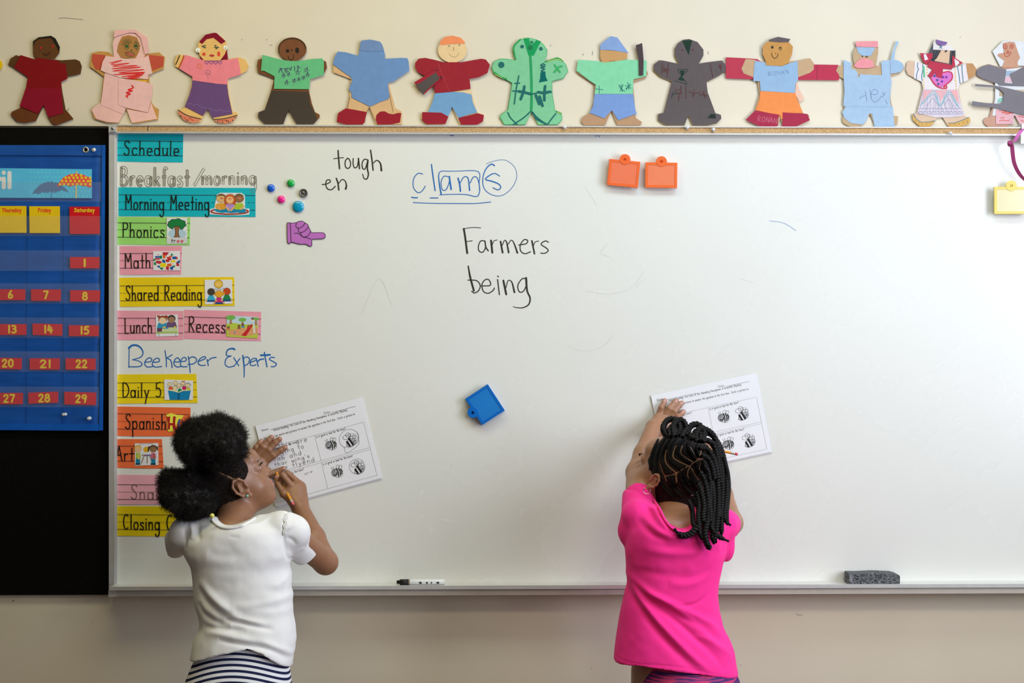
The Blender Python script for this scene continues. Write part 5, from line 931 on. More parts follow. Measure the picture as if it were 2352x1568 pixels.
dr(t, 'skirt_drawing', [f7([(180+i*16, 1140+8*math.sin(i*2.1)) for i in range(38)]), f7([(170+i*16, 1185+8*math.sin(i*1.7)) for i in range(40)]), f7([(165+i*17, 1215+6*math.sin(i*2.7)) for i in range(38)]), f7([(300,1100),(380,1000),(460,1110)]), f7([(540,1100),(600,1010),(660,1120)])], 2.1, (170, 174, 204), 1.0)
for q in ([(95,1220),(130,1270),(230,1330),(415,1312),(340,1388),(200,1390),(100,1300)], [(590,1345),(700,1335),(880,1265),(900,1300),(880,1350),(740,1400),(600,1402)]): pc(t, 'sole', f7(q), 1, (232, 184, 104), th=.0003)
dr(t, 'sole_drawing', [f7([(110,1210),(150,1280),(230,1328),(415,1310)]), f7([(595,1342),(700,1332),(880,1262)])], 1.3, (110, 140, 150), 1.4); dots(t, 'sole_drawing', f7([(140,1310),(180,1340),(230,1355),(290,1350),(340,1340),(380,1325),(620,1370),(680,1355),(740,1350),(800,1330),(850,1310),(860,1335)]), .9, 1.3, (120, 70, 60))
# 13 scissors
t = doll('paper doll with white head paper holding big grey paper scissors at the right edge', 2320); S13 = (222, 172, 146)
cardboard(t, f7([(980,610),(1050,560),(1150,525),(1320,570),(1560,575),(1760,520),(1900,540),(1940,640),(1880,760),(1680,800),(1700,1100),(1740,1260),(1800,1290),(1760,1390),(1590,1385),(1500,1210),(1430,1375),(1400,1400),(1150,1400),(1090,1350),(1078,1310),(1110,1270),(1160,1260),(1240,1000),(1240,790),(1050,720),(985,680)]), S13)
pc(t, 'head_paper', f7([(1205,350),(1340,210),(1430,198),(1640,215),(1700,330),(1640,545),(1310,560)]), 1, (250, 250, 248)); pc(t, 'face', f7([(1345,235),(1450,212),(1510,225),(1520,250),(1585,435),(1550,500),(1565,575),(1330,575),(1370,480),(1275,410),(1285,380),(1365,370)]), 2, (226, 172, 140))
dr(t, 'face_drawing', [f7(ell(1380,285,26,33)), f7(ell(1470,282,22,28)), f7([(1400,375),(1415,335),(1430,375),(1402,378)]), f7([(1365,360),(1375,405),(1405,422),(1440,400),(1460,350)]), f7([(1378,270),(1382,300)]), f7([(1470,268),(1472,292)])], 2.2, (214, 90, 70), 1.5)
GR = (142, 136, 140)
pc(t, 'body_paper', f7([(1240,790),(1700,820),(1700,1240),(1200,1238),(1240,1000)]), 1, (250, 250, 248)); pc(t, 'chest_paper', f7([(1390,600),(1640,565),(1560,620),(1440,665),(1490,800),(1365,780)]), 1, (250, 250, 250)); pc(t, 'chest_strip', f7([(1395,620),(1520,612),(1440,665),(1450,690),(1385,690)]), 2, (180, 200, 220)); pc(t, 'chest_strip', f7([(1385,700),(1445,690),(1475,780),(1370,770)]), 2, (248, 204, 212))
pc(t, 'waist_paper', f7([(1270,785),(1700,800),(1700,835),(1300,822)]), 3, GR); pc(t, 'arm', f7([(980,620),(1050,560),(1160,530),(1395,600),(1370,790),(1240,790),(1050,720),(985,680)]), 2, GR); pc(t, 'arm', f7([(1440,665),(1640,560),(1880,560),(1900,700),(1700,790),(1500,825)]), 3, GR)
pc(t, 'tan_patch', f7([(1305,885),(1345,920),(1355,960),(1300,968)]), 2, (212, 188, 156)); pc(t, 'green_patch', f7([(1285,1005),(1355,990),(1350,1035),(1270,1065)]), 2, (160, 220, 196)); pc(t, 'tan_patch', f7([(1480,880),(1700,880),(1700,915),(1560,900)]), 2, (226, 206, 170))
for q in ([(1250,1150),(1500,1210),(1490,1355),(1250,1355)], [(1510,1225),(1700,1235),(1720,1385),(1590,1380)]): pc(t, 'trousers', f7(q), 2, (252, 196, 200))
dr(t, 'crayon_scribble', [f7([(1290,1170),(1400,1180),(1330,1200),(1460,1195),(1380,1220),(1490,1200)]), f7([(1310,1270),(1370,1265)]), f7([(1300,1310),(1350,1300),(1410,1310),(1440,1300)]), f7([(1560,1250),(1640,1260)]), f7([(1600,1300),(1660,1330)])], 2, (240, 110, 96), 1.6)
pc(t, 'scissors', f7([(965,800),(1240,822),(1380,850),(1640,912),(1760,940),(1760,1240),(1640,1232),(1430,1180),(1240,1128),(920,1100),(925,1038),(1120,1065),(1300,1075),(1355,1040),(1360,930),(1300,870),(1240,847),(965,830)]), 5, GR, lift=.0015)

# ================================================================== worksheets held on the board
def worksheet(px0, label, TL, TR, BR, ink_k, circles, hand, group='bee worksheets', second=None, ulabel=None):
    TL, TR, BR = map(np.array, (TL, TR, BR)); BLc = TL+(BR-TR); M = (TL+BR)/2.
    def at(u, v): return tuple(TL+(TR-TL)*u+(BLc-TL)*v)
    t = thing('worksheet', label, 'worksheet', W(M[0], M[1], PF+.004), group)
    pw = mat('copy_paper', (.86, .86, .88), .7, .015, 10, spec=.3)
    d = PF+.0042
    # sheet as a softly curved grid
    def sheet_mesh(name, d0, q, amp):
        nx, ny = 16, 12; V = []; F = []
        for j in range(ny+1):
            for i in range(nx+1):
                u, v = i/nx, j/ny; p = q(u, v); V.append(W(p[0], p[1], d0))
        n = len(V); V += [(a, b+.0003, c) for a, b, c in V]; ix = lambda i, j: j*(nx+1)+i
        for j in range(ny):
            for i in range(nx): f = [ix(i, j), ix(i, j+1), ix(i+1, j+1), ix(i+1, j)]; F += [f, [k+n for k in f[::-1]]]
            F += [[ix(nx, j), ix(nx, j+1), ix(nx, j+1)+n, ix(nx, j)+n], [ix(0, j+1), ix(0, j), ix(0, j)+n, ix(0, j+1)+n]]
        for i in range(nx): F += [[ix(i, 0), ix(i+1, 0), ix(i+1, 0)+n, ix(i, 0)+n], [ix(i+1, ny), ix(i, ny), ix(i, ny)+n, ix(i+1, ny)+n]]
        return mk(name, V, F, pw, t)
    sheet_mesh('paper', d, at, 0)
    ik = mat('print_grey', (ink_k,)*3, .7); il = mat('print_pale', (ink_k+.25,)*3, .7); d2 = d+.0002
    Lm = lambda p: at(*p)
    def txt(s, p0, p1, h, w=.95, m=ik, lab=None): write('lettering', s, at(*p0), at(*p1), h, w, d2, m, t, asc=1.7, label=lab)
    txt('Name', (.046, .086), (.108, .086), 2.9, .6); txt('Date', (.635, .082), (.690, .082), 2.9, .6)
    mb = MB()
    for a, b in (((.125, .092), (.424, .092)), ((.705, .088), (.927, .088))): ribbon(mb, [at(*a), at(*b)], .8, d2)
    mb.make('ruled_line', ik, t)
    txt('Shared Reading: The Case of the Vanishing Honeybees: A Scientific Mystery', (.149, .118), (.850, .116), 2.9, .62)
    txt('Directions: Use words and pictures to answer the question in the first box.  Circle a picture in', (.05, .190), (.906, .186), 2.9, .58)
    txt('the second box.', (.05, .245), (.19, .245), 2.9, .58)
    mb = MB()
    for k_, (a, b) in enumerate((((.02, .298), (.965, .298)), ((.02, .61), (.967, .612)), ((.02, .635), (.967, .635)), ((.02, .957), (.966, .957)), ((.503, .298), (.505, .61)), ((.503, .635), (.503, .957)), ((.966, .298), (.967, .957)), ((.02, .298), (.02, .957)))): ribbon(mb, [at(*a), at(*b)], .7, d2+5e-6*k_)
    mb.make('table_line', il, t)
    txt('What is happening to the bees?', (.035, .345), (.345, .325), 2.9, .62); txt('What is happening to the bees?', (.035, .68), (.335, .665), 2.9, .62)
    txt('Is it good or bad for the bees?', (.513, .333), (.795, .325), 2.9, .62); txt('Is it good or bad for the bees?', (.513, .672), (.797, .664), 2.9, .62)
    ex = (TR-TL)/np.linalg.norm(TR-TL); ey = np.array([-ex[1], ex[0]])
    def bee(cu, cv, kind):
        c = np.array(at(cu, cv)); Q = lambda P: [tuple(c+.88*x*ex+.88*y*ey) for x, y in P]
        g = bpy.data.objects.new('bee_picture', None); COL.objects.link(g); g.parent = t; ORG[g.name] = ORG[t.name]
        bk = mat('print_black', (.012, .012, .014), .7); gy = mat('print_bee_grey', (.42, .42, .44), .7); wt = mat('print_bee_white', (.84, .84, .85), .7)
        if kind == 0:   # happy bee facing left
            strokes('wing', [Q(ell(6, -13, 4.5, 6, rot=.3)), Q(ell(12, -11, 4, 6, rot=.8))], .8, d2+.0001, ik, g)
            paper('body', Q(ell(3, 1, 13, 12, n=20, rot=.35)), d2+.0002, wt, g, .0001); paper('face', Q(ell(-5, -1, 8.5, 9.5, n=18, rot=.2)), d2+.0003, gy, g, .0001)
            for k, (x, h) in enumerate(((3.5, 11), (8.5, 9.5), (12.8, 6.5))): strokes('stripe', [Q([(x-1.5, -h+1), (x+.5, 0), (x-1.5, h)])], 2.5, d2+.0004+k*1e-5, bk, g)
            strokes('eye', [Q(ell(-8, -5, 3, 3.4)), Q(ell(-2.5, -5, 3, 3.4))], .6, d2+.0004, bk, g); strokes('mouth', [Q([(-9, 3), (-4, 5), (1, 0)])], 2.4, d2+.0004, bk, g)
            strokes('antenna', [Q([(-7, -10), (-10, -15), (-12, -16)]), Q([(-4, -10), (-5, -16), (-7, -18)])], .8, d2+.0001, ik, g); strokes('body_outline', [Q(ell(3, 1, 13, 12, rot=.35)), Q(ell(-5, -1, 8.5, 9.5, rot=.2))], .6, d2+.0005, bk, g)
        else:           # sad bee facing right
            strokes('wing', [Q(ell(-9, -9, 8, 5.5, rot=.1)), Q(ell(-2, -13, 6, 6)), Q(ell(1, -12, 3, 3))], .9, d2+.0001, ik, g)
            paper('body', Q([(-13, 13), (-8, 2), (0, -5), (9, -2), (12, 8), (5, 15), (-5, 17)]), d2+.0002, wt, g, .0001); paper('face', Q(ell(9, 5, 7, 8.5, n=18, rot=.5)), d2+.0003, gy, g, .0001)
            for k, (a, b) in enumerate((((-9, 3), (-5, 15)), ((-2, -3), (4, 14)))): strokes('stripe', [Q([a, b])], 4.6, d2+.0004+k*1e-5, bk, g)
            for x in (5, 12):
                paper('eye_white', Q(ell(x, -5, 3.6, 3.8, n=14)), d2+.0004, wt, g, .0001); strokes('eye', [Q(ell(x, -5, 3.6, 3.8)), Q([(x, -5)])], .9, d2+.0005, bk, g)
            strokes('mouth', [Q([(6, 9), (9, 6), (13, 7)])], 1.2, d2+.0005, bk, g); strokes('antenna', [Q([(5, -9), (5, -13), (7, -15)]), Q([(10, -9), (11, -13), (13, -13)])], .7, d2+.0001, ik, g); strokes('body_outline', [Q([(-13, 13), (-8, 2), (0, -5)]), Q([(-13, 13), (-5, 17), (5, 15), (12, 12)])], .9, d2+.0005, bk, g)
    bee(.625, .462, 0); bee(.808, .460, 1); bee(.618, .800, 0); bee(.820, .806, 1)
    if circles:
        pc_ = mat('pencil_grey', (.25, .24, .24), .7); cc = lambda u, v, a, b, r: [tuple(np.array(at(u, v))+x*ex+y*ey) for x, y in ell(0, 0, a, b, n=26, rot=r)]
        strokes('pencil_circle', [cc(.80, .44, 23, 20, -.35)+cc(.80, .44, 24, 21, -.35)[:6], cc(.812, .79, 18, 17, 0), [at(.74, .52), at(.75, .60), at(.88, .53), at(.865, .40)]], .7, d2+.0006, pc_, t)
        for s, a, b, h in (('this are', (640, 1027), (707, 1013), 6.0), ('trying to', (634, 1045), (699, 1028), 6.0), ('fah and', (630, 1060), (694, 1044), 5.6), ("thar wing's", (632, 1071), (712, 1050), 4.8), ('are tlyend', (636, 1082), (724, 1058), 5.4)):
            write('child_handwriting', s, a, b, h, .95, d2+.0006, pc_, t, asc=1.9, jit=.12, gap=.35)
        write('child_handwriting', 'are', at(.33, .725), at(.41, .715), 3, .7, d2+.0006, il, t)
    # the sheet beneath
    t2 = thing('worksheet', second, 'worksheet', W(M[0]+10, M[1], PF+.002), group)
    sh = 3*ex+3*ey
    P = [tuple(np.array(at(*p))+sh*(1-p[1]*.25)) for p in ((0, 0), (1, 0), (1, 1), (0, 1))]
    paper('paper', P[::-1], PF+.0028, mat('copy_paper_back', (.82, .82, .84), .7), t2, .0003)
    return at
AT1 = worksheet(700, 'printed bee worksheet with pencilled sentences held by the girl in white', (586.4, 977.7), (829.5, 911.7), (876, 1097), .10, True, True, second='blank underside sheet showing behind the written bee worksheet')
AT2 = worksheet(1630, 'unfilled printed bee worksheet held up by the girl in pink', (1495, 908), (1735, 856), (1771, 1037), .24, False, True, second='sheet showing behind the edge of the unfilled bee worksheet')
# ================================================================== sculpting: smooth solids turned into one continuous skin
def fast(name, V, Q, m, parent, tint=None, smooth=True, label=None, kind=None):
    V = np.asarray(V, np.float64)-ORG[parent.name]; Q = np.asarray(Q, np.int32); k = Q.shape[1]
    me = bpy.data.meshes.new(name); me.vertices.add(len(V)); me.vertices.foreach_set('co', V.astype(np.float32).ravel())
    me.loops.add(Q.size); me.loops.foreach_set('vertex_index', Q.ravel())
    me.polygons.add(len(Q)); me.polygons.foreach_set('loop_start', np.arange(0, Q.size, k, dtype=np.int32))
    me.update(calc_edges=True)
    if smooth: me.shade_smooth()
    for x in (m if isinstance(m, (list, tuple)) else [m]): me.materials.append(x)
    if tint is not None:
        a = me.color_attributes.new('tint', 'FLOAT_COLOR', 'POINT'); a.data.foreach_set('color', np.c_[tint, np.ones(len(tint))].astype(np.float32).ravel())
    o = bpy.data.objects.new(name, me); COL.objects.link(o); o.parent = parent; ORG[o.name] = ORG[parent.name]
    if label: o['label'] = label
    if kind: o['kind'] = kind
    return o
def cap(a, b, ra, rb=None):
    a = np.array(a, np.float32); b = np.array(b, np.float32); rb = ra if rb is None else rb; ab = b-a; L2 = float(ab@ab)+1e-12
    def f(p):
        t = np.clip(((p-a)@ab)/L2, 0, 1); return np.linalg.norm(p-a-t[:, None]*ab, axis=1)-(ra+(rb-ra)*t)
    return f
def elp(c, r, M=None):
    c = np.array(c, np.float32); r = np.array(r, np.float32); M = None if M is None else np.array(M, np.float32)
    def f(p):
        q = p-c; q = q if M is None else q@M
        k0 = np.linalg.norm(q/r, axis=1); k1 = np.linalg.norm(q/(r*r), axis=1)+1e-9; return k0*(k0-1)/k1
    return f
def slices(z, cx, cy, rx, ry, p=2.3):
    z = np.array(z, float); o = np.argsort(z); z = z[o]; A_ = [np.array(v, float)[o] for v in (cx, cy, rx, ry)]
    zz = np.linspace(z[0], z[-1], 160)
    B_ = []
    for v in A_:
        w = np.interp(zz, z, v); k = np.hanning(13); k /= k.sum(); w = np.convolve(np.pad(w, 6, mode='edge'), k, 'valid'); B_.append(w)
    def f(q):
        Z = q[:, 2]; X, Y, RX, RY = [np.interp(Z, zz, b) for b in B_]
        s = ((np.abs(q[:, 0]-X)/RX)**p+(np.abs(q[:, 1]-Y)/RY)**p)**(1/p)
        d = (s-1)*np.minimum(RX, RY)
        return np.maximum(d, np.maximum(Z-zz[-1], zz[0]-Z)).astype(np.float32)
    return f
def fold(op, a, b, k):
    if op == 'u':
        if k <= 0: return np.minimum(a, b)
        h = np.maximum(k-np.abs(a-b), 0)/k; return np.minimum(a, b)-h*h*k*.25
    if op == 's': return -fold('u', -a, b, k)
    if op == 'i': return -fold('u', -a, -b, k)
    if op == 'd': return a+b
class Solid:
    def __init__(s): s.L = []
    def u(s, f, k=.008): s.L.append(('u', f, k)); return s
    def s_(s, f, k=.004): s.L.append(('s', f, k)); return s
    def i(s, f, k=.002): s.L.append(('i', f, k)); return s
    def d(s, f): s.L.append(('d', f, 0)); return s
    def __call__(s, p):
        v = np.full(len(p), 9., np.float32)
        for op, f, k in s.L: v = fold(op, v, f(p).astype(np.float32), k)
        return v
    def mesh(s, lo, hi, h, B=14):
        lo = np.array(lo, float); hi = np.array(hi, float); nb = np.ceil((hi-lo)/h/B).astype(int)
        G_ = np.full(tuple(nb*B), 9., np.float32)
        bi = np.stack(np.meshgrid(*[np.arange(n) for n in nb], indexing='ij'), -1).reshape(-1, 3)
        C_ = (lo+(bi*B+(B-1)/2)*h).astype(np.float32); Rb = B*h*.87*1.25
        vals = [f(C_) for _, f, _ in s.L]; v = np.full(len(C_), 9., np.float32)
        for (op, f, k), x in zip(s.L, vals): v = fold(op, v, x, k)
        g = np.stack(np.meshgrid(*[np.arange(B)]*3, indexing='ij'), -1).reshape(-1, 3)*h
        for n_, (b, c) in enumerate(zip(bi, C_)):
            sl = tuple(slice(x*B, x*B+B) for x in b)
            if abs(v[n_]) > Rb*1.6+.004: G_[sl] = 9. if v[n_] > 0 else -9.; continue
            P = (lo+b*B*h+g).astype(np.float32); w_ = np.full(len(P), 9., np.float32)
            for (op, f, k), x in zip(s.L, vals):
                if op in 'us' and x[n_] > Rb*1.25+k+.004: continue
                w_ = fold(op, w_, f(P).astype(np.float32), k)
            G_[sl] = w_.reshape(B, B, B)
        N = G_ < 0
        # surface nets
        n0, n1, n2 = [x-1 for x in G_.shape]
        cnt = np.zeros((n0, n1, n2), np.int8)
        for dx in (0, 1):
            for dy in (0, 1):
                for dz in (0, 1): cnt += N[dx:n0+dx, dy:n1+dy, dz:n2+dz]
        act = (cnt > 0) & (cnt < 8); idx = np.argwhere(act); ids = np.full((n0, n1, n2), -1, np.int32); ids[act] = np.arange(len(idx))
        acc = np.zeros((len(idx), 3)); num = np.zeros(len(idx))
        cr = [(a, b, c) for a in (0, 1) for b in (0, 1) for c in (0, 1)]
        val = {q: G_[idx[:, 0]+q[0], idx[:, 1]+q[1], idx[:, 2]+q[2]] for q in cr}
        for q in cr:
            for ax in range(3):
                if q[ax]: continue
                r = tuple(1 if i == ax else q[i] for i in range(3)); a, b = val[q], val[r]; m_ = (a < 0) != (b < 0)
                t = np.where(m_, a/np.where(m_, a-b, 1), 0); P = np.array(q, float)[None].repeat(len(idx), 0); P[:, ax] += t
                acc += P*m_[:, None]; num += m_
        V = lo+(idx+acc/num[:, None])*h
        F = []
        for ax in range(3):
            a1, a2 = [(1, 2), (2, 0), (0, 1)][ax]
            A0 = [slice(1, -1)]*3; A0[ax] = slice(0, -1); A1 = list(A0); A1[ax] = slice(1, None)
            n_a, n_b = N[tuple(A0)], N[tuple(A1)]; e = np.argwhere(n_a != n_b)
            flip = n_a[e[:, 0], e[:, 1], e[:, 2]]
            e = e+np.array([0 if i == ax else 1 for i in range(3)])
            def cid(o1, o2):
                q = e.copy(); q[:, a1] -= o1; q[:, a2] -= o2; return ids[q[:, 0], q[:, 1], q[:, 2]]
            q = np.stack([cid(1, 1), cid(0, 1), cid(0, 0), cid(1, 0)], 1); q[~flip] = q[~flip][:, ::-1]; F.append(q)
        F = np.concatenate(F); F = F[(F >= 0).all(1)]
        return V, F
def vnorm(V, F):
    n = np.cross(V[F[:, 2]]-V[F[:, 0]], V[F[:, 3]]-V[F[:, 1]]); o = np.zeros_like(V)
    for i in range(4): np.add.at(o, F[:, i], n)
    return o/(np.linalg.norm(o, axis=1)[:, None]+1e-12)
def displace(V, F, fs):
    """cloth folds: raise (+) or sink (-) the surface along its normal; fs return metres to subtract"""
    n = vnorm(V, F); d = sum(f(V.astype(np.float32)) for f in fs); return V-n*np.asarray(d, float)[:, None]
CAMP = np.array([0, -D, ZC])
def hit(px, py, sdf, near=.75, off=0.0):
    """first point where the sight line through a pixel of the photo meets a solid"""
    P = np.array(W(px, py, 0.0)); d = P-CAMP; d /= np.linalg.norm(d); t = np.linalg.norm(np.array(W(px, py, near))-CAMP)
    for _ in range(90):
        v = float(sdf((CAMP+d*t)[None].astype(np.float32))[0])-off
        if abs(v) < 2e-4: break
        t += max(v*.7, 1.5e-4) if v > 0 else v*.7
        if t > 3.6: return None
    return CAMP+d*t
def W3(*a): return np.array(W(*a))
def frame_head(f, roll=0):
    f = np.array(f, float); f /= np.linalg.norm(f); l = np.cross([0, 0, 1.], f); l /= np.linalg.norm(l); u = np.cross(f, l)
    c, s = math.cos(roll), math.sin(roll); l, u = l*c+u*s, u*c-l*s
    return np.stack([f, l, u], 1)            # columns: forward, left, up
def head_parts(S_, C_, M, k=1.0, er=1.0, ex=.010):
    """cranium, face, jaw, nose, lips, lids, ears around the head centre"""
    g = lambda x, y, z: C_+M@(np.array([x, y, z])*k); sc = lambda *r: np.array(r)*k
    S_.u(elp(g(-.012, 0, .018), sc(.088, .070, .080), M), .01)
    S_.u(elp(g(.023, 0, -.035), sc(.052, .052, .061), M), .03)
    for s in (-1, 1): S_.u(elp(g(.040, s*.031, -.038), sc(.028, .025, .027), M), .018)
    S_.u(elp(g(.050, 0, -.082), sc(.020, .022, .015), M), .026)
    S_.u(elp(g(.066, 0, .030), sc(.022, .045, .026), M), .02)
    for s in (-1, 1): S_.s_(elp(g(.0935, s*.030, -.001), sc(.014, .018, .011), M), .012)
    for s in (-1, 1): S_.u(elp(g(.0655, s*.030, .0005), sc(.0138, .0150, .0112), M), .009)
    for s in (-1, 1): S_.s_(elp(g(.0797, s*.031, -.0015), sc(.0085, .0125, .0036), M), .0015)
    S_.u(cap(g(.0735, 0, .003), g(.082, 0, -.022), .0065*k, .0085*k), .014); S_.u(elp(g(.0868, 0, -.024), sc(.0095, .0105, .0082), M), .006)
    for s in (-1, 1): S_.u(elp(g(.0765, s*.0115, -.028), sc(.009, .0068, .0065), M), .005)
    S_.u(elp(g(.066, 0, -.055), sc(.014, .022, .018), M), .012)
    S_.u(elp(g(.0745, 0, -.0500), sc(.0085, .017, .0052), M), .003); S_.u(elp(g(.0725, 0, -.0600), sc(.0085, .0155, .0060), M), .003)
    S_.s_(cap(g(.084, -.014, -.0550), g(.084, .014, -.0550), .0012*k), .003)
    for s in (-1, 1):
        e = lambda x, z, o=0: g(ex+er*(x*math.cos(.16)+z*math.sin(-.16)), s*(.0735+(o-.002*(1-er)*4)*er), -.014+er*(z*math.cos(.16)+x*.16)); k0_ = k; scE = lambda *r: np.array(r)*k*er
        S_.u(elp(e(0, 0), scE(.0155, .0055, .025), M), .008)
        rim = [e(.010, -.006, .002), e(.014, .010, .004), e(.008, .024, .006), e(-.005, .028, .008), e(-.016, .018, .010), e(-.018, .002, .010), e(-.013, -.014, .008), e(-.004, -.023, .005)]
        for a, b in zip(rim[:-1], rim[1:]): S_.u(cap(a, b, .0033*k*er), .003)
        S_.u(elp(e(.002, -.024, .004), scE(.007, .0045, .008), M), .004)
        S_.s_(elp(e(.002, .000, .009), scE(.0075, .0065, .0105), M), .003); S_.s_(cap(e(-.006, .017, .011), e(.004, .019, .009), .0028*k*er), .003); S_.u(cap(e(.0125, -.005, .004), e(.0115, .004, .004), .0038*k*er), .003); S_.u(cap(e(-.009, -.004, .006), e(-.004, .012, .007), .0026*k*er), .003)
    return g
def finger(S_, P, r0, r1, k=.004):
    n = len(P)-1
    for i in range(n):
        a = r0+(r1-r0)*i/n; b = r0+(r1-r0)*(i+1)/n; S_.u(cap(P[i], P[i+1], a, b), k if i == 0 else .0015)
        if i: S_.u(elp(P[i], (a*1.06,)*3), .002)
def tint_by(V, base, rules):
    c = np.tile(np.array(base, float), (len(V), 1))
    for f, col, soft in rules:
        w = np.clip(.5-f(V.astype(np.float32))/soft, 0, 1)[:, None]; c = c*(1-w)+np.array(col)*w
    return c
def noise3(P, s, seed=0):
    rs = np.random.RandomState(seed); T_ = rs.rand(32, 32, 32).astype(np.float32); q = np.asarray(P)*s+100; i = np.floor(q).astype(int); f = q-i; f = f*f*(3-2*f); out = 0
    for a in (0, 1):
        for b in (0, 1):
            for c in (0, 1):
                w_ = (f[:, 0] if a else 1-f[:, 0])*(f[:, 1] if b else 1-f[:, 1])*(f[:, 2] if c else 1-f[:, 2]); out = out+w_*T_[(i[:, 0]+a) % 32, (i[:, 1]+b) % 32, (i[:, 2]+c) % 32]
    return out-.5
def creases(LL, amp_default=.003):
    """ridge lines traced in pixels -> displacement of cloth, depth d used to place them"""
    segs = []
    for P, amp, wd, d in LL:
        Q = WA(catmull(P, 5), d)[:, [0, 2]]
        for i in range(len(Q)-1): segs.append((Q[i], Q[i+1], amp, wd, i, len(Q)-1))
    groups = {}
    gi = -1; out = []
    for s in segs:
        if s[4] == 0: gi += 1; out.append([])
        out[gi].append(s)
    def f(p):
        xz = p[:, [0, 2]].astype(np.float64); tot = np.zeros(len(p))
        for g in out:
            best = np.full(len(p), 9.); fade = np.ones(len(p))
            for a, b, amp, wd, i, n in g:
                ab = b-a; t = np.clip(((xz-a)@ab)/(ab@ab+1e-12), 0, 1); dd = np.linalg.norm(xz-a-t[:, None]*ab, axis=1); m_ = dd < best; best = np.where(m_, dd, best)
                u = (i+t)/n; fade = np.where(m_, np.sin(np.clip(u, .0, 1)*math.pi)**.6, fade)
            tot -= g[0][2]*fade*np.exp(-(best/g[0][3])**2)
        return tot.astype(np.float32)
    return f
# ---- materials of the two girls
def skin_mat(name, var=.05): return mat(name, (.3, .15, .08), .40, var, 90, .15, spec=.5, vcol=True, sss=.08)
def fuzz(m, N, L, b, mx, tc): b.inputs['Sheen Roughness'].default_value = .4
M_skin1 = skin_mat('skin_of_girl_in_white'); M_skin2 = skin_mat('skin_of_girl_in_pink')
M_hair1 = mat('black_curly_hair', (.010, .0075, .006), .55, .3, 60, spec=.25); M_scalp1 = mat('short_hair_scalp', (.016, .010, .007), .8, .35, 900, spec=.15)
M_hair2 = mat('black_twisted_hair', (.0046, .0038, .0035), .50, .3, 300, .3, spec=.18); M_scalp2 = mat('braided_scalp', (.014, .010, .009), .75, .3, 700, spec=.2)
def knit(m, N, L, b, mx, tc):
    n = N.new('ShaderNodeTexNoise'); n.inputs['Scale'].default_value = 700; L.new(tc.outputs['Object'], n.inputs['Vector']); bp = N.new('ShaderNodeBump'); bp.inputs['Distance'].default_value = .0006; bp.inputs['Strength'].default_value = .3
    L.new(n.outputs['Fac'], bp.inputs['Height']); L.new(bp.outputs['Normal'], b.inputs['Normal'])
M_white_shirt = mat('white_cotton', (.74, .73, .71), .9, .015, 30, fn=knit, sheen=.15, spec=.2)
M_pink_shirt = mat('pink_cotton', (.93, .028, .27), .85, .03, 30, fn=knit, sheen=.06, spec=.2)
def stripes(m, N, L, b, mx, tc):
    sp = N.new('ShaderNodeSeparateXYZ'); L.new(tc.outputs['Object'], sp.inputs[0])
    def mth(op, a, b_=None):
        n = N.new('ShaderNodeMath'); n.operation = op
        for i, v in enumerate((a, b_)):
            if v is None: continue
            if isinstance(v, (int, float)): n.inputs[i].default_value = v
            else: L.new(v, n.inputs[i])
        return n.outputs[0]
    x = mth('SUBTRACT', sp.outputs['X'], .0); q = mth('MULTIPLY', mth('MULTIPLY', x, x), 2.6); ph = mth('ADD', sp.outputs['Z'], q)
    s = mth('FRACT', mth('DIVIDE', ph, .0117)); t = mth('GREATER_THAN', s, .54)
    mm = N.new('ShaderNodeMix'); mm.data_type = 'RGBA'; L.new(t, mm.inputs[0]); mm.inputs[6].default_value = (.70, .70, .72, 1); mm.inputs[7].default_value = (.008, .012, .05, 1); L.new(mm.outputs[2], mx.inputs[6])
M_stripe = mat('striped_jersey', (.7, .7, .7), .85, .02, 30, fn=stripes, spec=.2)
def spacedye(m, N, L, b, mx, tc):
    mp = N.new('ShaderNodeMapping'); mp.inputs['Scale'].default_value = (12, 12, 150); mp.inputs['Rotation'].default_value = (0, .12, 0); n = N.new('ShaderNodeTexNoise'); n.inputs['Scale'].default_value = 1.6; n.inputs['Detail'].default_value = 4
    L.new(tc.outputs['Object'], mp.inputs['Vector']); L.new(mp.outputs['Vector'], n.inputs['Vector']); r = N.new('ShaderNodeValToRGB'); e = r.color_ramp.elements
    e[0].position = .40; e[0].color = (.045, .02, .11, 1); e[1].position = .56; e[1].color = (.50, .035, .13, 1); x = e.new(.48); x.color = (.16, .03, .16, 1); L.new(n.outputs['Fac'], r.inputs['Fac']); L.new(r.outputs['Color'], mx.inputs[6])
M_dye = mat('space_dyed_leggings', (.3, .03, .15), .75, .03, 30, fn=spacedye, spec=.2)
M_eye = mat('eye_white', (.75, .72, .70), .12, .01, 10, coat=1, spec=.5); M_iris = mat('iris_dark', (.02, .008, .004), .1, .05, 10, coat=1); M_lash = mat('lash_black', (.008, .006, .005), .6)
M_shoe1 = mat('canvas_shoe_navy', (.03, .04, .10), .8); M_shoe2 = mat('shoe_grey_pink', (.5, .3, .34), .7); M_sole = mat('rubber_sole', (.7, .68, .64), .6)
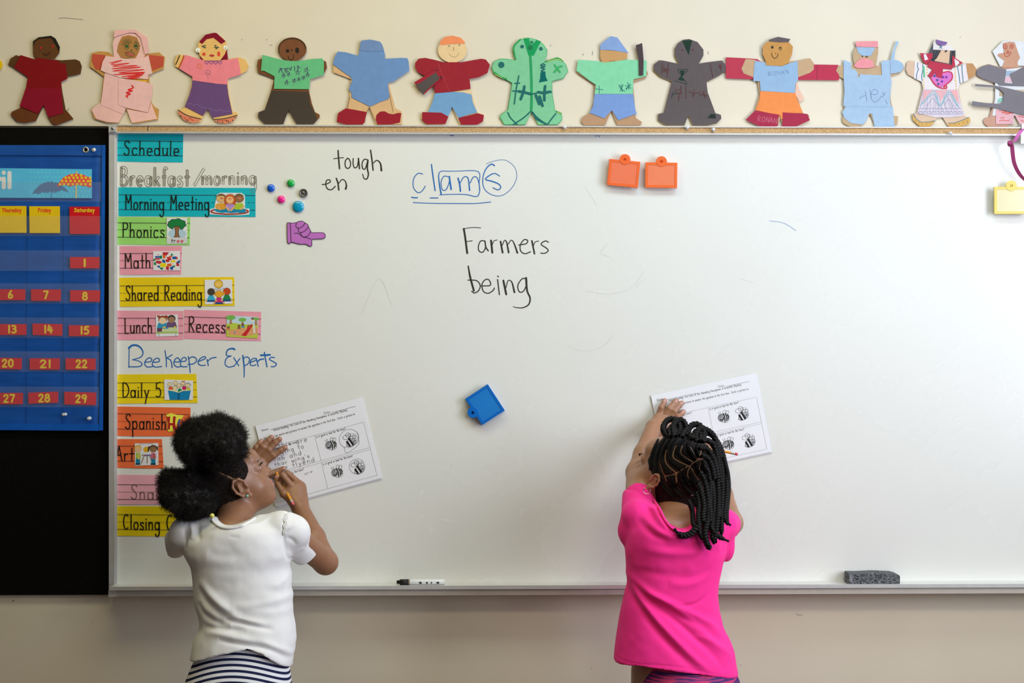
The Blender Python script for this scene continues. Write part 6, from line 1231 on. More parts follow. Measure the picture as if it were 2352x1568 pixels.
def pencil(lab, tip, end, group='pencils'):
    tip = np.array(tip); end = np.array(end); t = thing('pencil', lab, 'pencil', tuple((tip+end)/2), group); d = end-tip; Ln = np.linalg.norm(d); d /= Ln
    MB().cyl(tip+d*.016, end-d*.017, .0036, n=6).make('barrel', mat('pencil_yellow', (.80, .34, .02), .35, .03, 40, coat=.3), t)
    MB().lathe(tip, d, [(.0003, 0), (.0012, .005), (.0034, .0165)], 12).make('sharpened_tip', mat('pencil_wood', (.6, .4, .22), .7), t, True); MB().lathe(tip-d*.0003, d, [(.0002, 0), (.0010, .0045)], 10).make('lead', mat('pencil_lead', (.03, .03, .03), .4), t, True)
    MB().lathe(end-d*.018, d, [(.0036, 0), (.0040, .001), (.0037, .003), (.0040, .005), (.0037, .007), (.0040, .009), (.0038, .010)], 18).make('ferrule', mat('pencil_ferrule', (.68, .64, .55), .3, .03, 40, metal=.7), t, True)
    MB().lathe(end-d*.0085, d, [(.0036, 0), (.0037, .006), (.003, .0083), (0, .0088)], 18).make('eraser_tip', mat('pencil_eraser', (.72, .12, .17), .7), t, True)
    return t
def shoe(x, y, m, parent, dirx=0):
    s = Solid(); c = np.array([x, y, 0.]); s.u(elp(c+[0, .045, .032], (.036, .075, .034)), .01).u(elp(c+[0, -.04, .04], (.031, .042, .045)), .02).i(lambda p: (.012-p[:, 2]).astype(np.float32), .003)
    V, F = s.mesh(c+[-.06, -.11, -.01], c+[.06, .15, .11], .004); o = fast('shoe', V, F, m, parent)
    n = 40; a = np.linspace(0, 2*math.pi, n, endpoint=False); ox = .038*np.cos(a)*(1+.1*np.sin(a)); oy = .018+.103*np.sin(a)
    V = np.r_[np.c_[x+ox, y+oy, 0*a], np.c_[x+ox*1.02, y+oy*1.01, 0*a+.017]]; F = [[i, (i+1) % n, n+(i+1) % n, n+i] for i in range(n)]+[list(range(n))[::-1], list(range(n, 2*n))]
    mk('sole', V, F, M_sole, o); return o
def tubes_np(C_, r, sides=3):
    """many thin tubes at once: C_ (n, m, 3), r (n, m)"""
    n, m, _ = C_.shape; Tn = np.gradient(C_, axis=1); Tn /= np.linalg.norm(Tn, axis=2, keepdims=True)+1e-12
    ref = np.where(np.abs(Tn[..., 2:3]) < .85, np.array([0, 0, 1.]), np.array([1., 0, 0])); a = np.cross(Tn, ref); a /= np.linalg.norm(a, axis=2, keepdims=True)+1e-12; b = np.cross(Tn, a)
    V = np.stack([C_+r[..., None]*(math.cos(2*math.pi*k/sides)*a+math.sin(2*math.pi*k/sides)*b) for k in range(sides)], 2)
    base = (np.arange(n)[:, None, None]*m+np.arange(m-1)[None, :, None])*sides; k = np.arange(sides)[None, None]; k2 = (k+1) % sides
    Q = np.stack([base+k, base+k2, base+sides+k2, base+sides+k], -1).reshape(-1, 4)
    return V.reshape(-1, 3), Q
def sample_surface(V, F, n, rs, keep=None):
    a, b, c, d = [V[F[:, i]] for i in range(4)]; nr = np.cross(c-a, d-b); ar = np.linalg.norm(nr, axis=1); nr /= ar[:, None]+1e-12
    cen = (a+b+c+d)/4; w_ = ar.copy()
    if keep is not None: w_ = w_*keep(cen)
    i = rs.choice(len(F), n, p=w_/w_.sum()); u, v = rs.rand(n, 1), rs.rand(n, 1)
    return (a[i]*(1-u)+b[i]*u)*(1-v)+(d[i]*(1-u)+c[i]*u)*v, nr[i]
def curls(P, Nn, rs, Lmin, Lmax, rc, turns, thick, m=9):
    n = len(P); t = np.linspace(0, 1, m)[None, :, None]; Ln = rs.uniform(Lmin, Lmax, (n, 1, 1)); ax = Nn+rs.normal(0, .45, (n, 3)); ax /= np.linalg.norm(ax, axis=1)[:, None]
    u = np.cross(ax, rs.normal(size=(n, 3))); u /= np.linalg.norm(u, axis=1)[:, None]; v = np.cross(ax, u); ph = rs.uniform(0, 6.28, (n, 1, 1)); tw = rs.uniform(turns*.6, turns*1.5, (n, 1, 1))*2*math.pi
    R_ = rc*rs.uniform(.5, 1.5, (n, 1, 1)); C_ = P[:, None]+ax[:, None]*Ln*t+R_*np.minimum(1, t*3)*(np.cos(ph+tw*t)*u[:, None]+np.sin(ph+tw*t)*v[:, None])-R_*0
    return tubes_np(C_, np.full((n, m), thick)*np.linspace(1, .55, m)[None])
def rope(P, r, pitch, per=14, taper=True, sides=7):
    """two strands twisted round each other along P"""
    P = np.asarray(P, float); seg = np.r_[0, np.cumsum(np.linalg.norm(np.diff(P, axis=0), axis=1))]; Ln = seg[-1]; m = max(12, int(Ln/pitch*per)); s = np.linspace(0, Ln, m)
    C_ = np.stack([np.interp(s, seg, P[:, i]) for i in range(3)], 1); Tn = np.gradient(C_, axis=0); Tn /= np.linalg.norm(Tn, axis=1)[:, None]
    a = np.cross(Tn, [0, -1., 0.1]); a /= np.linalg.norm(a, axis=1)[:, None]+1e-9; b = np.cross(Tn, a); k = np.ones(m)
    if taper: k = np.clip((Ln-s)/.02, .45, 1)
    th = 2*math.pi*s/pitch; o = []
    for ph in (0, math.pi): o.append(C_+(.52*r*k)[:, None]*(np.cos(th+ph)[:, None]*a+np.sin(th+ph)[:, None]*b))
    return tubes_np(np.stack(o), np.stack([.62*r*k]*2), sides)

# ================================================================== girl in the white shirt
def girl_white():
    TX = W3(555, 1500, .36)[0]
    t = thing('person', 'girl with black curly puffs, white puff-sleeved shirt and striped skirt, writing with a pencil', 'person', (TX, -.37, 0))
    f = (math.cos(R(33))*math.cos(R(16)), math.cos(R(33))*math.sin(R(16)), math.sin(R(33))); M = frame_head(f)
    eye = W3(599, 1070, .25); k = .96
    C_ = eye-M@(np.array([.078, -.030, 0])*k)
    B = Solid(); g = head_parts(B, C_, M, k)
    hd = Solid(); hd.L = list(B.L)
    # neck, shoulders, chest
    B.u(cap(g(-.022, 0, -.055), W3(530, 1225, .340), .041, .045), .02)
    B.u(cap(W3(530, 1240, .345), W3(648, 1226, .345), .038, .032), .02); B.u(cap(W3(530, 1240, .345), W3(430, 1234, .34), .038, .032), .02)
    px2z = lambda y, d=.36: W3(1176, y, d)[2]
    rows = [(1215, 470, 640), (1245, 428, 668), (1290, 446, 662), (1340, 452, 666), (1400, 460, 668), (1450, 455, 672), (1500, 448, 668), (1560, 440, 668), (1640, 440, 672)]
    mk_slices = lambda rows, dy, ry, sh=0.0, p=2.3: slices([px2z(y) for y, a, b in rows], [(W3(a, y, dd)[0]+W3(b, y, dd)[0])/2 for (y, a, b), dd in zip(rows, dy)], [-dd for dd in dy], [(W3(b, y, dd)[0]-W3(a, y, dd)[0])/2-sh for (y, a, b), dd in zip(rows, dy)], [r-sh for r in ry], p)
    dys = np.interp([r[0] for r in rows], [1200, 1300, 1420, 1600], [.345, .34, .355, .38]); rys = np.interp([r[0] for r in rows], [1200, 1260, 1400, 1500, 1640], [.055, .080, .078, .088, .10])
    B.u(mk_slices(rows, dys, rys, .008), .02)
    # right arm with the pencil hand
    sh, el, wr = W3(655, 1216, .34), W3(748, 1291, .225), W3(690, 1168, .105)
    B.u(cap(sh, el, .034, .0285), .02); B.u(cap(el, (el*.55+wr*.45), .0275, .027), .014); B.u(cap((el*.55+wr*.45), wr, .027, .0215), .01)
    pz = lambda x, y, d: W3(x, y, d)
    B.u(cap(pz(688, 1160, .098), pz(683, 1122, .070), .0205, .0205), .012); B.u(cap(pz(676, 1150, .098), pz(666, 1124, .078), .016, .015), .010); B.u(cap(pz(692, 1152, .085), pz(690, 1118, .060), .017, .014), .01)
    finger(B, [pz(673, 1120, .082), pz(650, 1092, .084), pz(644, 1104, .074), pz(641, 1113, .060)], .0092, .0066)
    finger(B, [pz(688, 1111, .070), pz(660, 1087, .060), pz(648, 1096, .040), pz(646, 1106, .030)], .0090, .0064)
    finger(B, [pz(693, 1118, .052), pz(668, 1092, .040), pz(656, 1103, .026), pz(662, 1114, .026)], .0082, .0060); finger(B, [pz(694, 1130, .040), pz(674, 1105, .026), pz(664, 1115, .025), pz(668, 1124, .026)], .0074, .0056)
    finger(B, [pz(672, 1150, .097), pz(652, 1134, .092), pz(639, 1112, .076), pz(635.5, 1096, .058)], .0115, .0068, .008)
    # left arm, flat hand
    sl, el2, wl = W3(425, 1228, .335), W3(462, 1195, .15), W3(577, 1096, .048)
    B.u(cap(sl, el2, .033, .028), .02); B.u(cap(el2, wl, .0275, .020), .014)
    hz = .0225
    B.u(cap(pz(580, 1090, .042), pz(594, 1062, .030), .0175, .0155), .012); B.u(cap(pz(584, 1088, .036), pz(605, 1068, .028), .0155, .013), .01); B.u(cap(pz(576, 1078, .034), pz(585, 1050, .027), .0145, .012), .01)
    finger(B, [pz(607, 1062, .028), pz(628, 1046, .027), pz(645, 1034, hz), pz(655, 1028, hz-.002)], .0098, .0069); finger(B, [pz(598, 1054, .028), pz(618, 1033, .028), pz(633, 1016, hz), pz(642, 1008, hz-.002)], .0100, .0070)
    finger(B, [pz(589, 1047, .027), pz(604, 1026, .028), pz(617, 1011, hz), pz(624, 1004, hz-.002)], .0096, .0068); finger(B, [pz(580, 1044, .026), pz(588, 1027, .026), pz(596, 1017, hz), pz(601, 1012, hz-.002)], .0076, .0056)
    finger(B, [pz(592, 1086, .034), pz(614, 1090, .032), pz(636, 1084, hz+.001), pz(651, 1076, hz-.001)], .0115, .0068, .008)
    loc = lambda p: (np.asarray(p)-C_)@M/k
    def hairline(p):
        q = loc(p); return np.maximum(np.maximum(q[:, 0]*.86-q[:, 2]*.50-.040, -.064-q[:, 2]+.12*q[:, 0]), -.2)*k
    base = (.27, .124, .064)
    ey = [g(.079, s*.031, -.0015) for s in (-1, 1)]
    lips = [(elp(g(.079, 0, -.0500), np.array([.010, .018, .0052])*k, M), (.36, .115, .095), .003), (elp(g(.078, 0, -.0605), np.array([.010, .0165, .0060])*k, M), (.38, .125, .11), .003)]
    nails = [(elp(pz(x, y, d), (.0056, .0056, .0056)), (.46, .22, .17), .003) for x, y, d in ((658, 1025, .029), (645.5, 1004.5, .029), (626, 1001, .029), (602, 1010, .028), (654, 1074, .030), (635, 1092, .066))]
    brow = [(elp(g(.082, s*.032, .0145), np.array([.008, .0135, .0024])*k, M), (.035, .016, .010), .003) for s in (-1, 1)]
    V, F = B.mesh((W3(385, 0, .3)[0], -.47, .895), (W3(800, 0, .3)[0], -.008, 1.27), .0018)
    body = fast('body', V, F, M_skin1, t, tint_by(V, base, lips+nails+brow+[(elp(g(.010, s*.0735, -.014), np.array([.021, .014, .031])*k, M), base, .004) for s in (-1, 1)]))
    # lower body and legs as one skin
    Lg = Solid(); zx = W3(555, 1500, .37)[0]; Lg.u(mk_slices(rows, dys, rys, .009), .01).u(elp((zx, -.385, .66), (.105, .082, .09)), .04)
    for s in (-1, 1): Lg.u(cap((zx+s*.058, -.385, .62), (zx+s*.062, -.37, .335), .060, .040), .02).u(cap((zx+s*.062, -.37, .335), (zx+s*.064, -.385, .24), .039, .041), .015).u(cap((zx+s*.064, -.385, .24), (zx+s*.066, -.375, .07), .041, .026), .015)
    V, F = Lg.mesh((zx-.25, -.52, .04), (zx+.25, -.25, 1.03), .005); fast('lower_body', V, F, M_skin1, t, np.tile(base, (len(V), 1)))
    for s in (-1, 1): shoe(zx+s*.066, -.35, M_shoe1, t)
    # eyes
    for e, s in zip(ey, (-1, 1)):
        eb = MB().lathe(g(.0645, s*.0305, -.001)-M@np.array([.0125, 0, 0]), M[:, 0], [(.0119*math.sin(a), .0125-.0119*math.cos(a)) for a in np.linspace(.05, 3.09, 14)], 24).make('eyeball', M_eye, t, True)
        c = g(.0645, s*.0305, -.001); dr_ = M@np.array([.97, -s*.10 if s < 0 else .1, -.12]); dr_ /= np.linalg.norm(dr_); MB().lathe(c+dr_*.0112, dr_, [(.0058, 0), (.0050, .0007), (.003, .0012), (0, .0014)], 18).make('iris', M_iris, eb, True)
    mb = MB()
    for s in (-1, 1):
        arc = [g(.0745+.006*math.cos(a), s*(.031+.0135*math.sin(a)), .0045+.0012*math.cos(a)) for a in np.linspace(-1.2, 1.2, 10)]
        mb.tube(arc, .0011, 5)
        for a in np.linspace(-.9, 1.1, 12): p = g(.0755+.006*math.cos(a), s*(.031+.0135*math.sin(a)), .0045); q = p+M@np.array([.0075*math.cos(a), s*.006*math.sin(a), .002]); mb.tube([p, (p+q)/2+M@np.array([0, 0, -.0008]), q], [.0004, .0004, .0002], 3)
    mb.make('eyelashes', M_lash, t, True)
    # shirt
    Sh = Solid(); rw = [(1195, 500, 610), (1215, 462, 648), (1240, 421, 671), (1270, 422, 672), (1300, 440, 664), (1337, 446, 670), (1382, 447, 671), (1410, 457, 672), (1432, 461, 676), (1464, 447, 679), (1496, 440, 673), (1523, 436, 671), (1580, 432, 672)]
    dy = np.interp([r[0] for r in rw], [1200, 1300, 1420, 1600], [.345, .34, .355, .38]); ry = np.interp([r[0] for r in rw], [1195, 1215, 1260, 1400, 1500, 1600], [.066, .082, .090, .087, .102, .110])
    Sh.u(mk_slices(rw, dy, ry, 0, 2.2), .01)
    Sh.u(cap(W3(560, 1232, .35), W3(640, 1214, .345), .044, .038), .02).u(cap(W3(500, 1232, .35), W3(436, 1224, .34), .044, .037), .02)
    sA, sB = W3(650, 1213, .342), W3(712, 1278, .262)
    Sh.u(elp(W3(672, 1222, .335), (.042, .042, .042)), .012).u(cap(sA, sB, .039, .0345), .012)
    lA, lB = W3(432, 1228, .338), W3(398, 1252, .25); Sh.u(elp(W3(420, 1225, .335), (.032, .040, .038)), .012).u(cap(lA, lB, .038, .033), .012)
    def plane(c, n): c = np.array(c, np.float32); n = np.array(n, np.float32); n = n/np.linalg.norm(n); return lambda p: ((p-c)@n).astype(np.float32)
    dA = (sB-sA)/np.linalg.norm(sB-sA); cutA = sA+dA*(np.linalg.norm(sB-sA)-.018)
    near = lambda c, r: elp(c, (r, r, r))
    def cut(c, n, r):
        pl = plane(c, n); nr = near(np.array(c)+np.array(n)*r*.8, r); return lambda p: np.maximum(-pl(p), nr(p))
    Sh.s_(cut(cutA, dA, .07), .002)
    dL = (lB-lA)/np.linalg.norm(lB-lA); Sh.s_(cut(lA+dL*(np.linalg.norm(lB-lA)-.012), dL, .06), .002)
    nc = W3(531, 1160, .42); nr_ = (.0700, .050)
    Sh.s_(lambda p: ((np.sqrt(((p[:, 0]-nc[0])/nr_[0])**2+((p[:, 2]-nc[2]-.10*(p[:, 0]-nc[0]))/nr_[1])**2)-1)*.05).astype(np.float32), .003)
    hx = [W3(x, 1500, .45)[0] for x in (380, 437, 500, 568, 600, 627, 671, 720)]; hzv = [W3(1176, y, .45)[2] for y in (1540, 1524, 1501, 1487, 1499, 1520, 1559, 1600)]
    Sh.i(lambda p: (np.interp(p[:, 0], hx, hzv)-p[:, 2]).astype(np.float32), .002)
    o3 = lambda P: T(360, 1150, 3.752, P)
    FD = [creases([(o3([(350,690),(430,790),(540,880),(650,950),(730,1000)]), .0055, .010, .43), (o3([(345,760),(420,870),(520,950),(620,1000)]), -.004, .009, .43), (o3([(590,1012),(720,1035),(860,1070),(1010,1112)]), -.0060, .0055, .43), (o3([(330,890),(400,985),(540,1045),(640,1060)]), -.005, .008, .43),
        (o3([(640,985),(800,1030),(950,1075)]), .004, .008, .43), (o3([(380,1095),(560,1095),(780,1105)]), -.005, .007, .43), (o3([(400,1130),(560,1135),(720,1165),(900,1200)]), .0045, .009, .43), (o3([(540,1180),(700,1205),(900,1238),(1030,1295),(1140,1400)]), -.006, .006, .43),
        (o3([(880,1180),(1040,1270),(1120,1340),(1165,1450)]), .004, .008, .43), (o3([(640,900),(760,905),(1000,880),(1170,860)]), .003, .010, .43), (o3([(700,940),(900,960),(1150,990)]), .0025, .010, .43), (o3([(1130,560),(1110,500),(1095,420),(1085,290)]), -.004, .0035, .40), (o3([(1085,300),(1100,180),(1105,100)]), -.0030, .003, .38),
        (o3([(1115,240),(1160,220),(1200,190)]), .003, .005, .38), (o3([(1150,500),(1200,440),(1260,420)]), .0025, .006, .36), (o3([(1130,300),(1180,330),(1210,380)]), -.003, .005, .36), (o3([(230,240),(240,330),(240,420)]), -.004, .005, .39), (o3([(270,200),(300,270),(300,330)]), .004, .006, .39), (o3([(330,200),(350,290),(390,330)]), -.003, .006, .40),
        (o3([(620,300),(680,310),(720,300)]), -.0015, .004, .42), (o3([(440,450),(560,470),(800,460)]), -.002, .012, .42), (o3([(380,620),(600,640),(860,630)]), .002, .012, .42), (o3([(900,760),(1050,800),(1160,790)]), -.002, .010, .42), (o3([(1130,620),(1080,700),(1000,760)]), .002, .008, .42)]), lambda p: noise3(p, 26, 1)*.003+noise3(p, 60, 2)*.0012]
    V, F = Sh.mesh((W3(380, 0, .3)[0], -.50, W3(1176, 1590, .45)[2]), (W3(740, 0, .3)[0], -.20, 1.12), .0026); V = displace(V, F, FD)
    fast('shirt', V, F, M_white_shirt, t, label='white short puff-sleeved shirt')
    cp = []
    for a_ in np.linspace(R(197), R(352), 26):
        x = nc[0]+nr_[0]*1.035*math.cos(a_); z = nc[2]+nr_[1]*1.05*math.sin(a_)+.10*(x-nc[0]); y = -.62
        for _ in range(80):
            v = float(Sh(np.array([[x, y, z]], np.float32))[0]); y += v*.7
            if abs(v) < 1e-4: break
        if -.55 < y < -.24: cp.append((x, y-.0012, z))
    if len(cp) > 3: MB().tube(catmull(cp, 3), .0030, 8).make('collar_binding', M_white_shirt, t, True)
    tr = [hit(x, y, Sh, .6) for x, y in [(657, 1180), (655, 1186), (652, 1193), (655, 1200), (651, 1207), (654, 1214), (650, 1221), (652, 1228)]]
    tr = [q+np.array([(.0009*math.sin(i*2.4)), -.0006, 0]) for i, q in enumerate(tr) if q is not None]
    if len(tr) > 4:
        mb = MB(); mb.tube(catmull(tr, 4), .0019, 7)
        mb.tube(catmull([q+np.array([.0035, -.0002, .001*math.sin(i*3)]) for i, q in enumerate(tr)], 4), .0013, 7)
        mb.make('ruffle_trim', M_white_shirt, t, True)
    # skirt
    Sk = Solid(); sr = [(1440, 462, 660), (1490, 456, 660), (1520, 441, 664), (1568, 421, 670), (1640, 405, 682), (1740, 392, 700), (1800, 388, 706)]
    Sk.u(mk_slices(sr, [.368, .372, .378, .385, .39, .39, .39], [.070, .077, .086, .103, .122, .132, .137], 0, 2.1), .01)
    Sk.i(lambda p: (p[:, 2]-W3(1176, 1452, .37)[2]).astype(np.float32), .002).s_(lambda p: (p[:, 2]-W3(1176, 1786, .37)[2]).astype(np.float32)*1, .002)
    skg = bpy.data.objects
    V, F = Sk.mesh((W3(360, 0, .3)[0], -.56, W3(1176, 1810, .37)[2]), (W3(740, 0, .3)[0], -.22, W3(1176, 1440, .37)[2]), .0045)
    fast('skirt', V, F, M_stripe, t, label='navy and white striped jersey skirt')
    # hair: short scalp hair and two curly puffs
    rs = np.random.RandomState(11)
    Hc = Solid(); Hc.u(elp(g(-.012, 0, .018), np.array([.0900, .0720, .0820])*k, M), .01); Hc.u(elp(g(-.03, 0, -.03), np.array([.055, .055, .05])*k, M), .03)
    Hc.d(lambda p: (np.clip(hairline(p)+.009, 0, .02)*.22).astype(np.float32)); Hc.i(lambda p: hairline(p).astype(np.float32), .003); Hc.s_(elp(g(.013, -.078, -.018), np.array([.017, .02, .030])*k, M), .004); Hc.s_(elp(g(.013, .078, -.018), np.array([.017, .02, .030])*k, M), .004)
    part = [hit(x, y, Hc, .6) for x, y in [(448, 1056), (470, 1068), (495, 1080), (520, 1092), (545, 1104), (552, 1110)]]; part = [p for p in part if p is not None]
    for a, b in zip(part[:-1], part[1:]): Hc.s_(cap(a, b, .0022), .001)
    V, F = Hc.mesh(C_-.13, C_+.13, .0022); hp = fast('hair', V, F, M_scalp1, t, label='short black hair drawn back from a parting')
    for ctr, rad, Mx, rot, nC, Lr, lab in ((W3(484, 1014, .33), (.080, .085, .054), None, 0, 14000, (.007, .019), 'large curly black puff on top of the head'), (W3(430, 1140, .355), (.050, .058, .043), None, 0, 7000, (.007, .018), 'smaller curly black puff at the back of the head')):
        Pf = Solid(); Pf.u(elp(ctr, rad), .01)
        if rad[0] > .08: Pf.u(elp(W3(436, 1054, .34), (.036, .05, .034)), .03).u(elp(W3(500, 1062, .36), (.05, .045, .03)), .03).u(elp(W3(552, 1034, .32), (.018, .05, .045)), .03).u(elp(W3(552, 1066, .34), (.019, .03, .022)), .012)
        else: Pf.u(elp(W3(412, 1112, .35), (.036, .045, .030)), .02).u(elp(W3(455, 1160, .36), (.030, .04, .026)), .02)
        Pf.d(lambda p: (noise3(p, 34, 5)*.028+noise3(p, 85, 6)*.012+noise3(p, 190, 7)*.004).astype(np.float32))
        V, F = Pf.mesh(ctr-.15, ctr+.15, .0032); pf = fast('hair_puff', V, F, M_hair1, t, label=lab)
        P, Nn = sample_surface(V, F, nC, rs, lambda c: (c[:, 1] < ctr[1]+.045).astype(float)+.12)
        Vc, Qc = curls(P-Nn*.003, Nn, rs, Lr[0], Lr[1], .0017, 2.2, .00034); fast('curls', Vc, Qc, M_hair1, pf, kind='stuff')
    V, F = Hc.mesh(C_-.13, C_+.13, .004)
    P, Nn = sample_surface(V, F, 9500, rs, lambda c: (c[:, 1] < C_[1]+.02).astype(float)); pp = np.array(part); dm = np.min(np.linalg.norm(P[:, None]-pp[None], axis=2), 1) if len(pp) else np.full(len(P), 1.)
    seg = np.array([[a*(1-s)+b*s for s in np.linspace(0, 1, 8)] for a, b in zip(part[:-1], part[1:])]).reshape(-1, 3) if len(part) > 1 else pp
    dm = np.min(np.linalg.norm(P[:, None]-seg[None], axis=2), 1); ok = (dm > .0045) & (hd(P.astype(np.float32)) > -.0003); ax = M@np.array([-.5, 0, .35]); P, Nn = P[ok], Nn[ok]
    Vc, Qc = curls(P, Nn*.55+ax, rs, .003, .0080, .0009, 1.2, .00034, 6); fast('short_curls', Vc, Qc, M_hair1, hp, kind='stuff')
    MB().lathe(W3(487, 1184, .412), (.2, -1, 0), [(0, -.004), (.0045, -.002), (.0058, .001), (.004, .004), (0, .0055)], 14).make('hair_bobble', mat('bobble_yellow', (.62, .58, .10), .3, coat=.6), t, True)
    s_ = hit(568, 1138.5, B, .6)
    if s_ is not None: MB().lathe(s_-[0, .0005, 0], (.2, -1, 0), [(.0034, 0), (.0036, .001), (.0027, .0028), (0, .0036)], 16).make('ear_stud', mat('stud_green', (.16, .42, .36), .15, coat=1), t, True)
    pencil('yellow pencil with pink eraser held by the girl in white', W3(630.5, 1077, .0172), W3(673.5, 1158, .134))
    return t
girl_white()

# ================================================================== girl in the pink T-shirt
def girl_pink():
    TX = W3(1560, 1500, .38)[0]
    t = thing('person', 'girl with twisted braids and bright pink T-shirt reaching up to her worksheet', 'person', (TX, -.39, 0))
    ph, th = R(52), R(30); f = (-math.sin(ph)*math.cos(th), math.cos(ph)*math.cos(th), math.sin(th)); M = frame_head(f); k = 1.05
    ear = W3(1500, 1109, .30); C_ = ear-M@(np.array([.000, .074, -.016])*k)+np.array([.004, 0, 0])
    B = Solid(); g = head_parts(B, C_, M, k, .70, .004); hd = Solid(); hd.L = list(B.L); pz = lambda x, y, d: W3(x, y, d)
    nb = W3(1556, 1228, .345)
    B.u(cap(g(-.026, 0, -.05), nb, .040, .046), .02)
    px2z = lambda y: W3(1176, y, .38)[2]
    def mks(rows, dy, ry, sh=0.0, p=2.2): return slices([px2z(y) for y, a, b in rows], [(W3(a, y, d)[0]+W3(b, y, d)[0])/2 for (y, a, b), d in zip(rows, dy)], [-d for d in dy], [(W3(b, y, d)[0]-W3(a, y, d)[0])/2-sh for (y, a, b), d in zip(rows, dy)], [r-sh for r in ry], p)
    rw = [(1172, 1500, 1625), (1195, 1462, 1655), (1222, 1441, 1667), (1250, 1436, 1668), (1280, 1438, 1664), (1309, 1438, 1656), (1340, 1438, 1650), (1369, 1434, 1647), (1405, 1426, 1651), (1443, 1419, 1662), (1497, 1412, 1686), (1540, 1408, 1693), (1600, 1404, 1698)]
    ys_ = [r[0] for r in rw]; dy = np.interp(ys_, [1180, 1300, 1430, 1600], [.355, .35, .365, .385]); ry = np.interp(ys_, [1172, 1195, 1250, 1400, 1500, 1600], [.062, .080, .090, .086, .100, .110])
    br = [(1225, 1462, 1640), (1260, 1452, 1650), (1340, 1452, 1636), (1400, 1450, 1640), (1470, 1442, 1664), (1540, 1430, 1684), (1640, 1430, 1688)]
    by = np.interp([r[0] for r in br], [1180, 1300, 1430, 1600], [.355, .35, .365, .385]); bry = np.interp([r[0] for r in br], [1220, 1400, 1640], [.066, .076, .094])
    B.u(mks(br, by, bry, .006), .02)
    sl, sr = W3(1466, 1190, .345), W3(1652, 1205, .345)
    B.u(cap(nb, sl, .040, .033), .02).u(cap(nb, sr, .040, .033), .02)
    # left arm up to the flat hand
    el, wr = W3(1464, 1085, .165), W3(1500, 982, .060)
    B.u(cap(sl, el, .034, .0275), .02).u(cap(el, el*.6+wr*.4, .0270, .0255), .012).u(cap(el*.6+wr*.4, wr, .0255, .0195), .01); hz = .0225
    B.u(cap(pz(1502, 980, .052), pz(1512, 962, .034), .0175, .0150), .012).u(cap(pz(1508, 986, .050), pz(1529, 970, .034), .0185, .0160), .012).u(cap(pz(1515, 990, .046), pz(1541, 975, .032), .0165, .0140), .012)
    finger(B, [pz(1513, 953, .030), pz(1519, 936, .031), pz(1525, 925, hz+.001), pz(1527.5, 919, hz-.001)], .0082, .0058, .003); finger(B, [pz(1524, 957, .031), pz(1537, 938, .032), pz(1548, 926, hz+.001), pz(1554, 920, hz-.001)], .0088, .0064, .003)
    finger(B, [pz(1536, 963, .031), pz(1549, 944, .032), pz(1560, 931, hz+.001), pz(1566, 925, hz-.001)], .0090, .0064, .003); finger(B, [pz(1547, 970, .030), pz(1558, 957, .031), pz(1566, 949, hz+.001), pz(1570, 945, hz-.001)], .0088, .0064, .003)
    finger(B, [pz(1525, 992, .044), pz(1543, 996, .036), pz(1557, 992, .028), pz(1566, 985, hz)], .0115, .0070, .008)
    # right arm, hand with pencil hidden behind the braids
    er, wr2 = W3(1679, 1200, .205), W3(1640, 1075, .075)
    B.u(cap(sr, er, .033, .0285), .02).u(cap(er, er*.5+wr2*.5, .0275, .0255), .012).u(cap(er*.5+wr2*.5, wr2, .0255, .020), .01)
    B.u(cap(pz(1638, 1068, .070), pz(1627, 1040, .055), .019, .018), .012).u(cap(pz(1646, 1066, .062), pz(1638, 1036, .045), .017, .015), .01)
    for x, y, d in ((1620, 1032, .060), (1628, 1026, .048), (1636, 1026, .038), (1643, 1032, .030)): finger(B, [pz(x+6, y+10, d+.004), pz(x-6, y-5, d), pz(x-14, y+2, max(.024, d-.012)), pz(x-12, y+10, max(.024, d-.016))], .0086, .0062)
    finger(B, [pz(1628, 1060, .072), pz(1610, 1048, .066), pz(1602, 1034, .052), pz(1600, 1026, .044)], .011, .0068, .008)
    base = (.34, .165, .088)
    loc = lambda p: (np.asarray(p)-C_)@M/k
    def hairline(p):
        q = loc(p); return np.maximum(q[:, 0]*.86-q[:, 2]*.50-.055, -.070-q[:, 2]+.35*q[:, 0]-.02)*k
    lips = [(elp(g(.079, 0, -.055), np.array([.010, .018, .012])*k, M), (.36, .115, .095), .003)]
    nails = [(elp(pz(x, y, d), (.0056,)*3), (.50, .26, .20), .003) for x, y, d in ((1527.5, 918, .029), (1555, 919, .030), (1567, 924, .030), (1571.5, 944, .030))]
    V, F = B.mesh((W3(1415, 0, .3)[0], -.47, W3(1176, 1262, .30)[2]), (W3(1730, 0, .15)[0], -.008, 1.37), .0018)
    fast('body', V, F, M_skin2, t, tint_by(V, base, lips+nails+[(elp(g(.004, s*.0735, -.014), np.array([.014, .013, .021])*k, M), base, .004) for s in (-1, 1)]))
    Lg = Solid(); zx = W3(1578, 1500, .39)[0]; Lg.u(mks(br, by, bry, .020), .01).u(elp((zx, -.395, .66), (.104, .082, .09)), .04)
    for s in (-1, 1): Lg.u(cap((zx+s*.058, -.395, .62), (zx+s*.062, -.38, .335), .060, .040), .02).u(cap((zx+s*.062, -.38, .335), (zx+s*.064, -.395, .24), .039, .041), .015).u(cap((zx+s*.064, -.395, .24), (zx+s*.066, -.385, .07), .041, .026), .015)
    V, F = Lg.mesh((zx-.25, -.54, .04), (zx+.25, -.25, W3(1176, 1258, .38)[2]), .005); fast('lower_body', V, F, M_skin2, t, np.tile(base, (len(V), 1)))
    for s in (-1, 1): shoe(zx+s*.066, -.36, M_shoe2, t)
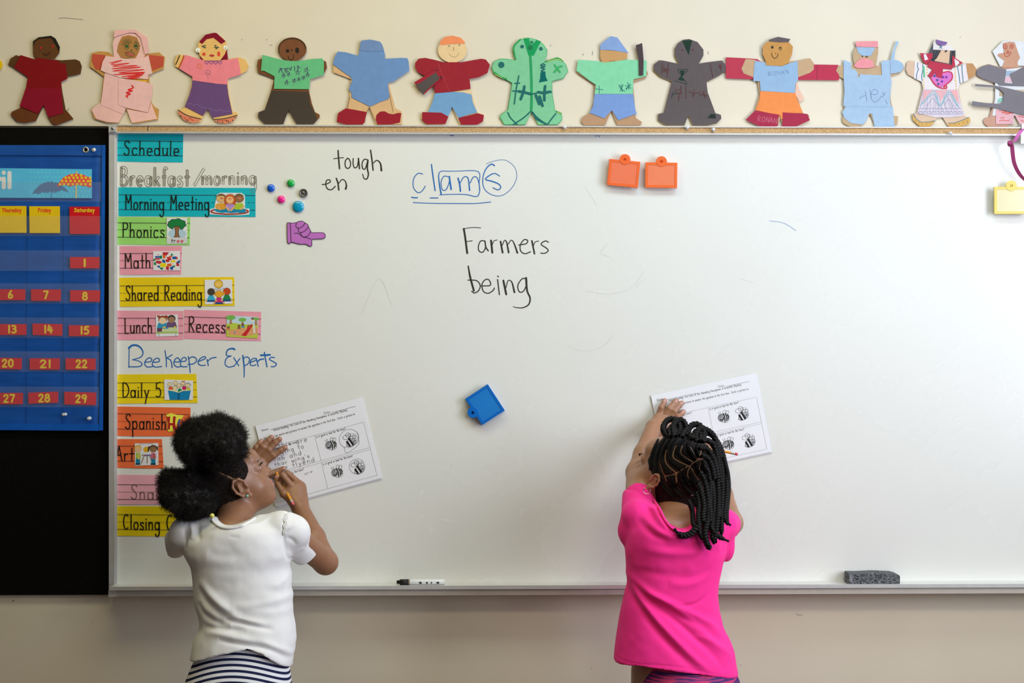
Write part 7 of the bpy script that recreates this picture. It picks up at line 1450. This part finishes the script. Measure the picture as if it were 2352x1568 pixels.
    for s in (-1, 1):
        eb = MB().lathe(g(.0645, s*.0305, -.001)-M@np.array([.0125, 0, 0]), M[:, 0], [(.0119*math.sin(a), .0125-.0119*math.cos(a)) for a in np.linspace(.05, 3.09, 14)], 24).make('eyeball', M_eye, t, True)
        c = g(.0645, s*.0305, -.001); dr_ = M[:, 0]; MB().lathe(c+dr_*.0112, dr_, [(.0058, 0), (.0050, .0007), (.003, .0012), (0, .0014)], 18).make('iris', M_iris, eb, True)
    mb = MB()
    for s in (-1, 1):
        for a in np.linspace(-1.1, 1.2, 16): p = g(.0755+.006*math.cos(a), s*(.031+.0135*math.sin(a)), .0045); q = p+M@np.array([.006*math.cos(a), s*.006*math.sin(a), .002]); mb.tube([p, (p+q)/2+M@np.array([0, 0, -.0008]), q], [.0005, .0005, .0002], 3)
    mb.make('eyelashes', M_lash, t, True)
    # T-shirt
    Sh = Solid(); Sh.u(mks(rw, dy, ry, 0, 2.2), .01)
    Sh.u(cap(W3(1560, 1226, .352), W3(1470, 1186, .345), .046, .040), .02).u(cap(W3(1560, 1228, .352), W3(1655, 1204, .345), .046, .038), .02)
    lA, lB = W3(1466, 1186, .335), W3(1465, 1105, .20); dl = (lB-lA)/np.linalg.norm(lB-lA); Sh.u(cap(lA, lA+dl*.105, .040, .037), .012).u(elp(W3(1439, 1220, .33), (.022, .03, .030)), .014)
    rA, rB = W3(1652, 1206, .335), W3(1678, 1202, .215); dR = (rB-rA)/np.linalg.norm(rB-rA); Sh.u(cap(rA, rA+dR*.085, .040, .037), .012).u(elp(W3(1668, 1252, .33), (.020, .03, .038)), .014)
    def cut(c, n, r):
        c = np.array(c); n = np.array(n); q = elp(c+n*r*.8, (r, r, r)); return lambda p: np.maximum(-((p-c)@n), q(p)).astype(np.float32)
    Sh.s_(cut(lA+dl*.088, dl, .07), .002).s_(cut(rA+dR*.075, dR, .07), .002)
    nc = W3(1568, 1157, .42); nr_ = (.0480, .0600)
    Sh.s_(lambda p: ((np.sqrt(((p[:, 0]-nc[0])/nr_[0])**2+((p[:, 2]-nc[2])/nr_[1])**2)-1)*.05).astype(np.float32), .003)
    hx = [W3(x, 1500, .46)[0] for x in (1380, 1408, 1470, 1540, 1619, 1693, 1720)]; hzv = [W3(1176, y, .46)[2] for y in (1542, 1539, 1533, 1538, 1549, 1567, 1575)]
    Sh.i(lambda p: (np.interp(p[:, 0], hx, hzv)-p[:, 2]).astype(np.float32), .002)
    o5 = lambda P: T(1380, 1100, 3.35, P); d_ = .44
    FD = [creases([(o5(P), a, w_, d_) for P, a, w_ in (([(190,690),(240,870),(330,1030),(480,1210),(640,1370),(760,1470)], -.0055, .010), ([(205,720),(290,900),(400,1050),(560,1220),(710,1360),(860,1480)], .0060, .0085), ([(225,780),(350,920),(520,1040),(700,1190),(860,1340),(960,1470)], -.0060, .0085),
        ([(240,770),(350,860),(500,950),(650,1050),(800,1180),(960,1360)], .0055, .0085), ([(420,930),(600,1040),(760,1130),(940,1270)], -.0050, .0075), ([(350,870),(560,955),(700,1030),(850,1120),(950,1220)], .0048, .007), ([(560,962),(640,972),(740,955),(820,905),(890,810)], -.0035, .004),
        ([(700,1190),(820,1230),(960,1330),(1010,1400)], .004, .007), ([(380,500),(600,525),(850,490),(960,450)], -.0030, .010), ([(340,555),(600,570),(850,540)], .0030, .010), ([(230,560),(300,680),(420,690)], .0025, .010), ([(250,620),(330,700),(500,740),(700,730)], -.0022, .010),
        ([(330,300),(440,400),(560,450),(700,470)], .0045, .008), ([(300,330),(400,430),(520,480)], -.0035, .008), ([(455,215),(490,300),(560,400)], -.0035, .005), ([(430,225),(465,320),(520,400)], .0035, .006), ([(380,220),(400,280),(440,350)], -.003, .006), ([(520,815),(700,800),(880,720)], .003, .010), ([(560,770),(720,760),(860,690)], -.0025, .008),
        ([(200,170),(260,120),(330,110)], -.002, .004), ([(170,210),(230,150),(330,140),(390,190)], -.0035, .004), ([(970,420),(975,520),(950,600)], -.0035, .007), ([(120,1400),(260,1412),(420,1405),(620,1420),(800,1460),(1040,1530)], -.0012, .0016))]),
          lambda p: noise3(p, 24, 11)*.003+noise3(p, 60, 12)*.001]
    V, F = Sh.mesh((W3(1390, 0, .3)[0], -.52, W3(1176, 1600, .46)[2]), (W3(1740, 0, .3)[0], -.18, 1.17), .0026); V = displace(V, F, FD)
    fast('t_shirt', V, F, M_pink_shirt, t, label='bright pink cotton T-shirt')
    cp = []
    for a_ in np.linspace(R(180), R(340), 26):
        x = nc[0]+nr_[0]*1.04*math.cos(a_); z = nc[2]+nr_[1]*1.05*math.sin(a_); y = -.62
        for _ in range(80):
            v = float(Sh(np.array([[x, y, z]], np.float32))[0]); y += v*.7
            if abs(v) < 1e-4: break
        if -.58 < y < -.24: cp.append((x, y-.0008, z))
    if len(cp) > 3: MB().tube(catmull(cp, 3), .0032, 8).make('neckband', M_pink_shirt, t, True)
    Sk = Solid(); sr_ = [(1500, 1484, 1672), (1540, 1476, 1680), (1570, 1470, 1686), (1640, 1466, 1690)]
    Sk.u(mks(sr_, [.375, .378, .382, .385], [.070, .080, .090, .10], 0, 2.2), .01).u(elp((W3(1580, 0, .39)[0], -.393, .655), (.124, .108, .118)), .04)
    zx2 = W3(1580, 0, .39)[0]
    for s in (-1, 1): Sk.u(cap((zx2+s*.058, -.395, .62), (zx2+s*.062, -.385, .36), .070, .049), .02)
    for s in (-1, 1): Sk.s_(lambda p: (p[:, 2]-.36).astype(np.float32), .001) if s > 0 else None
    V, F = Sk.mesh((zx2-.2, -.54, .33), (zx2+.2, -.26, W3(1176, 1500, .38)[2]), .0045); fast('leggings', V, F, M_dye, t, label='purple and pink space-dyed leggings')
    # hair
    Hc = Solid(); Hc.u(elp(g(-.012, 0, .018), np.array([.0898, .0718, .0818])*k, M), .01); Hc.u(elp(g(-.038, 0, -.034), np.array([.050, .058, .058])*k, M), .03)
    Hc.d(lambda p: (np.clip(hairline(p)+.009, 0, .02)*.22).astype(np.float32)); Hc.i(lambda p: hairline(p).astype(np.float32), .003)
    for s in (-1, 1): Hc.s_(elp(g(.006, s*.080, -.016), np.array([.014, .022, .023])*k, M), .004)
    Hb = Solid(); Hb.L = list(Hc.L)
    q1 = lambda P: T(1450, 950, 9.8, P); q2 = lambda P: T(1450, 1090, 8.71, P)
    PARTS = [q1(P) for P in ([(740,1395),(660,1220),(630,1000),(650,850)], [(1000,1320),(820,1160),(750,1000),(780,800)], [(1280,1165),(1060,1060),(935,960),(960,800),(1010,700)], [(1410,1090),(1230,980),(1110,860),(1150,700)], [(1500,1020),(1400,850),(1330,720)],
        [(1530,1010),(1580,850),(1640,690)], [(740,1400),(900,1380),(1050,1310),(1300,1160),(1420,1090),(1520,1030),(1700,985),(1840,970)], [(1590,1050),(1550,1160),(1545,1260)], [(1340,1170),(1270,1300),(1290,1440),(1400,1560)], [(1360,1220),(1430,1360),(1530,1490)], [(1015,1340),(1000,1440),(1010,1540)], [(1680,1060),(1700,1200)], [(740,1400),(780,1520)])]+[q2(P) for P in ([(690,100),(740,230),(830,340),(900,420)], [(900,60),(910,180),(980,290)], [(1150,60),(1230,180),(1340,260)])]
    for P in PARTS:
        C3 = [hit(x, y, Hb, .6) for x, y in catmull(P, 4)]; C3 = [c for c in C3 if c is not None]
        for a, b in zip(C3[:-1], C3[1:]):
            if np.linalg.norm(a-b) < .03: Hc.s_(cap(a, b, .0025), .0005)
    V, F = Hc.mesh(C_-.13, C_+.13, .0016); hair = fast('hair', V, F, M_scalp2, t, label='black cornrowed hair with pale partings')
    ROWS = [q1(P) for P in ([(440,1250),(450,1020),(520,790),(640,560),(770,420)], [(560,1350),(555,1100),(610,830),(750,560),(880,400)], [(830,1320),(700,1120),(690,900),(790,680),(930,480),(990,370)], [(1110,1225),(900,1080),(840,900),(880,720),(1000,540),(1110,410)], [(1330,1115),(1130,980),(1040,870),(1070,720),(1180,570),(1300,460)],
        [(1430,1040),(1330,900),(1280,780),(1290,650),(1390,540)], [(1500,970),(1475,840),(1500,700),(1590,600)], [(1800,920),(1690,880),(1670,780),(1760,700)], [(1640,900),(1640,800),(1700,680)],
        [(1120,1300),(1110,1420),(1180,1560)], [(1220,1230),(1190,1360),(1230,1480),(1310,1600)], [(1450,1120),(1490,1280),(1620,1440),(1740,1560)], [(1620,1060),(1620,1200),(1700,1340)], [(1740,1040),(1780,1180),(1850,1320)], [(900,1400),(930,1500),(1000,1620)], [(1330,1330),(1360,1470),(1460,1600)])]+[q2(P) for P in ([(560,60),(600,190),(700,320),(840,440)], [(760,60),(800,200),(880,320),(1000,430)], [(990,80),(1040,200),(1130,320),(1240,420)], [(1180,90),(1260,200),(1370,330)])]
    for P in ROWS:
        C3 = [hit(x, y, Hb, .6) for x, y in catmull(P, 5)]; C3 = [c for c in C3 if c is not None]
        if len(C3) < 4: continue
        C3 = np.array(C3); nrm = C3-C_; nrm /= np.linalg.norm(nrm, axis=1)[:, None]; V, Q = rope(C3+nrm*.0008, .0044, .0098, 13, False, 7); fast('cornrow', V, Q, M_hair2, hair)
    for j, az in enumerate(np.linspace(.25, 1.25, 6)):          # rows on the side turned away
        C3 = []
        for q in np.linspace(.25, 2.6, 16):
            dl_ = np.array([math.cos(q)*.95, -math.sin(az)*math.sin(q)-.15, math.cos(az)*math.sin(q)*.95+.05]); p = C_+M@(dl_*.16*k)
            dd = (C_+M@np.array([-.012, 0, .018])*k)-p; L_ = np.linalg.norm(dd); dd /= L_
            for _ in range(60):
                v = float(Hb(p[None].astype(np.float32))[0]); p = p+dd*v*.7
                if abs(v) < 2e-4: break
            if abs(v) < 2e-3 and float(hairline(p[None])[0]) < -.002: C3.append(p)
        if len(C3) > 5:
            C3 = catmull(C3, 4); V, Q = rope(C3, .0044, .0098, 12, False, 7); fast('cornrow', V, Q, M_hair2, hair)
    TW = [([(1533,1004,.368),(1524,988,.350),(1528,970,.33),(1542,962,.32),(1556,966,.33),(1562,982,.350),(1560,1000,.366)], .0070), ([(1548,1002,.374),(1545,982,.355),(1553,967,.34),(1567,965,.335),(1576,980,.350),(1578,1000,.366)], .0068),
        ([(1585,1008,.372),(1580,992,.355),(1586,979,.345),(1599,974,.34),(1611,980,.345),(1617,995,.357),(1614,1010,.370)], .0070), ([(1600,1014,.376),(1598,996,.365),(1608,984,.355),(1623,987,.35),(1637,998,.352),(1645,1014,.358),(1648,1030,.365)], .0068),
        ([(1538,1002,.372),(1538,986,.355),(1546,979,.345),(1552,990,.36),(1551,1003,.37)], .0062), ([(1593,1008,.375),(1595,994,.36),(1603,989,.355),(1609,999,.362),(1608,1012,.374)], .0062), ([(1566,1003,.375),(1572,990,.362),(1582,992,.362),(1588,1006,.373)], .0060),
        ([(1612,1012,.378),(1628,1012,.368),(1640,1026,.366),(1648,1048,.372),(1653,1080,.385),(1656,1110,.398)], .0062), ([(1606,1028,.385),(1622,1030,.38),(1636,1045,.38),(1644,1070,.388),(1650,1100,.40)], .0062), ([(1612,1045,.392),(1626,1052,.39),(1636,1072,.394),(1642,1100,.402)], .0060), ([(1640,1010,.352),(1652,1026,.352),(1662,1050,.36),(1668,1080,.374)], .0058),
        ([(1610,1000,.36),(1628,995,.345),(1645,1010,.34),(1656,1030,.35),(1664,1060,.365),(1668,1095,.385),(1669,1130,.40),(1666,1160,.415),(1664,1190,.43),(1672,1201,.435),(1678,1206,.437)], .0060),
        ([(1625,1012,.375),(1642,1022,.365),(1655,1050,.37),(1659,1090,.39),(1659,1130,.405),(1657,1170,.42),(1657,1205,.435),(1657,1238,.442)], .0058), ([(1630,1040,.385),(1643,1070,.385),(1649,1110,.40),(1650,1150,.415),(1648,1190,.432),(1644,1225,.445),(1640,1240,.447)], .0062),
        ([(1618,1070,.395),(1633,1095,.395),(1639,1135,.41),(1639,1175,.425),(1634,1208,.44),(1640,1222,.446),(1655,1234,.446),(1674,1243,.445)], .0058), ([(1608,1085,.40),(1622,1115,.405),(1627,1155,.42),(1626,1190,.437),(1619,1222,.45),(1622,1243,.452),(1630,1260,.452)], .0066), ([(1604,1110,.41),(1611,1130,.415),(1617,1160,.425),(1615,1185,.437),(1616,1200,.442)], .0062),
        ([(1592,1140,.405),(1602,1155,.415),(1608,1175,.425),(1607,1200,.437),(1597,1216,.445),(1583,1227,.448),(1569,1230,.448),(1557,1224,.446),(1549,1214,.443)], .0072), ([(1582,1150,.405),(1588,1165,.415),(1591,1180,.42),(1593,1203,.437),(1601,1214,.446)], .0056), ([(1662,1050,.375),(1671,1085,.385),(1674,1120,.395),(1671,1155,.41),(1669,1180,.425),(1670,1203,.437)], .0050),
        ([(1628,1095,.40),(1642,1130,.405),(1645,1170,.42),(1641,1205,.437),(1636,1232,.446),(1642,1246,.448)], .0054), ([(1640,1050,.38),(1652,1085,.385),(1654,1125,.40),(1653,1165,.418),(1652,1190,.434)], .0054), ([(1600,1130,.41),(1606,1155,.42),(1604,1185,.435),(1607,1222,.449),(1614,1236,.451)], .0056), ([(1615,1060,.39),(1628,1085,.395),(1632,1120,.405),(1631,1155,.42),(1632,1180,.435),(1631,1196,.440)], .0058)]
    for P, r in TW:
        C3 = catmull(np.array([W(*p) for p in P]), 5); V, Q = rope(C3, r, r*2.1, 14, len(P) > 7, 9); fast('twist', V, Q, M_hair2, t, label='hanging two-strand twist' if len(P) > 5 else 'looped twist')
    ties = [(1583, 991, (.72, .25, .50)), (1600, 1000, (.55, .50, .15)), (1620, 1013, (.75, .30, .45)), (1632, 1024, (.75, .35, .45)), (1542, 984, (.55, .50, .50)), (1616, 1121, (.60, .22, .32)), (1590, 1139, (.45, .15, .22))]
    for i, (x, y, c) in enumerate(ties):
        p = hit(x, y, Hb, .6, .008)
        if p is None: continue
        a = np.linspace(0, 2*math.pi, 14); MB().tube([p+np.array([.0038*math.cos(q), -.003+.0015*math.sin(2*q), .0030*math.sin(q)]) for q in a], .0008, 6).make('hair_elastic', mat('elastic_%d' % (i % 5), c, .4), t, True, label='tiny coloured hair elastic')
    rs = np.random.RandomState(4); V, F = Hb.mesh(C_-.13, C_+.13, .004)
    P, Nn = sample_surface(V, F, 1600, rs, lambda c: (((c-C_)@M[:, 0] > .02*k) & (c[:, 1] < C_[1]+.05)).astype(float)+.02); ok = hd(P.astype(np.float32)) > .0008; Vc, Qc = curls(P[ok], Nn[ok]*.5+M@np.array([-.4, 0, .3]), rs, .002, .006, .0007, 1.0, .00030, 6); fast('baby_hair', Vc, Qc, M_hair2, hair, kind='stuff')
    # hoop earring
    c = g(.006, .080, -.036)+np.array([-.005, -.027, -.0005])
    MB().tube([c+np.array([.0082*math.cos(q), -.0015*math.cos(q), .0082*math.sin(q)]) for q in np.linspace(R(130), R(375), 30)], .0010, 8).make('hoop_earring', mat('silver', (.75, .70, .60), .2, metal=1), t, True)
    pencil('yellow pencil poking out behind the braids of the girl in pink', W3(1578, 1019, .0172), W3(1695, 1043, .060))
    return t
girl_pink()
